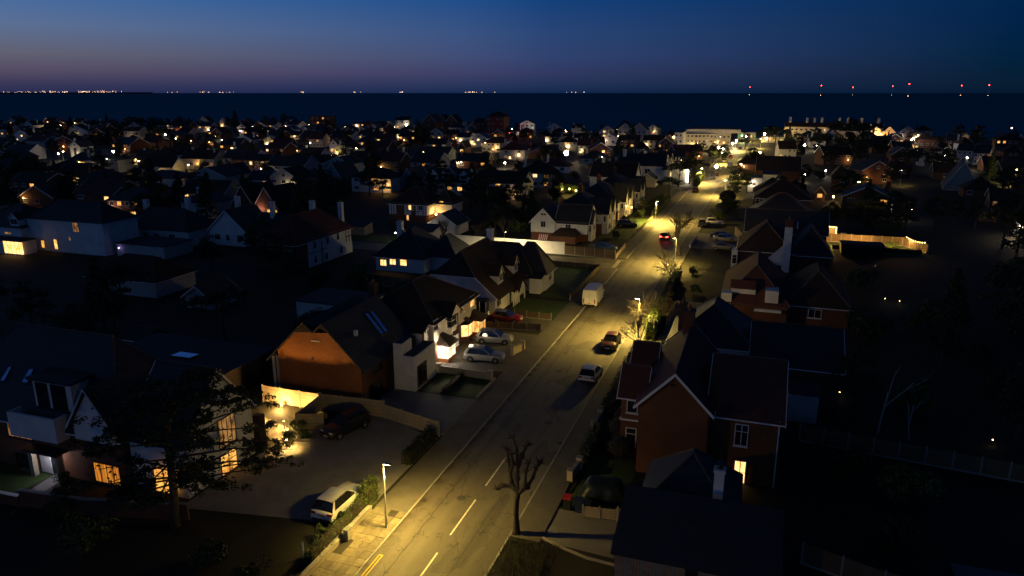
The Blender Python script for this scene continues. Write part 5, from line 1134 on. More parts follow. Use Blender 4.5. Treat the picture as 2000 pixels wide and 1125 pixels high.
# white lit garage house farther up
h = H('garage_house', 'white house with a bright strip lit garage wall on the left of the far road', -33, 250)
h.block(-46, 246, -30.5, 256, 5.6, 9, 'x', WHITE, SLATE); h.block(-29.8, 247.4, -22.6, 255, 4.6, 4.8, 'flat', WHITE, FLATR); h.block(-30.2, 243.0, -28.2, 252, 4.8, 7.8, 'y', WHITE, SLATE)
bulb(-29.2, 246.4, 4.2, .12, BULBW, 'left vertical strip light on the white garage wall', 'strip_light', 'lamp', 300, (1, .8, .42), post=False); bulb(-23.0, 246.4, 4.2, .12, BULBW, 'right vertical strip light on the white garage wall', 'strip_light', 'lamp', 420, (1, .8, .42), post=False)
for x in (-29.2, -23.0): h.part('light_strip', MB().box(x - .12, 247.25, .4, x + .12, 247.38, 4.4, BULBW))
h.part('pale_mast', MB().box(-27.6, 251, 4.81, -27.3, 251.2, 8.2, UPVC)); h.part('pale_mast', MB().box(-26.6, 251, 4.81, -26.3, 251.2, 8.2, UPVC)); h.chimney(-44.5, 250, 7, 10.4, 1.1, .9, WHITE, 2)
h.win('S', -40, 246, 2.9, 1.8, 1.6, 2, 1); h.win('S', -36, 246, 2.9, 1.8, 1.6, 2, 1)
h = H('garden_annexe', 'small pale annexe with a lit door left of the white garage', -34, 236); h.block(-37, 233, -31.5, 240, 2.6, 4.4, 'y', CREAM, SLATE); h.win('S', -36.1, 233, .05, .9, 2.0, 1, 1, LIT['y'])
h = H('slate_house', 'dark slate roofed house just short of the white garage house, one small window', -42, 222); h.block(-49, 217, -35.5, 228, 4.8, 8.6, 'x', WHITE, BROWNT); h.win('S', -39, 217, 2.5, 1.4, 1.2, 2, 1); h.chimney(-46, 222.5, 7, 9.8, .9, .9, CREAM, 2)

# left side, middle distance
h = H('red_roof_house', 'brick house with a red hipped roof and white timbered side', -75.5, 108)
h.block(-80.2, 100, -71.8, 117.5, 4.9, 8.6, 'hip', BRICKD, REDT); h.part('upper_render', MB().box(-71.8, 103.2, .05, -71.72, 117.4, 4.85, WHITE)); h.part('timber_framing', MB().box(-71.72, 115.3, 2.2, -71.66, 115.45, 4.8, TIMBER).box(-71.72, 117.2, 2.2, -71.66, 117.4, 4.8, TIMBER).box(-71.72, 116.3, 2.2, -71.66, 116.4, 4.8, TIMBER).box(-71.72, 115.3, 3.2, -71.66, 117.4, 3.35, TIMBER).box(-71.72, 107.3, .1, -71.66, 107.45, 4.8, TIMBER).box(-71.72, 103.3, 2.4, -71.66, 109, 2.52, TIMBER))
for q in ((518, 476, 531, 486), (556, 478, 570, 489)): h.wpx('S', 100, *q, 2, 1)
for y, z in ((105.2, 3.0), (109.2, 3.1), (112.6, 3.2), (105.2, .5), (108.6, .4), (113.4, .5)): h.win('E', -71.7, y, z, .9, 1.3, 1, 2)
h.chimney(-78.9, 116, 6, 9.6, .9, .9, WHITE, 2); h.chimney(-73.5, 117, 5.5, 9.4, .8, .8, WHITE, 2)
h = H('white_gabled_cottage', 'white cottage with a steep gable and three small windows, left of the red roofed house', -97, 119)
h.block(-102, 114.6, -93.4, 123, 3.2, 7.0, 'y', WHITE, SLATE); h.block(-93.38, 117, -85, 123, 2.9, 6.0, 'x', WHITE, SLATE)
for q in ((420, 456, 431, 468), (442, 458, 449, 470), (463, 459, 475, 471)): h.wpx('S', 114.6, *q, 1, 2)
h.chimney(-99.9, 121, 5, 8.8, .9, .8, WHITE, 1); h.chimney(-90.5, 119.5, 4.5, 8.4, .8, .8, WHITE, 1)
h = H('long_bungalow', 'long white bungalow with a dark hipped roof left of the steep gabled cottage', -114, 116)
h.block(-121.5, 111, -104, 120, 3.2, 6.6, 'hip', WHITE, SLATE); h.block(-119, 108.5, -116.5, 110.98, 3.0, 4.6, 'y', WHITE, SLATE)
for x in (-120.3, -114.4, -111.8, -108): h.win('S', x, 111, 1.0, 1.5, 1.3, 2, 2)
h.chimney(-119.5, 117, 4, 7.8, 1, .8, WHITE, 1); h.chimney(-112.5, 121, 4, 7.9, 1, .8, WHITE, 1)
h = H('flat_roof_garage', 'flat roofed outbuilding with a tiny purple light, below the long white bungalow', -106, 104); h.block(-111, 100.5, -100, 107.5, 2.3, 2.5, 'flat', GREYR, FLATR)
bulb(-110, 100.1, 1.6, .1, glow('violet_bulb', (.6, .4, 1), 14), 'tiny violet light on the flat roofed outbuilding', 'wall_light', 'lamp', post=False)
h = H('white_house', 'large white house at the left edge with a glowing conservatory and small lit windows', -128, 102)
h.block(-143, 98, -131, 108, 4.6, 8.0, 'hip', WHITE, SLATE); h.block(-130.98, 99.5, -112.5, 107.5, 6.3, 9.2, 'hip', WHITE, SLATE); h.block(-137, 95.0, -127.6, 97.98, 2.5, 2.7, 'flat', WHITE, FLATR)
h.dormer(-132.4, 98, 4.7, 2.2, 3, 1.5, 1.0, 'S', WHITE, SLATE, 2); h.wpx('S', 95, 8, 472, 46, 496, 5, 2, LIT['b']); h.wpx('S', 99.5, 81, 469, 88, 484, 1, 2, LIT['a']); h.wpx('S', 99.5, 106, 467, 113, 487, 1, 2, LIT['y']); h.wpx('S', 99.5, 142, 434, 154, 453, 1, 2, LIT['m']); h.wpx('S', 99.5, 134, 462, 139, 470, 1, 1, LIT['m']); h.win('S', -134.5, 98, 3.0, 1.8, .5, 2, 1, LIT['m'])
h = H('timber_outbuilding', 'low outbuilding with white framed gable in the dark gardens, upper left of the orange gable', -72, 80); h.block(-74.5, 77.5, -70.2, 83, 1.9, 3.4, 'y', GREYR, FLATR)
h = H('dark_bungalow', 'barely lit bungalow roof in the dark gardens left of centre', -88, 84); h.block(-95, 80, -82, 88, 2.6, 5.2, 'hip', GREYR, BROWNT)
h = H('dark_bungalow', 'dark outbuilding with a pale roof edge beyond the orange gabled house', -52, 82); h.block(-57, 78.5, -47.5, 85, 2.3, 2.6, 'flat', WHITE, FLATR)
h = H('garden_shed', 'small shed with a faint arched frame, far left above the gabled house roof', -66, 62); h.block(-68, 60.5, -64.6, 63.5, 2.0, 2.9, 'x', FENCE, FLATR, trim=None)

# L: big gabled building in the left foreground
h = H('gabled_villa', 'large white gabled house over brick with curtained lit windows in the lower left', -50, 44)
Y = 37.2
h.block(-63, Y, -43.3, 46.5, 4.6, 10.2, 'hip', BRICK, SLATE, trim=None, oh=.4)
h.block(-43.0, 37.6, -38.0, 45.2, 4.5, 8.9, 'x', WHITE, SLATE, oh=.35)
b = MB(); b.poly([(-47.1, Y - .6, 3.9), (-43.4, Y - .6, 3.9), (-43.4, Y - .6, 5.3), (-45.2, Y - .6, 8.0), (-47.1, Y - .6, 5.3)], WHITE).box(-47.1, Y - .599, 3.9, -43.4, Y, 5.3, WHITE); h.part('front_gable', b)
h.part('gable_roof', MB().slab([(-47.5, Y - .9, 4.9), (-45.2, Y - .9, 8.3), (-45.2, Y + 5, 8.3), (-47.5, Y + 2, 4.9)], .12, SLATE).slab([(-45.2, Y - .9, 8.3), (-42.9, Y - .9, 4.9), (-42.9, Y + 2, 4.9), (-45.2, Y + 5, 8.3)], .12, SLATE))
h.part('bargeboard', MB().tube([(-47.5, Y - .92, 4.85), (-45.2, Y - .92, 8.22), (-42.9, Y - .92, 4.85)], .08, UPVC, 4))
h.wpx('S', Y - .6, 179, 757, 195, 797, 1, 1, None, frame=DARKF); h.wpx('S', Y, 173, 834, 197, 868, 2, 1, None, frame=DARKF)
b = MB().box(-53.2, Y - 1.1, 3.6, -48.4, Y - .9, 5.4, WHITE).box(-53.2, Y - .9, 3.6, -53.0, Y, 5.4, WHITE).box(-48.6, Y - .9, 3.6, -48.4, Y, 5.4, WHITE).box(-53.2, Y - 1.1, 3.45, -48.4, Y, 3.6, WHITE); h.part('balcony', b)
h.part('dormer', MB().box(-52.2, Y + .6, 5.0, -48.3, Y + 4, 7.6, WHITE)); h.part('dormer_roof', MB().box(-52.5, Y + .3, 7.6, -48.0, Y + 4, 7.8, SLATE)); h.win('S', -51.3, Y + .6, 5.3, 1.2, 2.1, 1, 1, None, frame=DARKF); h.win('S', -49.6, Y + .6, 5.3, 1.5, 2.1, 2, 1, None, frame=DARKF)
h.wpx('S', Y, 15, 814, 60, 855, 4, 1, LIT['m'], frame=DARKF); h.wpx('S', Y, 34, 886, 74, 920, 3, 1, None, frame=DARKF)
h.wpx('S', Y, 186, 905, 235, 944, 4, 1, LIT['o'], frame=DARKF); h.wpx('S', Y, 303, 915, 339, 962, 2, 2, LIT['a'], frame=DARKF)
h.wpx('E', -38, 424, 812, 461, 870, 4, 1, LIT['m'], frame=DARKF); h.wpx('E', -38, 430, 880, 464, 930, 2, 2, LIT['a'], frame=DARKF)
h.part('window_lattice', MB().tube([(-43.1, Y - .04, 1.0), (-42.4, Y - .04, 1.5), (-41.6, Y - .04, 1.0)], .05, DARKF, 4))
h.door('S', -50.25, Y, 1.1, 2.1, LEAD); h.part('porch_pillar', MB().box(-52.1, Y - .9, 0, -51.7, Y - .5, 2.2, STONEW)); h.part('porch_pillar', MB().box(-49.3, Y - .9, 0, -49.0, Y - .5, 2.2, STONEW)); h.part('recess', MB().box(-52.0, Y - .05, 0, -50.9, Y + .0, 2.2, WHITE)); h.part('porch_slab', MB().box(-52.3, Y - 1.1, 2.2, -48.9, Y, 2.4, DARKF))
e = empty('porch_lamp', (-50.1, Y - .55, 2.12), 0, 'small violet white lamp over the dark front door on the left', 'lamp'); MB().ball((0, 0, 0), .1, glow('cool_bulb', (.85, .8, 1), 40), 8).build('bulb', e); light('lamp_light', (0, -.1, -.25), 70, (.9, .86, 1), e, .1)
for q in ([(18, 718), (24, 718), (8, 748), (0, 748)], [(58, 722), (67, 722), (53, 752), (42, 751)]): h.skylight([onplane(x, y, Vector((-50, Y, 4.6)), Vector((0, -5.6, 4.65)).normalized()) for x, y in q])
h.part('garden_screen', MB().box(-37.98, 45.25, 0, -37.4, 46.0, 3.3, TIMBER))
h = H('rear_extension', 'dark flat roofed block with a pale blue rooflight behind the large gabled house', -54, 56); h.block(-63, 50, -47.5, 61, 2.6, 2.8, 'flat', TIMBER, FLATR)
h.skylight([(-56.0, 55.2, 2.8), (-53.4, 55.3, 2.8), (-53.2, 56.6, 2.8), (-55.9, 56.6, 2.8)])

# right side: M brick house, N lodge, O, P, Q
h = H('red_brick_house', 'red brick gabled house right of the road with white barge boards, one tall window lit', -3, 58)
h.block(-7.45, 52.3, -2.15, 65, 6.05, 8.75, 'y', BRICK, REDT); h.block(-2.13, 53.2, 2.95, 62.5, 5.55, 8.6, 'x', BRICK, REDT, oh=.3); h.block(-9.2, 59.8, -7.43, 63.6, 5.6, 7.6, 'x', BRICK, REDT, oh=.3); h.block(-9.2, 54.6, -7.43, 57.8, 5.6, 7.4, 'x', BRICK, REDT, oh=.3)
h.wpx('S', 53.2, 1434, 827, 1462, 871, 2, 2); h.wpx('S', 53.2, 1431, 899, 1456, 968, 2, 3, LIT['b'])
h.pipe(-2.2, 52.2, 0, 6); h.pipe(2.85, 53.1, 0, 5.5, UPVC); h.chimney(-5.0, 64, 8, 10.3, .9, 1.2, BRICK, 3)
for z in (1.0, 3.9): h.win('S', -8.3, 54.6, z, .9, 1.6, 1, 2); h.win('W', -9.2, 56.2, z, 1.6, 1.6, 2, 2); h.win('W', -9.2, 61.7, z, 1.6, 1.6, 2, 2)
h.part('string_course', MB().box(-9.28, 54.5, 3.2, -7.4, 57.9, 3.35, UPVC)); h.part('string_course', MB().box(-9.28, 59.7, 3.2, -7.4, 63.7, 3.35, UPVC)); h.part('gable_vent', MB().box(-5.15, 52.22, 7.6, -4.75, 52.3, 7.75, TIMBER))
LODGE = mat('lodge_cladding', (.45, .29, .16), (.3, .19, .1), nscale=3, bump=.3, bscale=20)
h = H('timber_lodge', 'board clad lodge with a broad dark slate roof at the bottom right', -1.8, 41)
h.block(-6.3, 37.5, 2.75, 41.9, 2.95, 4.55, 'mono', BRICKD, SLATE, trim=None, oh=.25)
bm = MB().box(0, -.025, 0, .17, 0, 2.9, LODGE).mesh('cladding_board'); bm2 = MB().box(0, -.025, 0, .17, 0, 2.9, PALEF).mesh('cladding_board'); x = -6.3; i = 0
while x < 2.6:
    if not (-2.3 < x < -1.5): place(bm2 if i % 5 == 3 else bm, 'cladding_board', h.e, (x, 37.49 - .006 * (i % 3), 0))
    x += .185; i += 1
h.part('door_gap', MB().box(-2.2, 37.45, 0, -1.55, 37.49, 2.9, TIMBER))
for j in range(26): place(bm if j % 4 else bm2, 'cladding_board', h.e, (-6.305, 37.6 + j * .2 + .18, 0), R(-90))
h.block(-5.6, 42.7, .2, 49.0, 3.0, 5.8, 'hip', BRICKD, SLATE, trim=LEAD); h.chimney(-.9, 43.6, 3.5, 6.0, .62, .62, WHITE, 0); h.part('flue_cowl', MB().tube([(-.9, 43.6, 6.0), (-.9, 43.6, 6.35)], [.2, .14], LEAD, 8).box(-1.15, 43.35, 6.35, -.65, 43.85, 6.42, LEAD)); h.pipe(2.8, 37.4, 0, 2.8, UPVC)
h = H('slate_villa', 'dark hipped slate house with a brick chimney, just beyond the red brick house', -3.5, 75.5)
h.block(-7.4, 71.5, .7, 80.2, 4.8, 8.1, 'hip', WHITE, SLATE, hipin=3.2); h.chimney(-6.4, 73.2, 5, 8.3, .7, 1.2, BRICK, 3); h.block(.72, 70, 8.6, 79, 4.0, 6.6, 'x', BRICKD, GREYT)
h.block(4.2, 66.0, 6.6, 69.98, 2.7, 2.9, 'flat', GREYR, FLATR)
for q in ([(1360, 612), (1392, 602), (1365, 633), (1357, 634)], [(1432, 600), (1448, 603), (1470, 640), (1455, 632)]): pass
h = H('red_roof_bungalow', 'bungalow with rust red roof slopes and white dormer cheeks on the right', 1, 103)
h.block(-3.4, 95.5, 4.6, 112.5, 3.0, 6.9, 'hip', BRICKD, REDT, trim=RIDGE); h.block(4.62, 97, 12, 110, 2.9, 6.4, 'hip', BRICKD, BROWNT); h.dormer(-2.4, 97.0, 3.2, 1.6, 3, 1.4, .7, 'W', WHITE, REDT, 2)
h.part('flat_dormer', MB().box(1.8, 95.2, 3.0, 3.4, 97.5, 4.6, WHITE)); h.part('flat_dormer', MB().box(-3.6, 95.2, 2.2, -2.3, 96.6, 3.9, WHITE)); h.part('front_sill', MB().box(.6, 94.6, 1.9, 3.9, 95.1, 2.2, UPVC)); h.win('S', 8, 97, 1.0, 1.6, 1.2, 2, 1)
h = H('white_chimney_house', 'brown roofed house with a tall white chimney breast, beyond the rust red bungalow', 2, 132)
h.block(-2.6, 127.5, 6.0, 139, 3.4, 7.4, 'hip', BRICKD, BROWNT); h.part('chimney_breast', MB().box(4.5, 126.4, 0, 5.7, 127.48, 7.6, WHITE)); h.part('end_gable', MB().poly([(1.2, 126.9, 1.0), (4.5, 126.9, 1.0), (4.5, 126.9, 4.4)], WHITE).poly([(1.2, 127.1, 1.0), (4.5, 127.1, 4.4), (4.5, 127.1, 1.0)], WHITE)); h.chimney(5.1, 126.95, 7.6, 8.8, 1.2, .9, BRICKD, 3); h.part('bay', MB().box(-3.6, 126.3, 0, -2.62, 128.6, 3.2, WHITE)); h.win('S', -3.1, 126.3, .9, .8, 1.6, 1, 2); h.win('S', .2, 126.5, 1.0, 1.3, 1.1, 2, 1)
h.block(5.82, 129, 12.2, 139, 3.0, 7.0, 'hip', BRICKD, SLATE)
h = H('dark_villa', 'dark slate roofed house right of the lit drive, its gable end beside the bright lawn', 5, 152)
h.block(-1.8, 141.5, 12.2, 150, 4.2, 7.6, 'x', BRICKD, GREYT); h.block(-1.5, 160, 11, 171, 4.4, 8.4, 'hip', BRICKD, SLATE); h.part('skylight_bars', MB().box(7.0, 141.0, 4.9, 7.2, 141.4, 6.2, UPVC)); h.win('S', 11.0, 141.5, .5, .9, 1.8, 1, 2, LIT['m'])
h = H('brick_bungalow', 'brown tiled bungalow with a small white window on the right, past the lit drive', 4, 196); h.block(-1, 190, 12, 202, 4.0, 8.0, 'hip', BRICKD, BROWNT); h.win('S', -.3, 190, 1.6, 1.0, 2.4, 1, 3)
h = H('white_annexe', 'white flat walled house with a wall lamp, right of the far road', 4, 236); h.block(-3.6, 232, 0.5, 240, 4.2, 4.4, 'flat', WHITE, FLATR); h.block(.6, 231, 5.6, 240, 5.4, 5.6, 'flat', WHITE, FLATR); h.win('S', 2.6, 231, 3, 1.3, .9, 2, 1)
bulb(-2.2, 231.5, 2.3, .22, BULBW, 'oval wall lamp on the white flat walled house right of the road', 'wall_lamp', 'lamp', 160, (1, .8, .45), post=False)
# bright garden on the right
e = empty('garden_cabin', (13.3, 163.3, 0), 0, 'small open timber cabin strung with fairy lights behind the bright lawn', 'cabin')
MB().box(-2.6, 2, 0, 2.6, 2.1, 2.3, PALEF).box(-2.6, -1.2, 0, -2.5, 2, 2.3, PALEF).box(2.5, -1.2, 0, 2.6, 2, 2.3, PALEF).build('cabin_wall', e); MB().box(-2.8, -1.5, 2.3, 2.8, 2.2, 2.45, FLATR).build('roof', e); MB().box(-2.5, -1.2, 0, 2.5, -1.1, .8, PALEF).build('counter', e)
e2 = empty('fairy_lights', (13.3, 161.7, 0), 0, 'string of fairy lights along the cabin eaves', 'light string'); b = MB()
for i in range(16): b.ball((-2.0 + i * .27, 0, 2.2), .07, BULBO, 6)
for i in range(7): b.ball((2.35, 0, 2.1 - i * .3), .07, BULBO, 6)
tag(b.build('bulbs', e2), kind='stuff'); light('string_light', (0, .8, 1.6), 1400, AM, e2, .5)
e2 = empty('fairy_lights', (28.6, 154.2, 0), 0, 'string of fairy lights along the short fence', 'light string'); b = MB()
for i in range(9): b.ball((-.8 + i * .28, 2.0 - i * .62, 1.9 - .3 * math.sin(i * .39)), .07, BULBO, 6)
tag(b.build('bulbs', e2), kind='stuff'); light('string_light', (-.6, .3, 1.5), 420, AM, e2, .4)
hedge('garden_hedge', (12.8, 149.3, 30.8, 150.1, .85), 900, .12, 'low dark hedge along the near edge of the bright lawn', LEAF, seed=21)
bulb(12.9, 151.6, .55, .16, BULBO, 'garden lamp at the house end of the bright lawn', power=1900, color=AM); bulb(24.6, 150.4, .35, .1, BULBO, 'spotlight under the yellow shrub on the bright lawn', power=1500, color=AM)
bulb(19.5, 153.0, .5, .07, BULBO, 'low lamp midway along the long panelled fence', power=2600, color=AM)
tree('shrub', 'bush', 1, 24.8, 152.6, .9, 'rounded yellow lit shrub on the bright lawn', 'shrub')
h = H('flat_roof_studio', 'black flat roofed studio in front of the bright lawn', 18, 147); h.block(15.2, 144.2, 22.3, 148, 1.9, 2.05, 'flat', TIMBER, FLATR)
for n, (x, y, w) in enumerate([(15.6, 160, 1.4), (17.2, 161.2, 1.2)]):
    e = empty('garden_bench', (x, y, 0), .2, ['pale garden seat beside the cabin', 'pale upright garden seat farther right of the cabin'][n], 'bench'); MB().box(-w / 2, 0, .4, w / 2, .5, .48, UPVC).build('seat', e); MB().box(-w / 2, .45, .48, w / 2, .55, 1.1, UPVC).build('backrest', e); MB().box(-w / 2, .02, 0, -w / 2 + .1, .48, .4, UPVC).build('leg', e); MB().box(w / 2 - .1, .02, 0, w / 2, .48, .4, UPVC).build('leg', e)
for x, y, lb in ((1729, 583, 'leftmost of three small lawn lights in the dark right garden'), (1757, 588, 'middle of three small lawn lights in the dark right garden'), (1846, 596, 'rightmost of three small lawn lights in the dark right garden'), (1640, 766, 'lone white pinpoint light in the black garden right of the red brick house'), (1939, 859, 'faint yellow pinpoint light at the far right of the black gardens')):
    p = at(x, y, .5); bulb(p.x, p.y, .5, .045, BULBO, lb, power=3 if y < 700 else 1, color=(.9, 1, .55))
e = empty('greenhouse_gutter', (12.6, 41.9, 0), 0, 'pale strip of a long low roof edge at lower right', 'greenhouse'); MB().box(0, 0, 1.9, 4.2, .25, 2.05, UPVC).build('gutter', e); MB().box(0, .1, 0, 4.2, 2.2, 1.9, GLASS).build('glazing', e)
for h_, cx, cy in RECENTER:
    for ch in list(h_.e.children):
        if ch.name.split('.')[0] == 'chimney' and rnd.random() < .6:
            m = ch.data; x = sum(v.co.x for v in m.vertices) / len(m.vertices); y = sum(v.co.y for v in m.vertices) / len(m.vertices); z = max(v.co.z for v in m.vertices)
            b = MB().tube([(x, y, z), (x, y, z + 1.5)], .03, LEAD, 5).tube([(x - .5, y, z + 1.4), (x + .5, y, z + 1.4)], .018, LEAD, 4)
            for k in range(6): b.tube([(x - .45 + k * .18, y - .25, z + 1.4), (x - .45 + k * .18, y + .25, z + 1.4)], .012, LEAD, 4)
            h_.part('aerial', b)
    recenter(h_, cx, cy)

# ------------------------------------------------------------------ the town between here and the sea
FRM = {'d': None, '.': None}
def far(x0, x1, yb, eave, rise, kind, wm, rm, wins, label, rz=0, depth=9, chim=1, base2=None, cat='house', name='far_house', trim=UPVC, group='houses of the town towards the sea', lampx=None):
    rz = R(rz); A = at(x0, yb); d = Vector((math.cos(rz), math.sin(rz), 0)); w = (x1 - x0) * A.z if False else 8.0
    for _ in range(6):
        w *= (x1 - x0) / max(1e-3, proj(A + d * w)[0] - x0)
        w = max(2.0, min(70, w))
    dep = depth; h = House(name, label, cat, (A.x, A.y, 0), rz, group, near=False)
    k2 = {'x': 'x', 'y': 'y', 'hip': 'hip', 'flat': 'flat', 'mono': 'mono'}[kind]
    h.block(0, 0, w, dep, eave, eave + rise, k2, wm, rm, wm2=base2, split=min(2.3, eave * .5) if base2 else 0, trim=trim)
    rows = wins.split('/') if wins else []
    fl = len(rows); hh = eave / max(1, fl)
    for j, row in enumerate(rows):
        n = len(row)
        for i, ch in enumerate(row):
            if ch == '.': continue
            ww = min(1.5, w / n * .5); wh = min(1.2, hh * .45); z = j * hh + hh * .33
            big = ch.isupper()
            if big: ww, wh, z = w / n * .86, hh * .72, j * hh + hh * .1
            h.win('S', w * (i + .5) / n, 0, z, ww, wh, 2 if ww > .9 else 1, 2 if big else 1, LIT.get(ch.lower()))
    if kind == 'y' and eave > 3.4 and w > 5: h.win('S', w / 2, 0, eave + rise * .12, 1.0, .9, 2, 1)
    rr = random.Random(x0 * 7 + yb)
    if rr.random() < (.6 if x0 < 1560 else .25) and wins:
        u, z = w * rr.uniform(.1, .9), 2.2
        h.part('added_porch_light', MB().ball((u, -.3, z), .16 if yb > 300 else .22, BULBO if rr.random() < .6 else BULBW, 6).box(u - .06, -.3, z + .1, u + .06, 0, z + .16, GREYP)); light('porch_fill', (u, -.9, z), rr.uniform(60, 260), (1, rr.uniform(.52, .8), rr.uniform(.14, .42)), h.e, .2)  # lamps added to random houses to wash their fronts warm
    for i in range(chim): h.chimney(w * (.12 if i == 0 else .88), dep * rr.uniform(.35, .65), eave + rise * .3, eave + rise + rr.uniform(.5, 1.1), .7, .7, wm if wm in (WHITE, CREAM) else BRICKD, 1)
    return h
W, C, G, B, BD, T = WHITE, CREAM, GREYR, BRICK, BRICKD, TEAL
S, N_, Rr, Gt = SLATE, BROWNT, REDT, GREYT
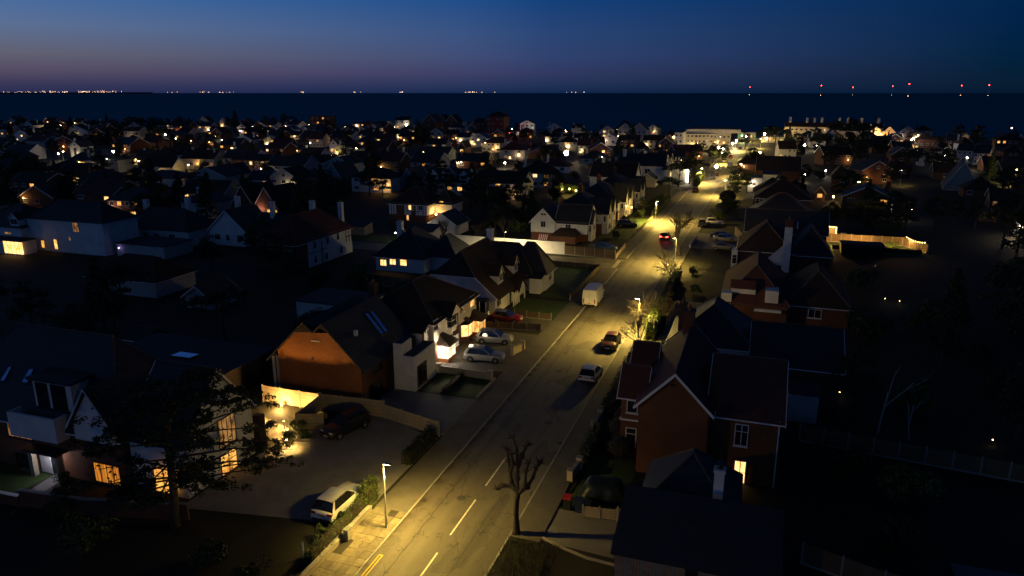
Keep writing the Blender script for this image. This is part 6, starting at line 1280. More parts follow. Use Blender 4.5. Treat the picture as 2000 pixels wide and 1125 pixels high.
spec = [
 (214, 291, 424, 4.4, 2.6, 'hip', BD, S, 'y.yg/dydyd', 'dark brick house with white leaded windows, three lit warm and one green', 6, 9, 1),
 (124, 176, 361, 2.8, 2.2, 'hip', C, N_, 'dad', 'amber washed bungalow with three windows behind a small bright lamp', 4, 8, 0),
 (168, 232, 337, 4.4, .4, 'flat', G, Gt, 'ddd/ddd', 'flat roofed grey house dimly lit yellow from below', 14, 9, 0),
 (244, 274, 276, 6.5, 2.2, 'x', C, N_, 'd.d/dmd', 'tall dim yellow house with two bays near the left skyline', 10, 9, 1),
 (280, 352, 362, 2.8, 2, 'hip', W, S, 'ydd.d', 'white bungalow with one glowing window left of the brick chapel', 2, 8, 1),
 (428, 453, 357, 3.0, 3.0, 'y', W, S, '.', 'small white gable with a dark window beside the brick chapel', 0, 10, 0),
 (453, 532, 341, 5.6, 1.6, 'hip', B, N_, 'w....../.ddwdwd', 'brick chapel like hall with tall windows, one blazing white', 8, 12, 1),
 (486, 524, 366, 2.9, 2.4, 'x', W, S, 'd.y', 'white house with one warm window right below the brick chapel', 4, 8, 1),
 (571, 595, 365, 3.2, 1.9, 'y', W, S, 'D', 'white gabled house with one wide black window', 0, 10, 1),
 (596, 624, 367, 3.0, 2.4, 'x', W, S, 'dd', 'low white wing beside the gabled house with the wide black window', 0, 8, 0),
 (622, 680, 371, 1.0, 7.4, 'y', T, S, '', 'great steep gable clad in blue grey boards with white edges', 3, 12, 0),
 (688, 764, 374, 4.6, 2.6, 'hip', W, N_, 'd.y./ddYd', 'white hipped house with a glowing window half hidden by a dark tree', 2, 9, 1),
 (584, 625, 324, 4.6, 2.6, 'x', W, N_, 'yyyy/dddy', 'long white house with a bright row of ground floor windows', 0, 9, 1),
 (678, 714, 334, 4.2, 3.2, 'x', BD, N_, 'BB', 'brown house with two blazing ground floor windows', 3, 9, 1),
 (644, 662, 302, 4.6, 2.8, 'y', W, S, 'yd', 'narrow white gable with a warm window, left of a tall street light', 0, 9, 0),
 (646, 690, 274, 4.2, 2, 'x', W, N_, 'dddyd/ddddd', 'white terrace high on the far hill with one yellow window', 6, 8, 2),
 (606, 648, 252, 10.5, .4, 'flat', BD, Gt, 'd.yd/dydd/ddyd', 'tall dark block of flats on the far skyline with a few lit windows', 12, 12, 0),
 (552, 576, 266, 4.6, 2.6, 'y', W, S, 'by', 'white gable below the skyline flats with a blazing porch', 6, 9, 0),
 (536, 556, 270, 4.6, 2.8, 'y', W, S, 'd./dd', 'white gable left of the blazing porch below the skyline flats', -8, 9, 1),
 (608, 624, 271, 4.0, 2.2, 'y', C, S, 'd', 'cream gable under the skyline flats', 0, 8, 0),
 (580, 605, 263, 3.8, 2.4, 'y', G, S, 'd.d', 'grey broad gable with white edges below the skyline flats', 4, 9, 0),
 (688, 720, 250, 3.6, 1, 'x', C, N_, 'ybby', 'low skyline house with four bright windows', 6, 8, 0),
 (696, 716, 266, 4.4, 2.2, 'y', C, S, 'y', 'small gable glowing over a dazzling terrace', 0, 8, 0),
 (772, 800, 252, 7.4, 2.6, 'x', C, N_, 'bdd/ddd', 'cream house on the skyline beside a dazzling pink white lamp', 4, 9, 1),
 (724, 738, 262, 4.6, 2.6, 'y', W, S, 'y', 'little white gable left of the skyline cream house', 0, 8, 0),
 (746, 766, 246, 4, .8, 'flat', C, Gt, 'y.', 'small flat roofed skyline house with one wide lit window', 0, 8, 0),
 (826, 851, 262, 9, 5.2, 'y', BD, S, 'd/d', 'steep black roofed villa on the skyline with a pale gable tip', 0, 14, 2),
 (852, 872, 256, 8, 4.4, 'y', BD, N_, 'a/d', 'brick villa gable on the skyline with white barge boards, its left half', 0, 12, 1),
 (872, 892, 257, 8, 4.8, 'y', BD, N_, 'y/d', 'brick villa gable on the skyline with white barge boards, its right half', 0, 12, 1),
 (888, 920, 250, 5.2, 1, 'flat', W, FLATR, 'dddd/dddd', 'white flat roofed house in the middle of the skyline', 0, 9, 0),
 (926, 946, 254, 6.2, 3, 'x', BD, N_, 'ddd/ddd', 'dark skyline house with two white dormer windows', 0, 9, 0),
 (951, 984, 266, 13.5, 3.2, 'hip', BD, N_, 'dydd/dddd/dd.d/d.dd', 'tallest villa on the skyline with a white edged gable', 0, 12, 2),
 (1016, 1043, 266, 8.4, 2.6, 'y', W, S, 'ddd/ddd/ddd', 'white three storey gabled block on the skyline with a brilliant lamp at its foot', 10, 12, 0),
 (918, 951, 286, 4.8, 2.6, 'y', W, S, 'by/dwd', 'white gable with a blazing ground floor, under the tallest villa', 4, 10, 0),
 (892, 918, 281, 4.2, 2.4, 'x', W, S, 'y.d', 'white house left of the blazing gable under the tallest villa', 4, 9, 1),
 (840, 864, 273, 4.8, 2.6, 'y', C, N_, 'bb/dd', 'lit gable with bright ground floor left of the shrub garden', 6, 9, 0),
 (866, 896, 276, 4.8, 2.2, 'x', BD, N_, 'ydyd/dddd', 'dark house with white windows right of the lit gable', 2, 9, 1),
 (853, 882, 287, 3.0, 2, 'hip', BD, N_, 'by.y', 'low dark bungalow with yellow bay windows', 2, 8, 0),
 (958, 991, 286, 3.2, 2.2, 'hip', W, S, 'd.b', 'white bungalow under a black hipped roof below the red light', 2, 9, 0),
 (896, 908, 302, 4.0, 2.6, 'y', BD, N_, 'b', 'small dark gable with one glowing amber window', 0, 8, 0),
 (815, 876, 312, 3.2, 2.6, 'x', G, S, '....', 'long dark roof with white end gable above the tiled roofs', 2, 9, 1),
 (831, 908, 379, 4.2, 3.2, 'x', W, S, 'd.yy', 'white house with three white dormers under a slate roof', 0, 9, 0),
 (782, 812, 372, 2.2, 4.8, 'y', T, S, '', 'blue grey gable joined to the left of the three dormer house', 0, 10, 0),
 (927, 1020, 386, 4.8, 2.8, 'x', W, N_, '.a.bb/d.ydd', 'broad white house with two blazing square windows low down', -3, 9, 0),
 (1012, 1078, 366, 5.0, 3.0, 'hip', C, N_, 'ydy/dwy', 'cream bay windowed house glowing warm, above the lit shrubs', 2, 9, 1),
 (984, 1005, 304, 4.2, 2.4, 'y', BD, N_, 'm', 'dark pink edged gable right of the lit yellow bush', 4, 8, 0),
 (1120, 1148, 286, 4.8, 2.4, 'x', C, N_, 'bbb/ddd', 'left half of a brightly lit white terrace far up the middle', 2, 8, 1),
 (1148, 1172, 285, 4.8, 2.4, 'x', W, N_, 'yb/dd', 'right half of a brightly lit white terrace far up the middle', 2, 8, 2),
 (1174, 1198, 270, 5.6, 2.6, 'y', C, N_, 'by/wd', 'lit gable house below the sea on the middle skyline', 8, 9, 0),
 (1206, 1234, 275, 7.0, 4.0, 'y', G, N_, 'ddd/ddd', 'left of two pale blue gables against the sea', 0, 12, 0),
 (1234, 1262, 275, 7.0, 4.0, 'y', G, N_, 'ddd/ddd', 'right of two pale blue gables against the sea', 0, 12, 0),
 (1176, 1204, 284, 4.4, 2.4, 'y', W, S, 'dd', 'white gable left of the two pale blue gables', 4, 9, 0),
 (1210, 1248, 285, 3.4, 2.6, 'x', W, Rr, 'ddd', 'low white house with a reddish roof beneath the two pale blue gables', 2, 9, 0),
 (1256, 1296, 290, 4.6, 2.4, 'x', C, N_, 'dddd/dddd', 'pale terrace left of the big white flats', 2, 8, 1),
 (1296, 1316, 290, 4.4, 2.8, 'y', BD, S, 'd', 'dark half timbered gable at the foot of the big white flats', 4, 9, 0),
 (1696, 1722, 274, 5.2, 3.4, 'y', C, N_, 'y/dd', 'warm lit seafront gable, left one of a pair', 0, 10, 1),
 (1722, 1747, 274, 5.2, 3.4, 'y', C, N_, 'a/ad', 'warm lit seafront gable, right one of a pair', 0, 10, 1),
 (1684, 1697, 272, 6.0, .4, 'flat', W, FLATR, 'b/b', 'narrow bright white link between the seafront terrace and the warm gables', 0, 8, 0),
 (1756, 1784, 272, 5.4, 3.2, 'y', G, N_, 'd/dd', 'grey seafront gable next after the warm pair', 0, 10, 1),
 (1786, 1819, 271, 5.6, 3.0, 'hip', G, N_, 'dd/ddd', 'broad grey seafront house at the right end of its row', 0, 10, 1),
 (1698, 1738, 290, 4.8, 2.0, 'x', C, S, 'a.dd/dddd', 'dark roofed house with an amber wall in front of the warm seafront gables', -6, 9, 0),
 (1738, 1760, 284, 3.8, 2.4, 'x', C, S, 'dd', 'cream lit house left of the floodlit yard', 0, 9, 0),
 (1758, 1794, 292, 3.0, .4, 'flat', C, FLATR, 'pyYy', 'floodlit low pale building with a dazzling lamp over its yard', 2, 8, 0),
 (1794, 1826, 290, 5.2, 3.2, 'hip', BD, N_, 'ddd', 'dark house right of the floodlit yard', 2, 9, 0),
 (1612, 1634, 280, 4.6, 3.2, 'y', W, S, '.w', 'bright white gable in front of the seafront terrace', 4, 9, 0),
 (1578, 1612, 284, 4.4, 2, 'x', W, S, 'yb.', 'house with a dazzling lit window left of the bright white gable', 0, 9, 0),
 (1740, 1777, 320, 4.2, 2.8, 'y', BD, S, 'd', 'black gable with white timber triangle', 4, 9, 0),
 (1794, 1802, 324, 3, 4, 'y', W, N_, '', 'sharp little white gable right of the black timbered one', 0, 6, 0),
 (1866, 1896, 318, 5.6, 2.8, 'x', G, S, 'ddd/ddd', 'grey half timbered row on the right, nearer half', -22, 9, 1),
 (1898, 1928, 322, 5.2, 2.8, 'x', G, S, 'ddd/ddd', 'grey half timbered row on the right, far half', -22, 9, 1),
 (1838, 1858, 312, 4.2, 2.8, 'y', C, N_, 'p', 'floodlit white gable tip among the right hand roofs', 0, 8, 0),
 (1876, 1890, 286, 5, 2.6, 'y', C, N_, 'a', 'narrow amber lit wall near the right skyline', 0, 8, 0),
 (1942, 1998, 296, 6.4, 2.8, 'hip', BD, N_, 'd.d.d/yydd.', 'dark building with three yellow windows at the right edge', -6, 12, 1),
 (1842, 1912, 372, 1.6, 7.2, 'y', T, S, 'd.d', 'large dark blue grey gable on the right with a lit conservatory beside it', -8, 12, 0),
 (1909, 1936, 376, 2.6, .4, 'flat', W, FLATR, 'L', 'pale lit conservatory at the foot of the large blue grey gable', -8, 5, 0),
 (1912, 1950, 432, 2.4, .3, 'flat', FENCE, FLATR, 'o', 'timber outbuilding with a long amber lit slatted front', -10, 5, 0),
 (1978, 2006, 457, 2.8, 2.4, 'y', W, S, 'p', 'white gable at the right edge hung with lights', -10, 8, 0),
 (1726, 1744, 411, 2.6, .4, 'flat', BD, FLATR, 'C', 'black outbuilding with one stark white window', -4, 6, 0),
 (1590, 1610, 391, 2.4, 1.6, 'y', BD, N_, 'y', 'dark garden room with a glowing arched end', -4, 6, 0),
 (1622, 1654, 372, 4.8, 3.0, 'hip', BD, N_, '.d/.D', 'dark house with one white framed window above the glowing garden room', -4, 9, 0),
 (1470, 1540, 400, 3.6, 3.4, 'hip', BD, N_, 'd..', 'brown hipped bungalow right of the round clipped tree', 0, 10, 0),
 (1476, 1560, 352, 3.8, 4.2, 'x', BD, N_, '..', 'big brown roof with a white chimney right of the far road', 0, 10, 1),
 (1932, 1970, 408, 2.6, 2.4, 'x', BD, N_, 'm.', 'low house with an orange window near the right edge', -6, 8, 0),
 (0, 22, 268, 5.6, 2.4, 'x', C, N_, 'aa', 'amber lit roof on the left skyline edge', 10, 9, 0),
 (50, 104, 272, 5.0, 2.0, 'x', C, N_, 'ddd/add', 'pinkish skyline house on the left with a reddish roof', 10, 9, 0),
 (136, 172, 270, 5.2, 2.6, 'y', W, N_, 'ddd', 'skyline house on the left with small chimneys', 10, 9, 2),
 (14, 60, 312, 4.2, 2.4, 'x', W, S, 'y.d', 'dim white house on the far left with one lit strip', 8, 9, 1),
 (140, 160, 312, 6, 2.2, 'y', W, S, 'd/d', 'narrow pale house front among the left trees', 8, 8, 1),
 (292, 312, 290, 4.5, 2.4, 'x', G, N_, 'b.y', 'house with two bright ground floor windows, left hillside', 8, 8, 0),
 (340, 372, 262, 6.4, 2.4, 'x', BD, N_, 'd.y/dyy', 'skyline house on the left with two amber upstairs windows', 10, 9, 0),
 (390, 408, 250, 6.5, 3, 'y', C, N_, 'd/d', 'pale chimney like gable on the left skyline', 8, 8, 1),
 (430, 446, 250, 6, 2.6, 'y', C, N_, 'a', 'orange lit gable end on the left skyline', 8, 8, 0),
 (466, 490, 250, 5, 2.8, 'y', BD, N_, 'dy/d', 'pink edged gable on the left skyline by a dark pine', 8, 8, 0),
 (356, 420, 330, 4.4, 2.8, 'x', C, N_, '.d.mm', 'dim timbered house left of the brick chapel with arched windows', 6, 9, 2),
 (440, 530, 306, 3.0, 2.6, 'hip', W, S, '...d', 'long white bungalow right of the orange lit road', 4, 9, 1),
 (356, 412, 425, 4.0, 2.2, 'hip', W, S, 'd.d', 'dim white house left of the steep gabled cottage', 4, 9, 1),
 (500, 545, 428, 3.2, 4.6, 'y', BD, N_, '.Y', 'dark gable with one broad yellow window above the red roof', -4, 10, 0),
 (455, 500, 426, 3.2, 4.8, 'y', BD, N_, '', 'dark gable with pale edges left of the broad yellow window', -4, 10, 0),
 (1084, 1100, 376, 2.6, 1.8, 'y', C, N_, 'm', 'small pinkish gable behind the yellow lit shrubs', 0, 6, 0),
 (1150, 1190, 340, 3.4, 2.6, 'hip', BD, N_, 'm..', 'dark bungalow with one dim yellow window left of the pale annexe', 2, 9, 1),
 (1248, 1306, 342, 4.6, 3.2, 'x', W, N_, 'd.d', 'white house with a brown roof and a pale chimney up the left side', 0, 10, 1),
 (1440, 1476, 336, 3.4, 3, 'hip', BD, N_, '..', 'dark roof behind the lit bush on the far right kerb', 0, 9, 0),
]
for t in spec:
    h = far(*t[:9], t[9], *(t[10:13]))
    if 'three white dormers' in t[9]:
        for u, ww in ((2.6, 2.6), (7.4, 4.0), (12.2, 2.6)): h.dormer(u, .4, 4.3, ww, 3.6, 1.7 if ww < 3 else 2.2, 1.2 if ww < 3 else 1.9, 'S', WHITE, SLATE, 2)
# the white flats, the seafront terrace and the lit pavilion
def flats(name, x0, x1, yb, eave, depth, wins, wm, label, rz, extra=None, chim=0, roof='flat'):
    h = far(x0, x1, yb, eave, .5 if roof == 'flat' else 2.6, roof, wm, FLATR if roof == 'flat' else N_, wins, label, rz, depth, 0, cat='flats', name=name, group=None, trim=None if roof == 'flat' else UPVC)
    return h
h = flats('apartment_block', 1316, 1332, 294, 9.2, 26, 'dd/dd/dd', W, 'bluish white end wing of the big flats on the left of the road', 0)
h = flats('apartment_block', 1332, 1392, 291, 8.0, 14, 'dydddddd/dddddddd/dddddddd', C, 'long front of the big white flats with rows of windows', 10); h.block(2, 3, 30, 12, 10.2, 10.6, 'flat', W, FLATR, base=8.2)
h = flats('apartment_block', 1392, 1426, 284, 9.6, 14, 'bdbd/dddd/d.dd', C, 'brightly lit right wing of the big white flats', 4)
h = far(1531, 1722, 270, 7.8, 2.4, 'x', C, N_, 'dbdyydadd.ddddvdddydd/dddddddddddddddddddd', 'long seafront terrace of pale houses carrying a row of tall chimneys', 0, 10, 0, cat='terrace', name='seafront_terrace', group=None)
for u in (3, 13.5, 18, 22.5, 33, 38, 46, 56): h.chimney(u, 5.5, 9, 13.4, 1.5, 1.6, G, 2)
h = flats('pavilion', 1440, 1476, 272, 4.6, 9, 'gwwBwg', W, 'low white seafront pavilion lit green and white at the end of the road', 0)
h = flats('shelter', 1486, 1530, 278, 3.4, 8, 'yyyy', C, 'low lit shelter right of the seafront pavilion', 0)
# crowded dim roofs that fill the slopes between
fr = random.Random(42); boxes = []
for t in spec: boxes.append((t[0], t[1], t[2]))
cols_f = [(BD, 'brick'), (G, 'grey'), (BD, 'brick'), (C, 'cream'), (BD, 'brick'), (BD, 'brick'), (W, 'white'), (G, 'grey')]; roofs_f = [(S, 'slate'), (N_, 'brown'), (N_, 'brown'), (Rr, 'red'), (Gt, 'grey')]
FILL = []; placed = []
def clear(x, y, r):
    for h_, cx, cy in RECENTER:
        if abs(cx - x) < 11 and abs(cy - y) < 11: return False
    if -36 < x - edge(max(0, y)) < 1 and y < 545: return False
    if 119 < y < 128 and x < -20: return False
    if 8 < x < 42 and 112 < y < 168: return False
    for o in placed:
        if (o[0] - x) ** 2 + (o[1] - y) ** 2 < r * r: return False
    return True
for o in list(col.objects):
    if o.parent is None and o.name.startswith(('far_house', 'apartment', 'seafront', 'pavilion')): placed.append((o.location.x, o.location.y))
n = 0
for tries in range(6500):
    if n >= 200: break
    Y = fr.uniform(150, 545) if fr.random() < .82 else fr.uniform(120, 200); X = fr.uniform(-745, 345) * (Y / 545) - 20
    px_, py_, c_ = proj((X, Y, 0))
    if not (-40 < px_ < 2060) or not clear(X, Y, 13.5 if Y < 330 else 11.5): continue
    if px_ > 1560 and py_ > 420: continue
    if Y < 235 and -135 < X < 5: continue
    placed.append((X, Y)); n += 1
    wm, wn_ = fr.choice(cols_f[:1] if px_ > 1560 and fr.random() < .7 else cols_f); rm, rn = fr.choice(roofs_f); kd = fr.choice(['x', 'x', 'hip', 'hip', 'y']); two = fr.random() < .6; ev = 4.6 if two else 2.7
    nw = fr.randint(2, 4); pl = .27 if px_ < 1560 else .14
    row = lambda: ''.join(fr.choice('ywabym') if fr.random() < pl else ('d' if fr.random() < .6 else '.') for _ in range(nw))
    wins = row() + ('/' + row() if two else ''); lit = sum(ch in 'ywabm' for ch in wins)
    wpx = (fr.uniform(8, 13) if Y < 330 else fr.uniform(6.5, 10)) * FPX / c_
    lab = '%s %s, %s %s roof, %s' % (wn_, 'house' if two else 'bungalow', rn, {'x': 'ridged', 'hip': 'hipped', 'y': 'gabled'}[kd], ['no lit window', 'one lit window', 'two lit windows', 'several lit windows'][min(3, lit)])
    h = far(px_, px_ + wpx, py_, ev, fr.uniform(2.2, 3.2), kd, wm, rm, wins, lab, fr.choice([0, 0, 4, 8, -5, 18]) + fr.uniform(-3, 3), fr.uniform(8, 11), fr.choice([0, 1, 1, 2])); FILL.append(h.e)
# ------------------------------------------------------------------ lamps, glare and far lights
def glare(x, y, z, label, r=.3, m=BULBW, power=600, color=(1, .78, .45), yb=None, name='floodlight', pull=0):
    """a lamp measured on the photograph at height z"""
    p = at(x, y, z); e = empty(name, (p.x, p.y, 0), 0, label, 'lamp', 'bright lamps among the houses'); MB().tube([(0, .1, 0), (0, .1, z)], .06, GREYP, 6).build('post', e)
    MB().ball((0, 0, z), r, m, 8).build('bulb', e); MB().box(-.3, .05, z + r * .5, .3, .35, z + r * .5 + .12, GREYP).build('hood', e)
    if power: light('flood', (0, -.35, z - .1), power * (4 if 1300 < x < 1760 and y < 303 else 2.4), color, e, .3)
for a in [(1106, 299, 4, 'dazzling floodlight in the dark middle of the town', .95, BULBW, 1700), (793, 244, 3.5, 'pink white lamp at the foot of the skyline cream house', .55, BULBW, 900), (1032, 257, 3.5, 'brilliant lamp at the foot of the white three storey block', .6, BULBW, 1100),
          (994, 260, 3.5, 'red light glowing left of the white three storey block', .8, BULBR, 300, (1, .1, .1)), (1000, 252, 4, 'yellow lamp above the red light on the skyline', .35, BULBW, 1400), (323, 263, 4, 'white lamp on the left hillside, upper one', .4, BULBW, 300), (316, 274, 4, 'white lamp on the left hillside, lower left one', .4, BULBW, 300), (343, 270, 4, 'white lamp on the left hillside, right one', .35, BULBW, 300),
          (221, 296, 4.2, 'pinkish white lamp over the lit patch of road at left', .4, BULBW, 900), (127, 361, 2.4, 'small pink lamp in front of the amber bungalow', .22, BULBW, 240), (453, 290, 4, 'orange lamp over the orange lit road left of centre', .4, BULBO, 900, AM), (455, 276, 5, 'white lamp above the orange lit road left of centre', .3, BULBW, 1500, (1, .75, .3)),
          (543, 302, 4.5, 'white glaring lamp right of the brick chapel', .4, BULBW, 500), (541, 312, 3, 'amber lamp beneath the white one right of the brick chapel', .3, BULBO, 300, AM), (477, 336, 2.2, 'white lamp at the left corner of the brick chapel', .3, BULBW, 300), (560, 250, 3, 'pinkish porch lamp below the skyline flats', .4, BULBW, 500), (642, 298, 4.6, 'street light right of the narrow white gable', .3, BULBW, 500), (606, 279, 3, 'orange lamp above the long white house', .3, BULBO, 300, AM),
          (703, 250, 4, 'white lamp over the dazzling terrace', .35, BULBW, 300), (704, 272, 2, 'string lit dazzling terrace lamp', .7, BULBO, 900, AM), (747, 272, 2, 'amber lamp in a lit garden left of the shrub garden', .5, BULBO, 500, AM), (1165, 280, 2.4, 'blazing lamp at the right end of the white terrace', .6, BULBW, 900), (1140, 279, 2.4, 'blazing lamp in the middle of the white terrace', .5, BULBW, 900), (1175, 263, 3, 'amber lamp by the lit gable below the sea', .4, BULBO, 600, AM), (1085, 260, 3, 'orange lamp on the middle skyline', .4, BULBO, 300, AM),
          (1316, 268, 6, 'deep orange lamp at the left end of the big white flats', .5, BULBO, 2500, (1, .3, .05)), (1404, 288, 3, 'bright lamp under the right wing of the flats', .6, BULBW, 2600), (1431, 280, 4, 'bright lamp at the roadside right of the flats', .5, BULBW, 2500), (1438, 274, 4, 'second bright lamp at the roadside right of the flats', .4, BULBW, 2200), (1412, 290, 2, 'low bright lamp at the corner of the flats', .5, BULBW, 1500), (1493, 262, 6, 'white lamp on the seafront right of the pavilion', .5, BULBW, 1500), (1458, 267, 4, 'white green light over the pavilion', .6, BULBW, 1500, (.9, 1, .85)), (1449, 265, 4, 'small green light on the pavilion', .4, glow('green_bulb', (.1, 1, .35), 20), 200, (.2, 1, .4)),
          (1475, 299, 3, 'left of two amber lamps on the right of the far road', .5, BULBO, 1500, (1, .7, .25)), (1484, 298, 3, 'right of two amber lamps on the right of the far road', .55, BULBO, 1500, (1, .7, .25)), (1474, 316, 2.5, 'oval white lamp behind the bush on the far right kerb', .5, BULBW, 700), (1399, 325, 4.6, 'round white street light on the left kerb of the far road', .5, BULBW, 900, (1, .9, .8)), (1540, 298, 2.4, 'white lamp right of the far road by the white gable roof', .4, BULBW, 400),
          (1571, 283, 3, 'dazzling lamp left of the bright white gable', .55, BULBW, 900), (1595, 284, 2.4, 'white lamp in front of the bright white gable', .4, BULBW, 600), (1783, 272, 5, 'dazzling floodlight over the floodlit yard', .95, BULBW, 2600), (1766, 287, 2.4, 'white lamp low in the floodlit yard', .5, BULBW, 1200), (1792, 292, 2, 'small lamp at the right end of the floodlit yard', .3, BULBW, 300), (1690, 266, 4, 'white lamp between the terrace and the warm gables', .4, BULBW, 900), (1720, 262, 4, 'amber lamp lighting the warm seafront gables', .3, BULBO, 1500, (1, .5, .15)), (1846, 304, 2.4, 'lamp on the floodlit gable tip', .45, BULBW, 500), (1883, 273, 4, 'tall amber lamp near the right skyline', .4, BULBO, 600, AM), (1976, 250, 6, 'round pale lamp high on the right skyline', .5, glow('pink_bulb', (1, .72, .68), 6), 200),
          (1889, 308, 4.6, 'street light among the grey half timbered row', .25, BULBW, 300), (1986, 331, 4.6, 'street light over a yellow lit bush at the right edge', .25, BULBO, 1300, (1, .8, .2)), (1945, 313, 2, 'orange lamp right of the grey half timbered row', .3, BULBO, 200, AM), (1866, 357, 1.5, 'orange lamp at the left of the large blue grey gable', .3, BULBO, 200, AM), (1933, 366, 2.4, 'white lamp at the conservatory of the large blue grey gable', .25, BULBW, 240), (1992, 444, 2.2, 'cluster of white lamps on the gable at the right edge', .25, BULBW, 300), (1780, 409, 2, 'small pale light right of the stark white window', .14, BULBW, 20), (1572, 341, 2.4, 'short bright strip light among the dark right roofs', .3, BULBW, 120), (1613, 333, 2, 'pale lamp at the right of the short strip light', .22, BULBW, 150), (1668, 345, 1.6, 'white light among the yellow lit bushes on the right', .3, BULBW, 160), (1700, 341, 2, 'lone white light above the dark right gardens', .16, BULBW, 40), (1628, 384, 1.4, 'orange light in the shrubs right of the glowing garden room', .25, BULBO, 150, AM),
          (52, 312, 2, 'bright strip lamp on the far left slope', .35, BULBW, 200), (132, 281, 3, 'yellow lamp on the left slope, nearest the trees', .3, BULBO, 200, (1, .75, .2)), (61, 265, 4, 'white lamp at the left skyline', .35, BULBW, 200), (114, 300, 3, 'pink lamp alone on the dark left slope', .25, BULBW, 60), (82, 322, 2, 'pin light low on the dark left slope', .2, BULBO, 60, AM), (986, 318, 2, 'white lamp by a roof edge in the middle of the town', .35, BULBW, 200), (1176, 307, 3, 'small white light in the dark middle trees', .25, BULBW, 60), (1186, 318, 2.4, 'yellow light in the dark middle trees', .25, BULBO, 60, AM), (996, 308, 3, 'amber light right of the lit yellow bush', .25, BULBO, 100, AM), (948, 300, 2, 'yellow light inside the lit bush below the red light', .4, BULBO, 900, (1, .8, .2)), (434, 274, 3, 'pale lamp left of the orange lit road', .25, BULBW, 100)]:
    glare(*a)
for i, (x, y, z) in enumerate([(1098, 370, 1.5), (1112, 369, 1.8), (1125, 372, 1.5)]):
    p = at(x, y, z); bulb(p.x, p.y, z, .22, BULBO, ['left', 'middle', 'right'][i] + ' lamp of three inside the yellow lit shrubs below the cream bay windowed house', power=330, color=(1, .72, .15))
for i, (x, y, v) in enumerate([(1092, 372, 1), (1104, 370, 1), (1118, 371, 1), (1129, 374, 1), (948, 304, 1), (1668, 352, 1), (1680, 354, 1), (1988, 340, 1), (1474, 322, 1), (1411, 306, 1), (228, 300, 0), (457, 306, 0)]):
    p = at(x, y + 6); tree('shrub', 'bush', v, p.x, p.y, 1.6 if i < 4 else 2.0, ['leftmost of four yellow lit shrubs', 'second of four yellow lit shrubs', 'third of four yellow lit shrubs', 'rightmost of four yellow lit shrubs', 'yellow lit bush below the red light', 'yellow lit bush in the dark right, left one', 'yellow lit bush in the dark right, right one', 'yellow lit bush at the right edge', 'bush in front of the oval white lamp', 'lit green shrub on the left of the far road', 'shrub in the lit patch of road at left', 'shrub beside the orange lit road'][i], 'shrub')
for (x0, x1, y0, y1, nm) in ((200, 243, 292, 302, 'road'), (452, 470, 284, 312, 'road'), (985, 1012, 252, 258, 'road')):
    a, b_, c_, d_ = at(x0, y1), at(x1, y1), at(x1, y0), at(x0, y0); sheet(nm, [(p.x, p.y) for p in (a, b_, c_, d_)], FOOT, .03)
# ------------------------------------------------------------------ trees
tr = random.Random(99); nt_ = 0; spots = [(150, 266, 'round', 1.0), (176, 262, 'round', .9), (205, 262, 'round', 1.1), (228, 260, 'round', 1.2), (246, 258, 'round', 1.3), (262, 256, 'round', 1.35), (280, 255, 'round', 1.3), (296, 254, 'round', 1.3), (314, 253, 'round', 1.25), (330, 253, 'round', 1.2), (350, 252, 'round', 1.3), (372, 253, 'round', 1.2), (392, 254, 'round', 1.1), (412, 252, 'round', 1.15), (461, 250, 'conifer', 1.7), (444, 252, 'round', 1.0), (520, 250, 'round', 1.3), (536, 250, 'round', 1.2), (556, 249, 'round', 1.6), (572, 250, 'round', 1.3), (592, 252, 'round', 1.0), (20, 268, 'round', 1.0), (110, 268, 'round', .9), (722, 384, 'round', 1.1), (748, 386, 'round', .9), (824, 290, 'round', 1.6), (835, 292, 'round', 1.5),
    (1370, 310, 'round', 1.0), (1392, 320, 'round', 1.0), (1412, 316, 'round', 1.0), (1356, 318, 'round', 1.0), (1394, 304, 'round', .8), (1455, 292, 'round', 1.2), (1513, 292, 'wide', 1.7), (1500, 286, 'wide', 1.4), (1656, 300, 'wide', 2.3), (1672, 304, 'round', 2.0), (1645, 306, 'round', 1.8), (1610, 312, 'wide', 1.6), (1346, 360, 'wide', 1.25), (1325, 366, 'wide', 1.1), (1440, 372, 'round', 1.0), (1458, 378, 'round', .9), (1466, 330, 'round', 1.1), (1480, 322, 'bush', 2), (1870, 282, 'round', 1.5), (1906, 290, 'round', 1.6), (1690, 330, 'wide', 1.6), (1780, 350, 'wide', 1.5), (1830, 340, 'round', 1.5)]
for tries in range(4500):
    if nt_ >= 430: break
    Y = tr.uniform(140, 545) if tr.random() < .7 else tr.uniform(60, 200); X = tr.uniform(-745, 350) * (Y / 545) - 10
    px_, py_, c_ = proj((X, Y, 0))
    if not (-30 < px_ < 2040) or not clear(X, Y, 5) or Y > 560: continue
    if -45 < X < 12 and Y < 150: continue
    if px_ < 270 and 425 < py_ < 620: continue
    nt_ += 1; spots.append((px_, py_, tr.choice(['round', 'round', 'bush', 'conifer', 'bush', 'round', 'bush']), tr.uniform(.75, 1.3)))
TREES = []
for i, (x, y, kd, s) in enumerate(spots):
    p = at(x, y); placed.append((p.x, p.y)); s2 = s if kd != 'bush' else s * 1.6
    lab = {'round': 'dark rounded evergreen tree', 'wide': 'broad spreading dark tree', 'conifer': 'dark pointed conifer', 'bush': 'dark garden bush'}[kd]
    TREES.append(tree({'round': 'evergreen_tree', 'wide': 'broad_tree', 'conifer': 'conifer_tree', 'bush': 'garden_bush'}[kd], kd, i % 3, p.x, p.y, s2, lab, 'bush' if kd == 'bush' else 'tree', 'dark trees and bushes between the houses'))
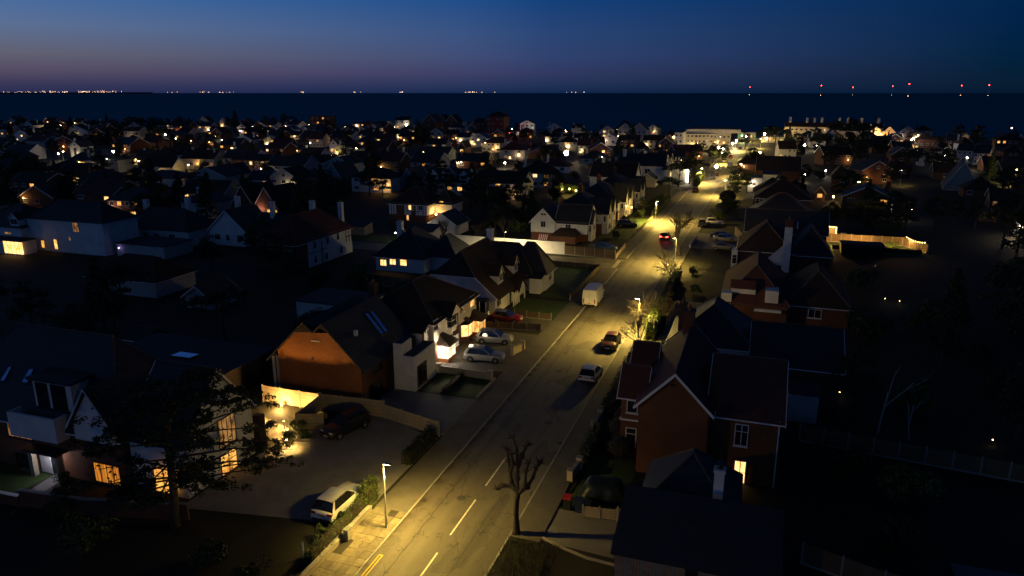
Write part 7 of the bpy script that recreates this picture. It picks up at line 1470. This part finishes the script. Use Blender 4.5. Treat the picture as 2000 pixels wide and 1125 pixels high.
# black gardens at right and left: trees and bushes close by
for i, (x, y, kd, s) in enumerate([(10, 70, 'round', .8), (16, 72, 'bush', 1.6), (22, 66, 'round', .9), (28, 76, 'wide', .8), (20, 84, 'round', .8), (30, 92, 'wide', .9), (14, 94, 'bush', 2), (38, 104, 'round', 1), (44, 122, 'wide', 1), (50, 140, 'wide', 1.1), (16, 118, 'bush', 2), (45, 160, 'wide', 1.1), (22, 172, 'wide', 1.0), (15, 172, 'round', .8), (30, 172, 'round', .9), (8, 57, 'bush', 1.5), (12, 54, 'bush', 1.6), (10, 48, 'bush', 1.2),
        (-60, 68, 'wide', .9), (-75, 66, 'round', .9), (-82, 74, 'wide', .9), (-66, 90, 'round', .8), (-57, 95, 'bush', 2), (-93, 92, 'bush', 1.8), (-50, 72, 'bush', 1.8), (-48, 92, 'bush', 1.4), (-86, 96, 'round', .8), (-46.5, 68, 'round', .7), (-70, 56, 'round', .9), (-76, 48, 'wide', .8), (-45, 33, 'bush', 1.1), (-52, 30.5, 'bush', 1.2), (-31, 31.8, 'bush', 1.1), (-27.5, 31.2, 'bush', .8), (-40, 31, 'bush', 1.3), (-62, 124, 'bush', 1.8), (-85, 132, 'round', .8), (-90, 138, 'bush', 2), (-52, 142, 'round', .9), (-56, 150, 'bush', 1.7), (-48, 146, 'bush', 1.6), (-27.5, 147.5, 'bush', .9), (-28.5, 166, 'bush', 1.0), (-26.5, 174, 'bush', 1.1), (-27, 180, 'round', .55), (-25.6, 190, 'bush', 1.3), (-25.5, 199, 'bush', 1.4), (-24.5, 212, 'wide', .8), (-9.2, 120, 'bush', .8), (-8, 108, 'bush', .8), (-7.4, 100, 'bush', .7), (-8.5, 176, 'bush', 1.6), (-7.5, 184, 'round', .7), (-6.5, 192, 'bush', 1.8), (-7, 214, 'round', .7)]):
    lab = {'round': 'dark rounded evergreen tree', 'wide': 'broad spreading dark tree', 'conifer': 'dark pointed conifer', 'bush': 'dark garden bush'}[kd]
    TREES.append(tree({'round': 'evergreen_tree', 'wide': 'broad_tree', 'bush': 'garden_bush'}[kd], kd, i % 3, x, y, s, lab, 'bush' if kd == 'bush' else 'tree', 'dark trees and bushes between the houses'))
LAMPS = []; lr = random.Random(31); nl = 0  # lamps added at random spots for light pools on ground and hedges
for tries in range(900):
    if nl >= 34: break
    Y = lr.uniform(170, 535); X = lr.uniform(-700, 330) * (Y / 545)
    px_, py_, c_ = proj((X, Y, 0))
    if not (0 < px_ < 1990) or not clear(X, Y, 7.5) or (px_ > 1560 and lr.random() < .6): continue
    placed.append((X, Y)); nl += 1; LAMPS.append(street_lamp(X, Y, lr.uniform(0, 6.28), 'added town street lamp', lr.uniform(500, 1300), far=True, color=(1, lr.uniform(.6, .75), lr.uniform(.14, .35))))
# ------------------------------------------------------------------ beyond the sea
DARKLAND = mat('far_land', (.004, .005, .008))
structure('distant_shore', MB().box(-40000, 24000, -8, -24900, 25500, 45, DARKLAND))
sr = random.Random(12); sb = {k: glow('shore_light_' + k, c, s) for k, c, s in (('amber', (1, .55, .2), 3.5), ('white', (1, .82, .7), 4), ('pink', (1, .5, .55), 4))}
for m in sb.values(): m.cycles.emission_sampling = 'NONE'
b = MB()
for i in range(190):
    px_ = sr.choice([sr.uniform(0, 240), sr.gauss(100, 22), sr.gauss(165, 9), sr.uniform(0, 200), sr.gauss(205, 12)]) if i < 140 else sr.choice([sr.gauss(335, 6), sr.gauss(590, 3), sr.gauss(690, 9), sr.gauss(785, 3), sr.gauss(920, 10), sr.gauss(965, 5), sr.gauss(1125, 9), sr.gauss(430, 10), sr.gauss(400, 5)])
    if px_ < -5: continue
    d = ray(px_, 181); d.z = 0; p = EYE + d * (23800 / d.y); zz = 40 + abs(sr.gauss(0, 28 if px_ < 240 else 8)); s_ = sr.uniform(3, 9) if i < 140 else sr.uniform(4, 10)
    b.box(p.x - s_, p.y - 4, zz - s_, p.x + s_, p.y, zz + s_, sb[sr.choice(['amber', 'amber', 'white', 'pink'])])
tag(b.build('shore_lights'), 'scatter of town lights along the far shore of the estuary', 'lights', kind='stuff')
tow = MB().tube([(0, 0, -8), (0, 0, 95)], [2.6, 1.6], UPVC, 8).mesh('tower'); nac = MB().box(-2.5, -5, 93, 2.5, 6, 98, UPVC).mesh('nacelle'); wl = MB().ball((0, 2, 101), 5.0, BULBR, 8).mesh('warning_light'); BULBR.cycles.emission_sampling = 'AUTO'
bl = MB().poly([(-1.6, 0, 2), (1.6, 0, 2), (.4, .3, 52), (-.3, .3, 52)], UPVC).poly([(1.6, .5, 2), (-1.6, .5, 2), (-.3, .6, 52), (.4, .6, 52)], UPVC).mesh('blade')
wb = MB().ball((0, -3, 2), 1.3, BULBO, 6).mesh('marker_light')
for i, (x, y) in enumerate([(1464, 172), (1603, 169), (1665, 172), (1742, 170), (1774, 166), (1877, 169), (1930, 168)]):
    D_ = 72 * FPX / (181.5 - y) / 1.02; d = ray(x, 181); d.z = 0; d.normalize(); k = D_ / max(.2, d.dot(Vector((FW.x, FW.y, 0)).normalized())); p = d * k
    e = empty('wind_turbine', (p.x, p.y, 0), R(18), ['leftmost wind turbine at sea with a red warning light', 'second wind turbine from the left at sea', 'third wind turbine from the left at sea', 'fourth wind turbine from the left, just left of the highest red light', 'fifth wind turbine from the left at sea, its red light highest', 'sixth wind turbine from the left at sea', 'rightmost wind turbine at sea'][i], 'wind turbine', 'wind turbines on the sea horizon')
    place(tow, 'tower', e); place(nac, 'nacelle', e); place(wl, 'warning_light', e); place(wb, 'marker_light', e)
    for j in range(3): o = place(bl, 'blade', e, (0, -6, 96)); o.rotation_euler.y = R(20 * i + 120 * j)
# ------------------------------------------------------------------ labels: tell look-alikes apart by their place
def ordinal(i, n):
    w = ['', 'second', 'third', 'fourth', 'fifth', 'sixth', 'seventh', 'eighth', 'ninth', 'tenth', 'eleventh', 'twelfth', 'thirteenth', 'fourteenth', 'fifteenth', 'sixteenth', 'seventeenth', 'eighteenth', 'nineteenth', 'twentieth']
    j = n - 1 - i
    return 'leftmost' if i == 0 else 'rightmost' if j == 0 else w[i] + ' from left' if i <= j and i < 20 else w[min(j, 19)] + ' from right'
def where(o):
    x, y, c = proj(o.location)
    band = 'near sea' if c > 480 else ('far town' if c > 390 else 'upper town' if c > 300 else ('middle town' if c > 210 else ('lower town' if c > 120 else 'near gardens')))
    return band, ('far left' if x < 230 else 'left of chapel' if x < 440 else 'above chapel' if x < 640 else 'above lit bungalow' if x < 860 else 'above bright wall' if x < 1240 else 'along far road' if x < 1540 else 'right of road' if x < 1780 else 'far right'), x
groups = {}
for o in FILL + TREES + LAMPS:
    bnd, reg, x = where(o); o['label'] = '%s, %s, %s' % (o['label'], bnd, reg)
    groups.setdefault(o['label'], []).append((x, o))
for lab, l in groups.items():
    if len(l) > 1:
        l.sort(key=lambda t: t[0])
        for i, (x, o) in enumerate(l): o['label'] = lab + ', ' + ordinal(i, len(l))
for o in col.objects:
    if o.parent is None and o.get('label'):
        w = o['label'].split()
        if len(w) > 16: print('LONG', len(w), o['label'])
